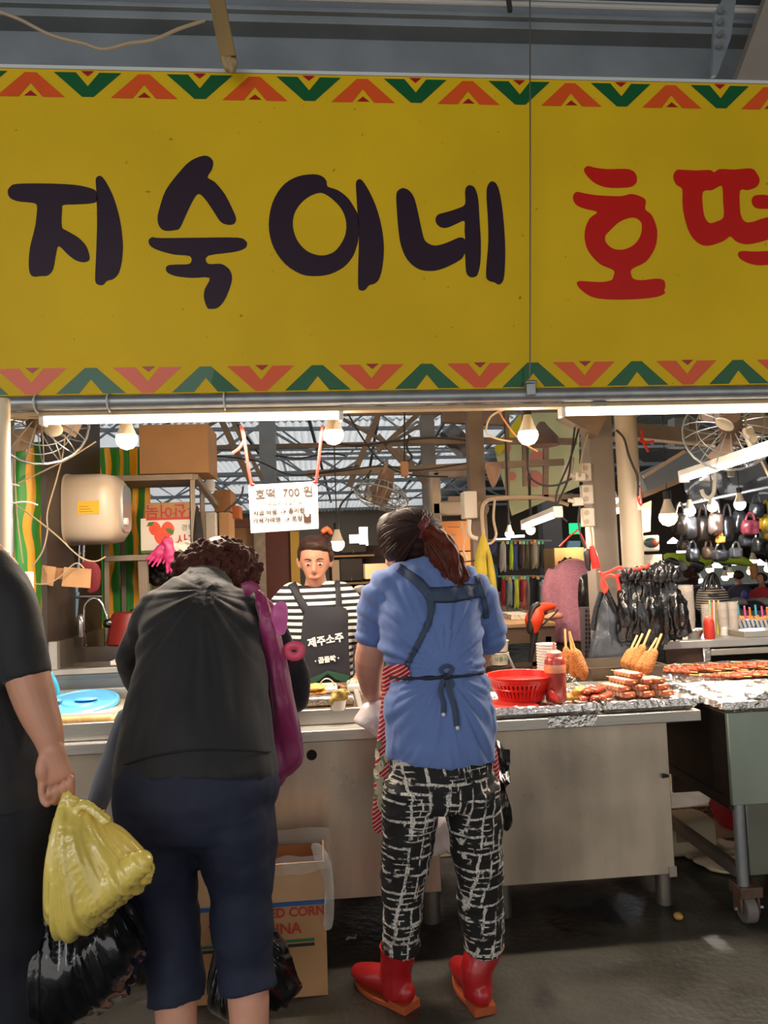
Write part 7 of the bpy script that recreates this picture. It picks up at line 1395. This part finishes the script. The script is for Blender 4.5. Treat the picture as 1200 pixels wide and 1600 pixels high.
HC, HR_ = P(643, 842, 2.655), (.116, .112, .108); cc_ = P(655, 827, 2.585) - HC
def hpath(i, rg):
    th = rg.uniform(R(10), R(245)); e = Vector((math.cos(th), rg.uniform(-1.0, .5), math.sin(th) * .85 - .05)); s0 = Vector((cc_.x / HR_[0], cc_.y / HR_[1], cc_.z / HR_[2])).normalized(); e.normalize(); out = []
    for j in range(8):
        q = s0.lerp(e, j / 7 * 1.0); q = q.normalized() if q.length > .1 else s0; out.append(HC + Vector((q.x * HR_[0], q.y * HR_[1], q.z * HR_[2])) * (1 + .012 * math.sin(j + i)))
    return out
strands(MB(), hpath, 300, .0046, seed=3).build('hair_strands', HB2, p2, kind='stuff')
def ppath(i, rg):
    a0, b0 = rg.uniform(-1, 1), rg.uniform(-1, 1); ph = rg.uniform(0, 6.3); am = rg.uniform(.004, .011); out = []; ln = rg.uniform(.75, 1.06)
    for j in range(12):
        t = j / 11 * ln; px = np.interp(t, [0, .25, .5, .75, 1.06], [661, 682, 699, 710, 711]); py = np.interp(t, [0, .25, .5, .75, 1.06], [826, 848, 885, 918, 958]); w = np.interp(t, [0, .25, .6, .85, 1.06], [.01, .035, .046, .038, .012])
        p_ = P(px, py, 2.56 - .06 * t); out.append(p_ + Vector((a0 * w + am * math.sin(t * 14 + ph), -abs(1 - a0 * a0) ** .5 * w * (.6 + .4 * b0) + .01, am * .6 * math.cos(t * 14 + ph) - a0 * w * .3)))
    return out
strands(MB(), ppath, 240, .004, seed=6).build('ponytail_strands', HRT, p2, kind='stuff')
# apron straps and ties lying on the shirt
ST = M('slate_strap', '39475f', .75, 0, .1, 20); SE = M('dark_piping', '1c2334', .8)
for pts, w_, mt, nm in [([(622, 888), (640, 900), (658, 915), (668, 928), (673, 944), (672, 962), (664, 985), (652, 1008), (640, 1032), (632, 1048)], [12, 14, 16, 15, 12, 10, 9, 9, 9, 9], ST, 'apron_strap'),
                        ([(668, 930), (700, 930), (730, 926), (752, 922)], 21, ST, 'back_band'), ([(670, 920), (700, 919), (730, 915), (750, 911)], 2.5, SE, 'band_piping'), ([(673, 941), (705, 941), (732, 936), (755, 931)], 2.5, SE, 'band_piping'),
                        ([(736, 884), (745, 903), (752, 925), (757, 945), (759, 965)], 9, ST, 'apron_strap'), ([(606, 1057), (640, 1060), (690, 1059), (730, 1056), (757, 1050)], 4.5, SE, 'waist_tie')]:
    ribbon([bs], pts, w_, mt, nm, p2)
for pts, r in [([(694, 1060), (690, 1080), (691, 1100), (693, 1114)], .005), ([(697, 1060), (703, 1085), (709, 1110), (713, 1134)], .006), ([(695, 1058), (690, 1047), (698, 1040), (706, 1044), (700, 1055)], .004), ([(696, 1060), (706, 1066), (701, 1078)], .005)]:
    q = [on(bs, p[0], p[1], .008) for p in pts]; q = [x for x in q if x]
    if len(q) > 1: m = MB(); m.sweep(q, [(r * 1.5, r * .5)] * len(q), n=8, sub=4); m.build('tie_tail', ST, p2)
for x, y in ((693, 1116), (712, 1137)):
    q = on(bs, x, y, .008); m = MB(); m.ball(q, .007, 8); m.build('tie_end', WHITE, p2)
q = on(bs, 696, 1060, .01); m = MB(); m.ball(q, (.014, .01, .012), 10); m.build('knot', SE, p2)
STRP = striped('red_white_apron', 88, 'b3141f', 'e8c7c0', rot=R(-52), wob=.02, ratio=.68, soft=.1)
apr = MB(); apr.pillow([(598, 1046, 2.5), (612, 1040, 2.46), (628, 1038, 2.41), (639, 1046, 2.4), (640, 1058, 2.4), (631, 1082, 2.41), (619, 1110, 2.43), (610, 1145, 2.48), (607, 1180), (607, 1240), (606, 1297), (583, 1295), (584, 1240), (587, 1180), (592, 1130), (596, 1090)], 2.57, .018, K=8, nz=.01, ns=10, center=(606, 1130)); ap = apr.build('apron', STRP, p2, label='red and white striped apron with floral hem')
FLW = M('floral_cream', 'cfc3a4', .7, 0, .25, 40); FLG = M('floral_green', '77805a', .7)
rg = random.Random(8); ba = bvh_of(ap)
for k in range(16):
    cx_, cy_ = 588 + rg.random() * 16, 1165 + k * 6.2; a0 = rg.uniform(-30, 30); pts = []
    for j in range(10):
        t = R(36 * j); u, v = 4.2 * math.cos(t), 9 * math.sin(t); x_ = cx_ + u * math.cos(R(a0)) - v * math.sin(R(a0)); y_ = cy_ + u * math.sin(R(a0)) + v * math.cos(R(a0)); h = on(ba, min(max(x_, 585.5), 605.5), y_, .0035 + .0004 * (k % 4))
        if h: pts.append(h)
    if len(pts) > 6: MB().flat([pts]).build('petal_print', FLW if k % 4 else FLG, ap)
m = MB(); m.pillow([(770, 1170), (777, 1175), (781, 1220), (782, 1270), (775, 1272), (772, 1230)], 2.56, .015, K=5); m.build('apron_edge', STRP, p2)
bt_ = thing('black_bag', 'crumpled black plastic bag hanging at the right hip of the woman in blue', 'bag', P(785, 1300, 2.72))
m = MB(); m.pillow([(770, 1162), (780, 1158), (788, 1170), (797, 1172), (794, 1188), (796, 1200), (788, 1215), (790, 1240), (796, 1262), (801, 1285), (792, 1299), (782, 1292), (776, 1300), (770, 1260), (768, 1210)], 2.72, .04, K=8, nz=.06, ns=22, crease=.05); m.build('bag_body', BLACKP, bt_)
wb2 = thing('white_bag', 'thin white plastic bag held open by the woman in blue', 'bag', P(580, 1157, 2.74))
MILK = M('milky_plastic', 'e6dbdb', .25, 0, .06, 5, .5, 18, coat=.4, alpha=.82)
m = MB(); m.pillow([(572, 1098), (598, 1094), (604, 1110), (604, 1150), (598, 1158), (588, 1152), (572, 1140), (553, 1127), (560, 1112)], 2.76, .04, K=8, nz=.03, ns=12, crease=.04); m.build('bag_body', MILK, wb2)
m = MB(); m.pillow([(668, 1275), (706, 1272), (712, 1336), (698, 1332), (684, 1337), (664, 1332)], 2.86, .02, K=6, nz=.03, ns=12, crease=.03); m.build('white_bag', MILK, label='white plastic bag hanging on the counter front behind the patterned trousers', cat='bag')
# ---- vendor in striped shirt
p3 = thing('person', 'vendor in black and white striped shirt and dark apron facing the shoppers', 'person', (P(495, 1200, 3.85).x, 3.85, 0)); YV = 3.86
m = MB(); m.sweep([P(500, 1180, YV), P(500, 1060, YV), P(497, 980, YV), P(495, 930, YV), P(494, 915, YV), P(493, 895, YV)], [(.15, .1), (.14, .09), (.14, .085), (.11, .065), (.062, .055), (.048, .048)], n=18, sub=3)
Q3, R3 = headpart(m, P(492, 880, YV - .02), (-.05, -1, -.2), s=1.02)
for a, b, c, d, sx in ((P(448, 945, YV), P(436, 1005, YV), P(470, 1065, YV - .15), P(490, 1080, YV - .25), -1), (P(543, 945, YV), P(566, 1000, YV - .02), P(566, 1050, YV - .15), P(545, 1078, YV - .25), 1)):
    m.sweep([a, a.lerp(b, .5), b, c, d], [.03, .04, .038, .03, .025], n=14, sub=3, round_cap=True); hand(m, d, (-sx * .5, -.6, -.3), (0, -.6, -.8), .9, .8, sx)
bxx = P(500, 1180, YV).x
for sx in (-1, 1): m.sweep([(bxx + .09 * sx, YV, .85), (bxx + .09 * sx, YV, .45), (bxx + .09 * sx, YV, .05)], [.08, .055, .036], n=12, sub=3); m.sweep([(bxx + .09 * sx, YV + .04, .035), (bxx + .09 * sx, YV - .05, .035), (bxx + .09 * sx, YV - .16, .025)], [(.035, .033), (.04, .03), (.036, .018)], n=12, sub=3, round_cap=True)
put(organic(m, 'body', .006, 3, p3.location), 'body', M('vendor_skin', 'b57f66', .55, 0, .08, 12, .05, 120, sss=.1), p3); face_bits(Q3, R3, 1.02, p3)
SS = striped('striped_jersey', 31, '14161c', 'e6e2da', wob=.06, ratio=.48, soft=.05, axis='Z', rough=.8)
m = MB(); m.sweep([P(500, 1120, YV), P(500, 1050, YV), P(498, 985, YV), P(496, 945, YV), P(495, 925, YV + .02), P(494, 918, YV + .03)], [(.175, .13), (.168, .125), (.182, .125), (.185, .115), (.13, .085), (.1, .07)], n=26, sub=4)
m.sweep([P(458, 932, YV), P(438, 955, YV), P(438, 1000, YV - .01)], [.075, .07, .06], n=16, sub=4, round_cap=True); m.sweep([P(534, 932, YV), P(554, 955, YV), P(562, 990, YV - .02)], [.075, .07, .06], n=16, sub=4, round_cap=True)
sh3 = put(organic(m, 'striped_shirt', .0075, 3, p3.location, [(.008, (8, 8, 5))]), 'striped_shirt', SS, p3); b3_ = bvh_of(sh3)
APN = M('black_navy_apron', '1a1b24', .7, 0, .1, 10)
yf = YV - .15
m = MB(); m.pillow([(478, 952), (510, 949), (541, 951), (544, 985), (546, 1030), (549, 1075), (552, 1130), (465, 1130), (466, 1060), (470, 1000)], yf, .014, K=6, nz=.008, pw=.4); apv = m.build('apron_bib', APN, p3)
for pts, w_ in [([(456, 914), (466, 932), (480, 956)], 12), ([(527, 910), (528, 930), (528, 954)], 9)]: ribbon([b3_], pts, w_, APN, 'apron_strap', p3, off=.008)
WI = M('white_print', 'e9e6e0', .6)
text('제주소주', .048, at(509, 1001, yf - .02), WI, p3, (R(90), R(-8), 0), bold=.0016); text('· 곱들락 ·', .031, at(511, 1031, yf - .02), WI, p3, (R(90), R(-5), 0), bold=.0016)
GRC = M('dark_green_cloth', '1f4a35', .7)
m = MB(); m.prism([at(*p, yf - .03) for p in [(482, 1062), (512, 1048), (546, 1056), (546, 1068), (525, 1062), (512, 1052), (498, 1064), (482, 1072)]], (0, .006, 0)); m.build('green_sash', GRC, p3)
m = MB(); m.ball(P(493, 853, YV), (.086, .106, .058), 18); m.ball(P(470, 868, YV + .01), (.02, .06, .05), 12); m.ball(P(516, 868, YV + .01), (.02, .06, .05), 12); m.ball(P(494, 868, YV + .045), (.09, .075, .09), 16); m.ball(P(508, 834, YV + .02), (.035, .035, .03), 12)
put(organic(m, 'hair', .007, 3, p3.location, (.004, (20, 20, 60))), 'hair', M('dark_brown_hair', '33201a', .5, 0, .3, 40), p3)
m = MB(); m.sweep([P(503, 832, YV - .03), P(511, 827, YV - .02), P(518, 834, YV - .01)], [.012, .016, .01], n=10, sub=3); m.build('hair_clip', M('orange_clip', 'b8562c', .4), p3)
# ---- generic figures for the people farther back
def figure(x, y, h, label, top, legs, hair, face=(0, 1, 0), lean=0, hunch=0, voxel=.012, skirt=0, loc=None):
    t = thing('person', label, 'person', (x, y, 0)); k = h / 1.65; f = Vector(face).normalized(); L_ = lambda z: f * lean * max(0, z - .85)
    V = lambda dx, z, dy=0: Vector((x, y, 0)) + Vector((f.y, -f.x, 0)) * dx * k + f * dy * k + Vector((0, 0, z * k)) + L_(z * k)
    rf = Vector((f.y, -f.x, 0))
    m = MB(); m.sweep([V(0, .85), V(0, 1.05), V(0, 1.25), V(0, 1.36), V(0, 1.42 - hunch * .3, hunch * .5), V(0, 1.5 - hunch, hunch)], [(.15 * k, .1 * k), (.13 * k, .09 * k), (.16 * k, .1 * k), (.13 * k, .08 * k), (.055 * k, .05 * k), (.048 * k, .05 * k)], n=16, sub=3, ref=rf); headpart(m, V(0, 1.545 - hunch, .02 + hunch), f + Vector((0, 0, -.2 - lean)), s=k)
    for sx in (-1, 1):
        m.sweep([V(.15 * sx, 1.3), V(.2 * sx, 1.1, .02), V(.17 * sx, .93, .16)], [.035 * k, .038 * k, .027 * k], n=12, sub=3); hand(m, V(.17 * sx, .92, .17), f - Vector((0, 0, .5)), rf * sx, .9 * k, .7, sx)
        m.sweep([V(.085 * sx, .88), V(.09 * sx, .47, .01), V(.09 * sx, .08)], [.08 * k, .055 * k, .036 * k], n=12, sub=3); m.sweep([V(.09 * sx, .035, -.04), V(.09 * sx, .035, .06), V(.09 * sx, .025, .16)], [(.034, .03), (.04, .03), (.034, .018)], n=10, sub=2, ref=rf, round_cap=True)
    put(organic(m, 'body', voxel, 2, t.location), 'body', SKIN, t)
    m = MB(); m.sweep([V(0, .8), V(0, .95), V(0, 1.1), V(0, 1.25), V(0, 1.36), V(0, 1.41)], [(.197 * k, .165 * k), (.19 * k, .155 * k), (.172 * k, .135 * k), (.185 * k, .13 * k), (.15 * k, .1 * k), (.08 * k, .07 * k)], n=20, sub=3, ref=rf)
    for sx in (-1, 1): m.sweep([V(.14 * sx, 1.33), V(.195 * sx, 1.22), V(.205 * sx, 1.08, .015)], [.065 * k, .06 * k, .052 * k], n=14, sub=3)
    put(organic(m, 'top', voxel, 3, t.location, (.012, (8, 8, 6))), 'top', top, t)
    m = MB(); m.sweep([V(0, .95), V(0, .85), V(0, .76)], [(.155 * k, .115 * k), (.168 * k, .132 * k), (.15 * k, .12 * k)], n=18, sub=3, ref=rf)
    for sx in (-1, 1): m.sweep([V(.085 * sx, .82), V(.09 * sx, .45, .01), V(.09 * sx, .1)], [.1 * k, .075 * k, .062 * k], n=14, sub=3)
    put(organic(m, 'trousers', voxel, 3, t.location), 'trousers', legs, t)
    if hair: m = curls(V(0, 1.58 - hunch, -.02 + hunch), .09 * k, .1 * k, .1 * k, 50, .022 * k, 7, -.5); put(organic(m, 'hair', voxel * .8, 2, t.location), 'hair', hair, t)
    for sx in (-1, 1): m = MB(); m.sweep([V(.09 * sx, .03, -.06), V(.09 * sx, .035, .06), V(.09 * sx, .025, .17)], [(.04, .03), (.048, .034), (.042, .022)], n=12, sub=2, ref=rf, round_cap=True); m.build('shoe', M('black_shoe', '141416', .5), t)
    return t
h4 = P(250, 915, 3.95)
figure(P(246, 1000, 4.45).x, 4.45, 1.47, 'crouching stall worker with black bobbed hair, half hidden behind the woman in black', M('charcoal_top', '222226', .8), M('dark_navy_cloth', '10131f', .8), M('black_hair', '15110f', .5), (.3, 1, 0), .1, voxel=.01)
figure(P(903, 900, 5.5).x, 5.5, 1.62, 'person in heathered mauve T-shirt and olive trousers working with back turned', M('mauve_heather', '8a5a6a', .85, 0, .2, 60), M('olive_trousers', '332c1c', .85), M('black_hair', '15110f', .5), (.15, 1, 0), .3, .24, voxel=.011)
figure(P(1155, 910, 9.7).x, 9.7, 1.12, 'far shopper in dark grey-violet jacket seen from behind under the cold lamps', M('violet_grey_jacket', '4a4658', .8, 0, .2), M('far_trousers', '1f2030', .8), M('brown_far_hair', '3a2820', .6), (.1, 1, 0), .1)
figure(P(1191, 910, 9.1).x, 9.1, 1.1, 'far shopper in red vest and dark sleeves at the right edge', M('red_vest', 'a5222c', .8, 0, .2), M('far_trousers', '1f2030', .8), M('brown_far_hair', '3a2820', .6), (-.8, -.6, 0), .1)
m = MB(); m.pillow([(1160, 925), (1166, 922), (1170, 932), (1172, 950), (1158, 950)], 8.9, .05, K=5, nz=.05); m.build('purple_bag', M('purple_bag', '4a3f8a', .3, 0, .3, 20), label='shiny purple bag carried by the far shopper in the dark jacket', cat='bag')
# ---- carton with plastic liner and black bag on the floor
bxg = thing('cardboard_box', 'open cardboard box with red print and clear plastic liner on the floor', 'box', (P(410, 1500, 2.7).x, 2.72, 0))
fL = atz(312, 1522, 0); fR = atz(511, 1503, 0); yb0 = 2.64; xL = at(304, 1500, yb0).x; xR = at(511, 1500, yb0).x; hz = at(410, 1353, yb0).z; ybk = 2.85
zb_ = 0.001
m = MB(); m.bb((xL, yb0, zb_), (xR, yb0 + .006, hz)); m.build('front_wall', CARD, bxg)
m = MB(); m.bb((xL, ybk - .006, zb_), (xR, ybk, hz - .012)); m.build('back_wall', CARD2, bxg)
for x in (xL, xR - .006): m = MB(); m.bb((x, yb0 + .006, zb_), (x + .006, ybk - .006, hz)); m.build('side_wall', CARD2, bxg)
m = MB(); m.bb((xL + .006, yb0 + .006, zb_), (xR - .006, ybk - .006, zb_ + .006)); m.build('bottom', CARD2, bxg)
zs_ = at(460, 1413, yb0).z; m = MB(); m.bb((xL - .003, yb0 - .006, zs_ + .006), (xR + .003, yb0 - .0005, hz + .004)); m.build('folded_flap', M('pale_cardboard', 'c49d76', .8, 0, .1, 8), bxg)
m = MB(); m.bb((xL, yb0 - .012, zs_), (xR + .004, yb0 - .002, zs_ + .012)); m.build('blue_bag_edge', M('blue_sheet', '2c5a9c', .5), bxg)
PR = M('print_red', 'b8322c', .6)
text('BOILED CORN', .042, at(444, 1427, yb0 - .002), PR, bxg, bold=.0008); text('CHINA', .05, at(434, 1453, yb0 - .002), PR, bxg, bold=.0008); text('A', .06, at(334, 1441, yb0 - .002), PR, bxg)
for y, mt in ((1470, M('print_green_line', '2f6a45', .6)), (1477, M('print_dark_line', '2c211c', .6))):
    zz_ = at(460, y, yb0).z; m = MB(); m.bb((xL + .01, yb0 - .0015, zz_ - .005), (xR - .04, yb0 - .0002, zz_ + .005)); m.build('print_line', mt, bxg)
LIN = M('clear_liner', 'd8d4cc', .08, 0, 0, 1, .9, 16, alpha=.22, coat=1)
m = MB()
for j in range(4):
    zz_ = [hz - .1, hz + .0, hz + .035, hz - .02][j]; gx = [.0, .006, .02, .03][j]
    for k in range(40):
        u = k / 40; per = [(xL - gx, yb0 - gx), (xR + gx, yb0 - gx), (xR + gx, ybk + gx), (xL - gx, ybk + gx)]; s4 = int(u * 4); fr = u * 4 - s4; a, b2 = per[s4], per[(s4 + 1) % 4]
        x_, y_ = a[0] + (b2[0] - a[0]) * fr, a[1] + (b2[1] - a[1]) * fr; m.v.append(Vector((x_, y_ , zz_)) + Vector((.008 * noise.noise(Vector((x_ * 30, j, 0))), .01 * noise.noise(Vector((x_ * 30, j, 5))), .02 * noise.noise(Vector((x_ * 22, y_ * 22, j))))))
for j in range(3):
    for k in range(40): m.f.append([j * 40 + k, j * 40 + (k + 1) % 40, (j + 1) * 40 + (k + 1) % 40, (j + 1) * 40 + k])
m.build('plastic_liner', LIN, bxg)
m = MB(); m.pillow([(486, 1322), (500, 1318), (512, 1335), (520, 1365), (522, 1420), (518, 1450), (505, 1448), (510, 1400), (498, 1360)], 2.63, .012, K=6, nz=.03, ns=14, crease=.03); m.build('liner_fold', M('clear_liner2', 'd8d4cc', .1, 0, 0, 1, .9, 16, alpha=.35, coat=1), bxg)
fb = thing('black_bag', 'black plastic bag standing on the floor between the legs of the woman in black', 'bag', (P(395, 1500, 2.3).x, 2.4, 0))
m = MB(); m.pillow([(350, 1450), (362, 1455), (400, 1445), (430, 1452), (452, 1480), (465, 1515), (472, 1545), (440, 1570), (400, 1582), (355, 1592), (328, 1584), (320, 1560), (326, 1510), (338, 1470)], 2.4, .09, K=10, sub=5, nz=.03, ns=9, crease=.06); me = organic(m, 'bag_body', .006, 2, fb.location, (.012, (12, 12, 9)), (P(350, 1440, 2.3), .010, 14)); put(me, 'bag_body', BG, fb)
bpy.data.scenes.remove(LAB)
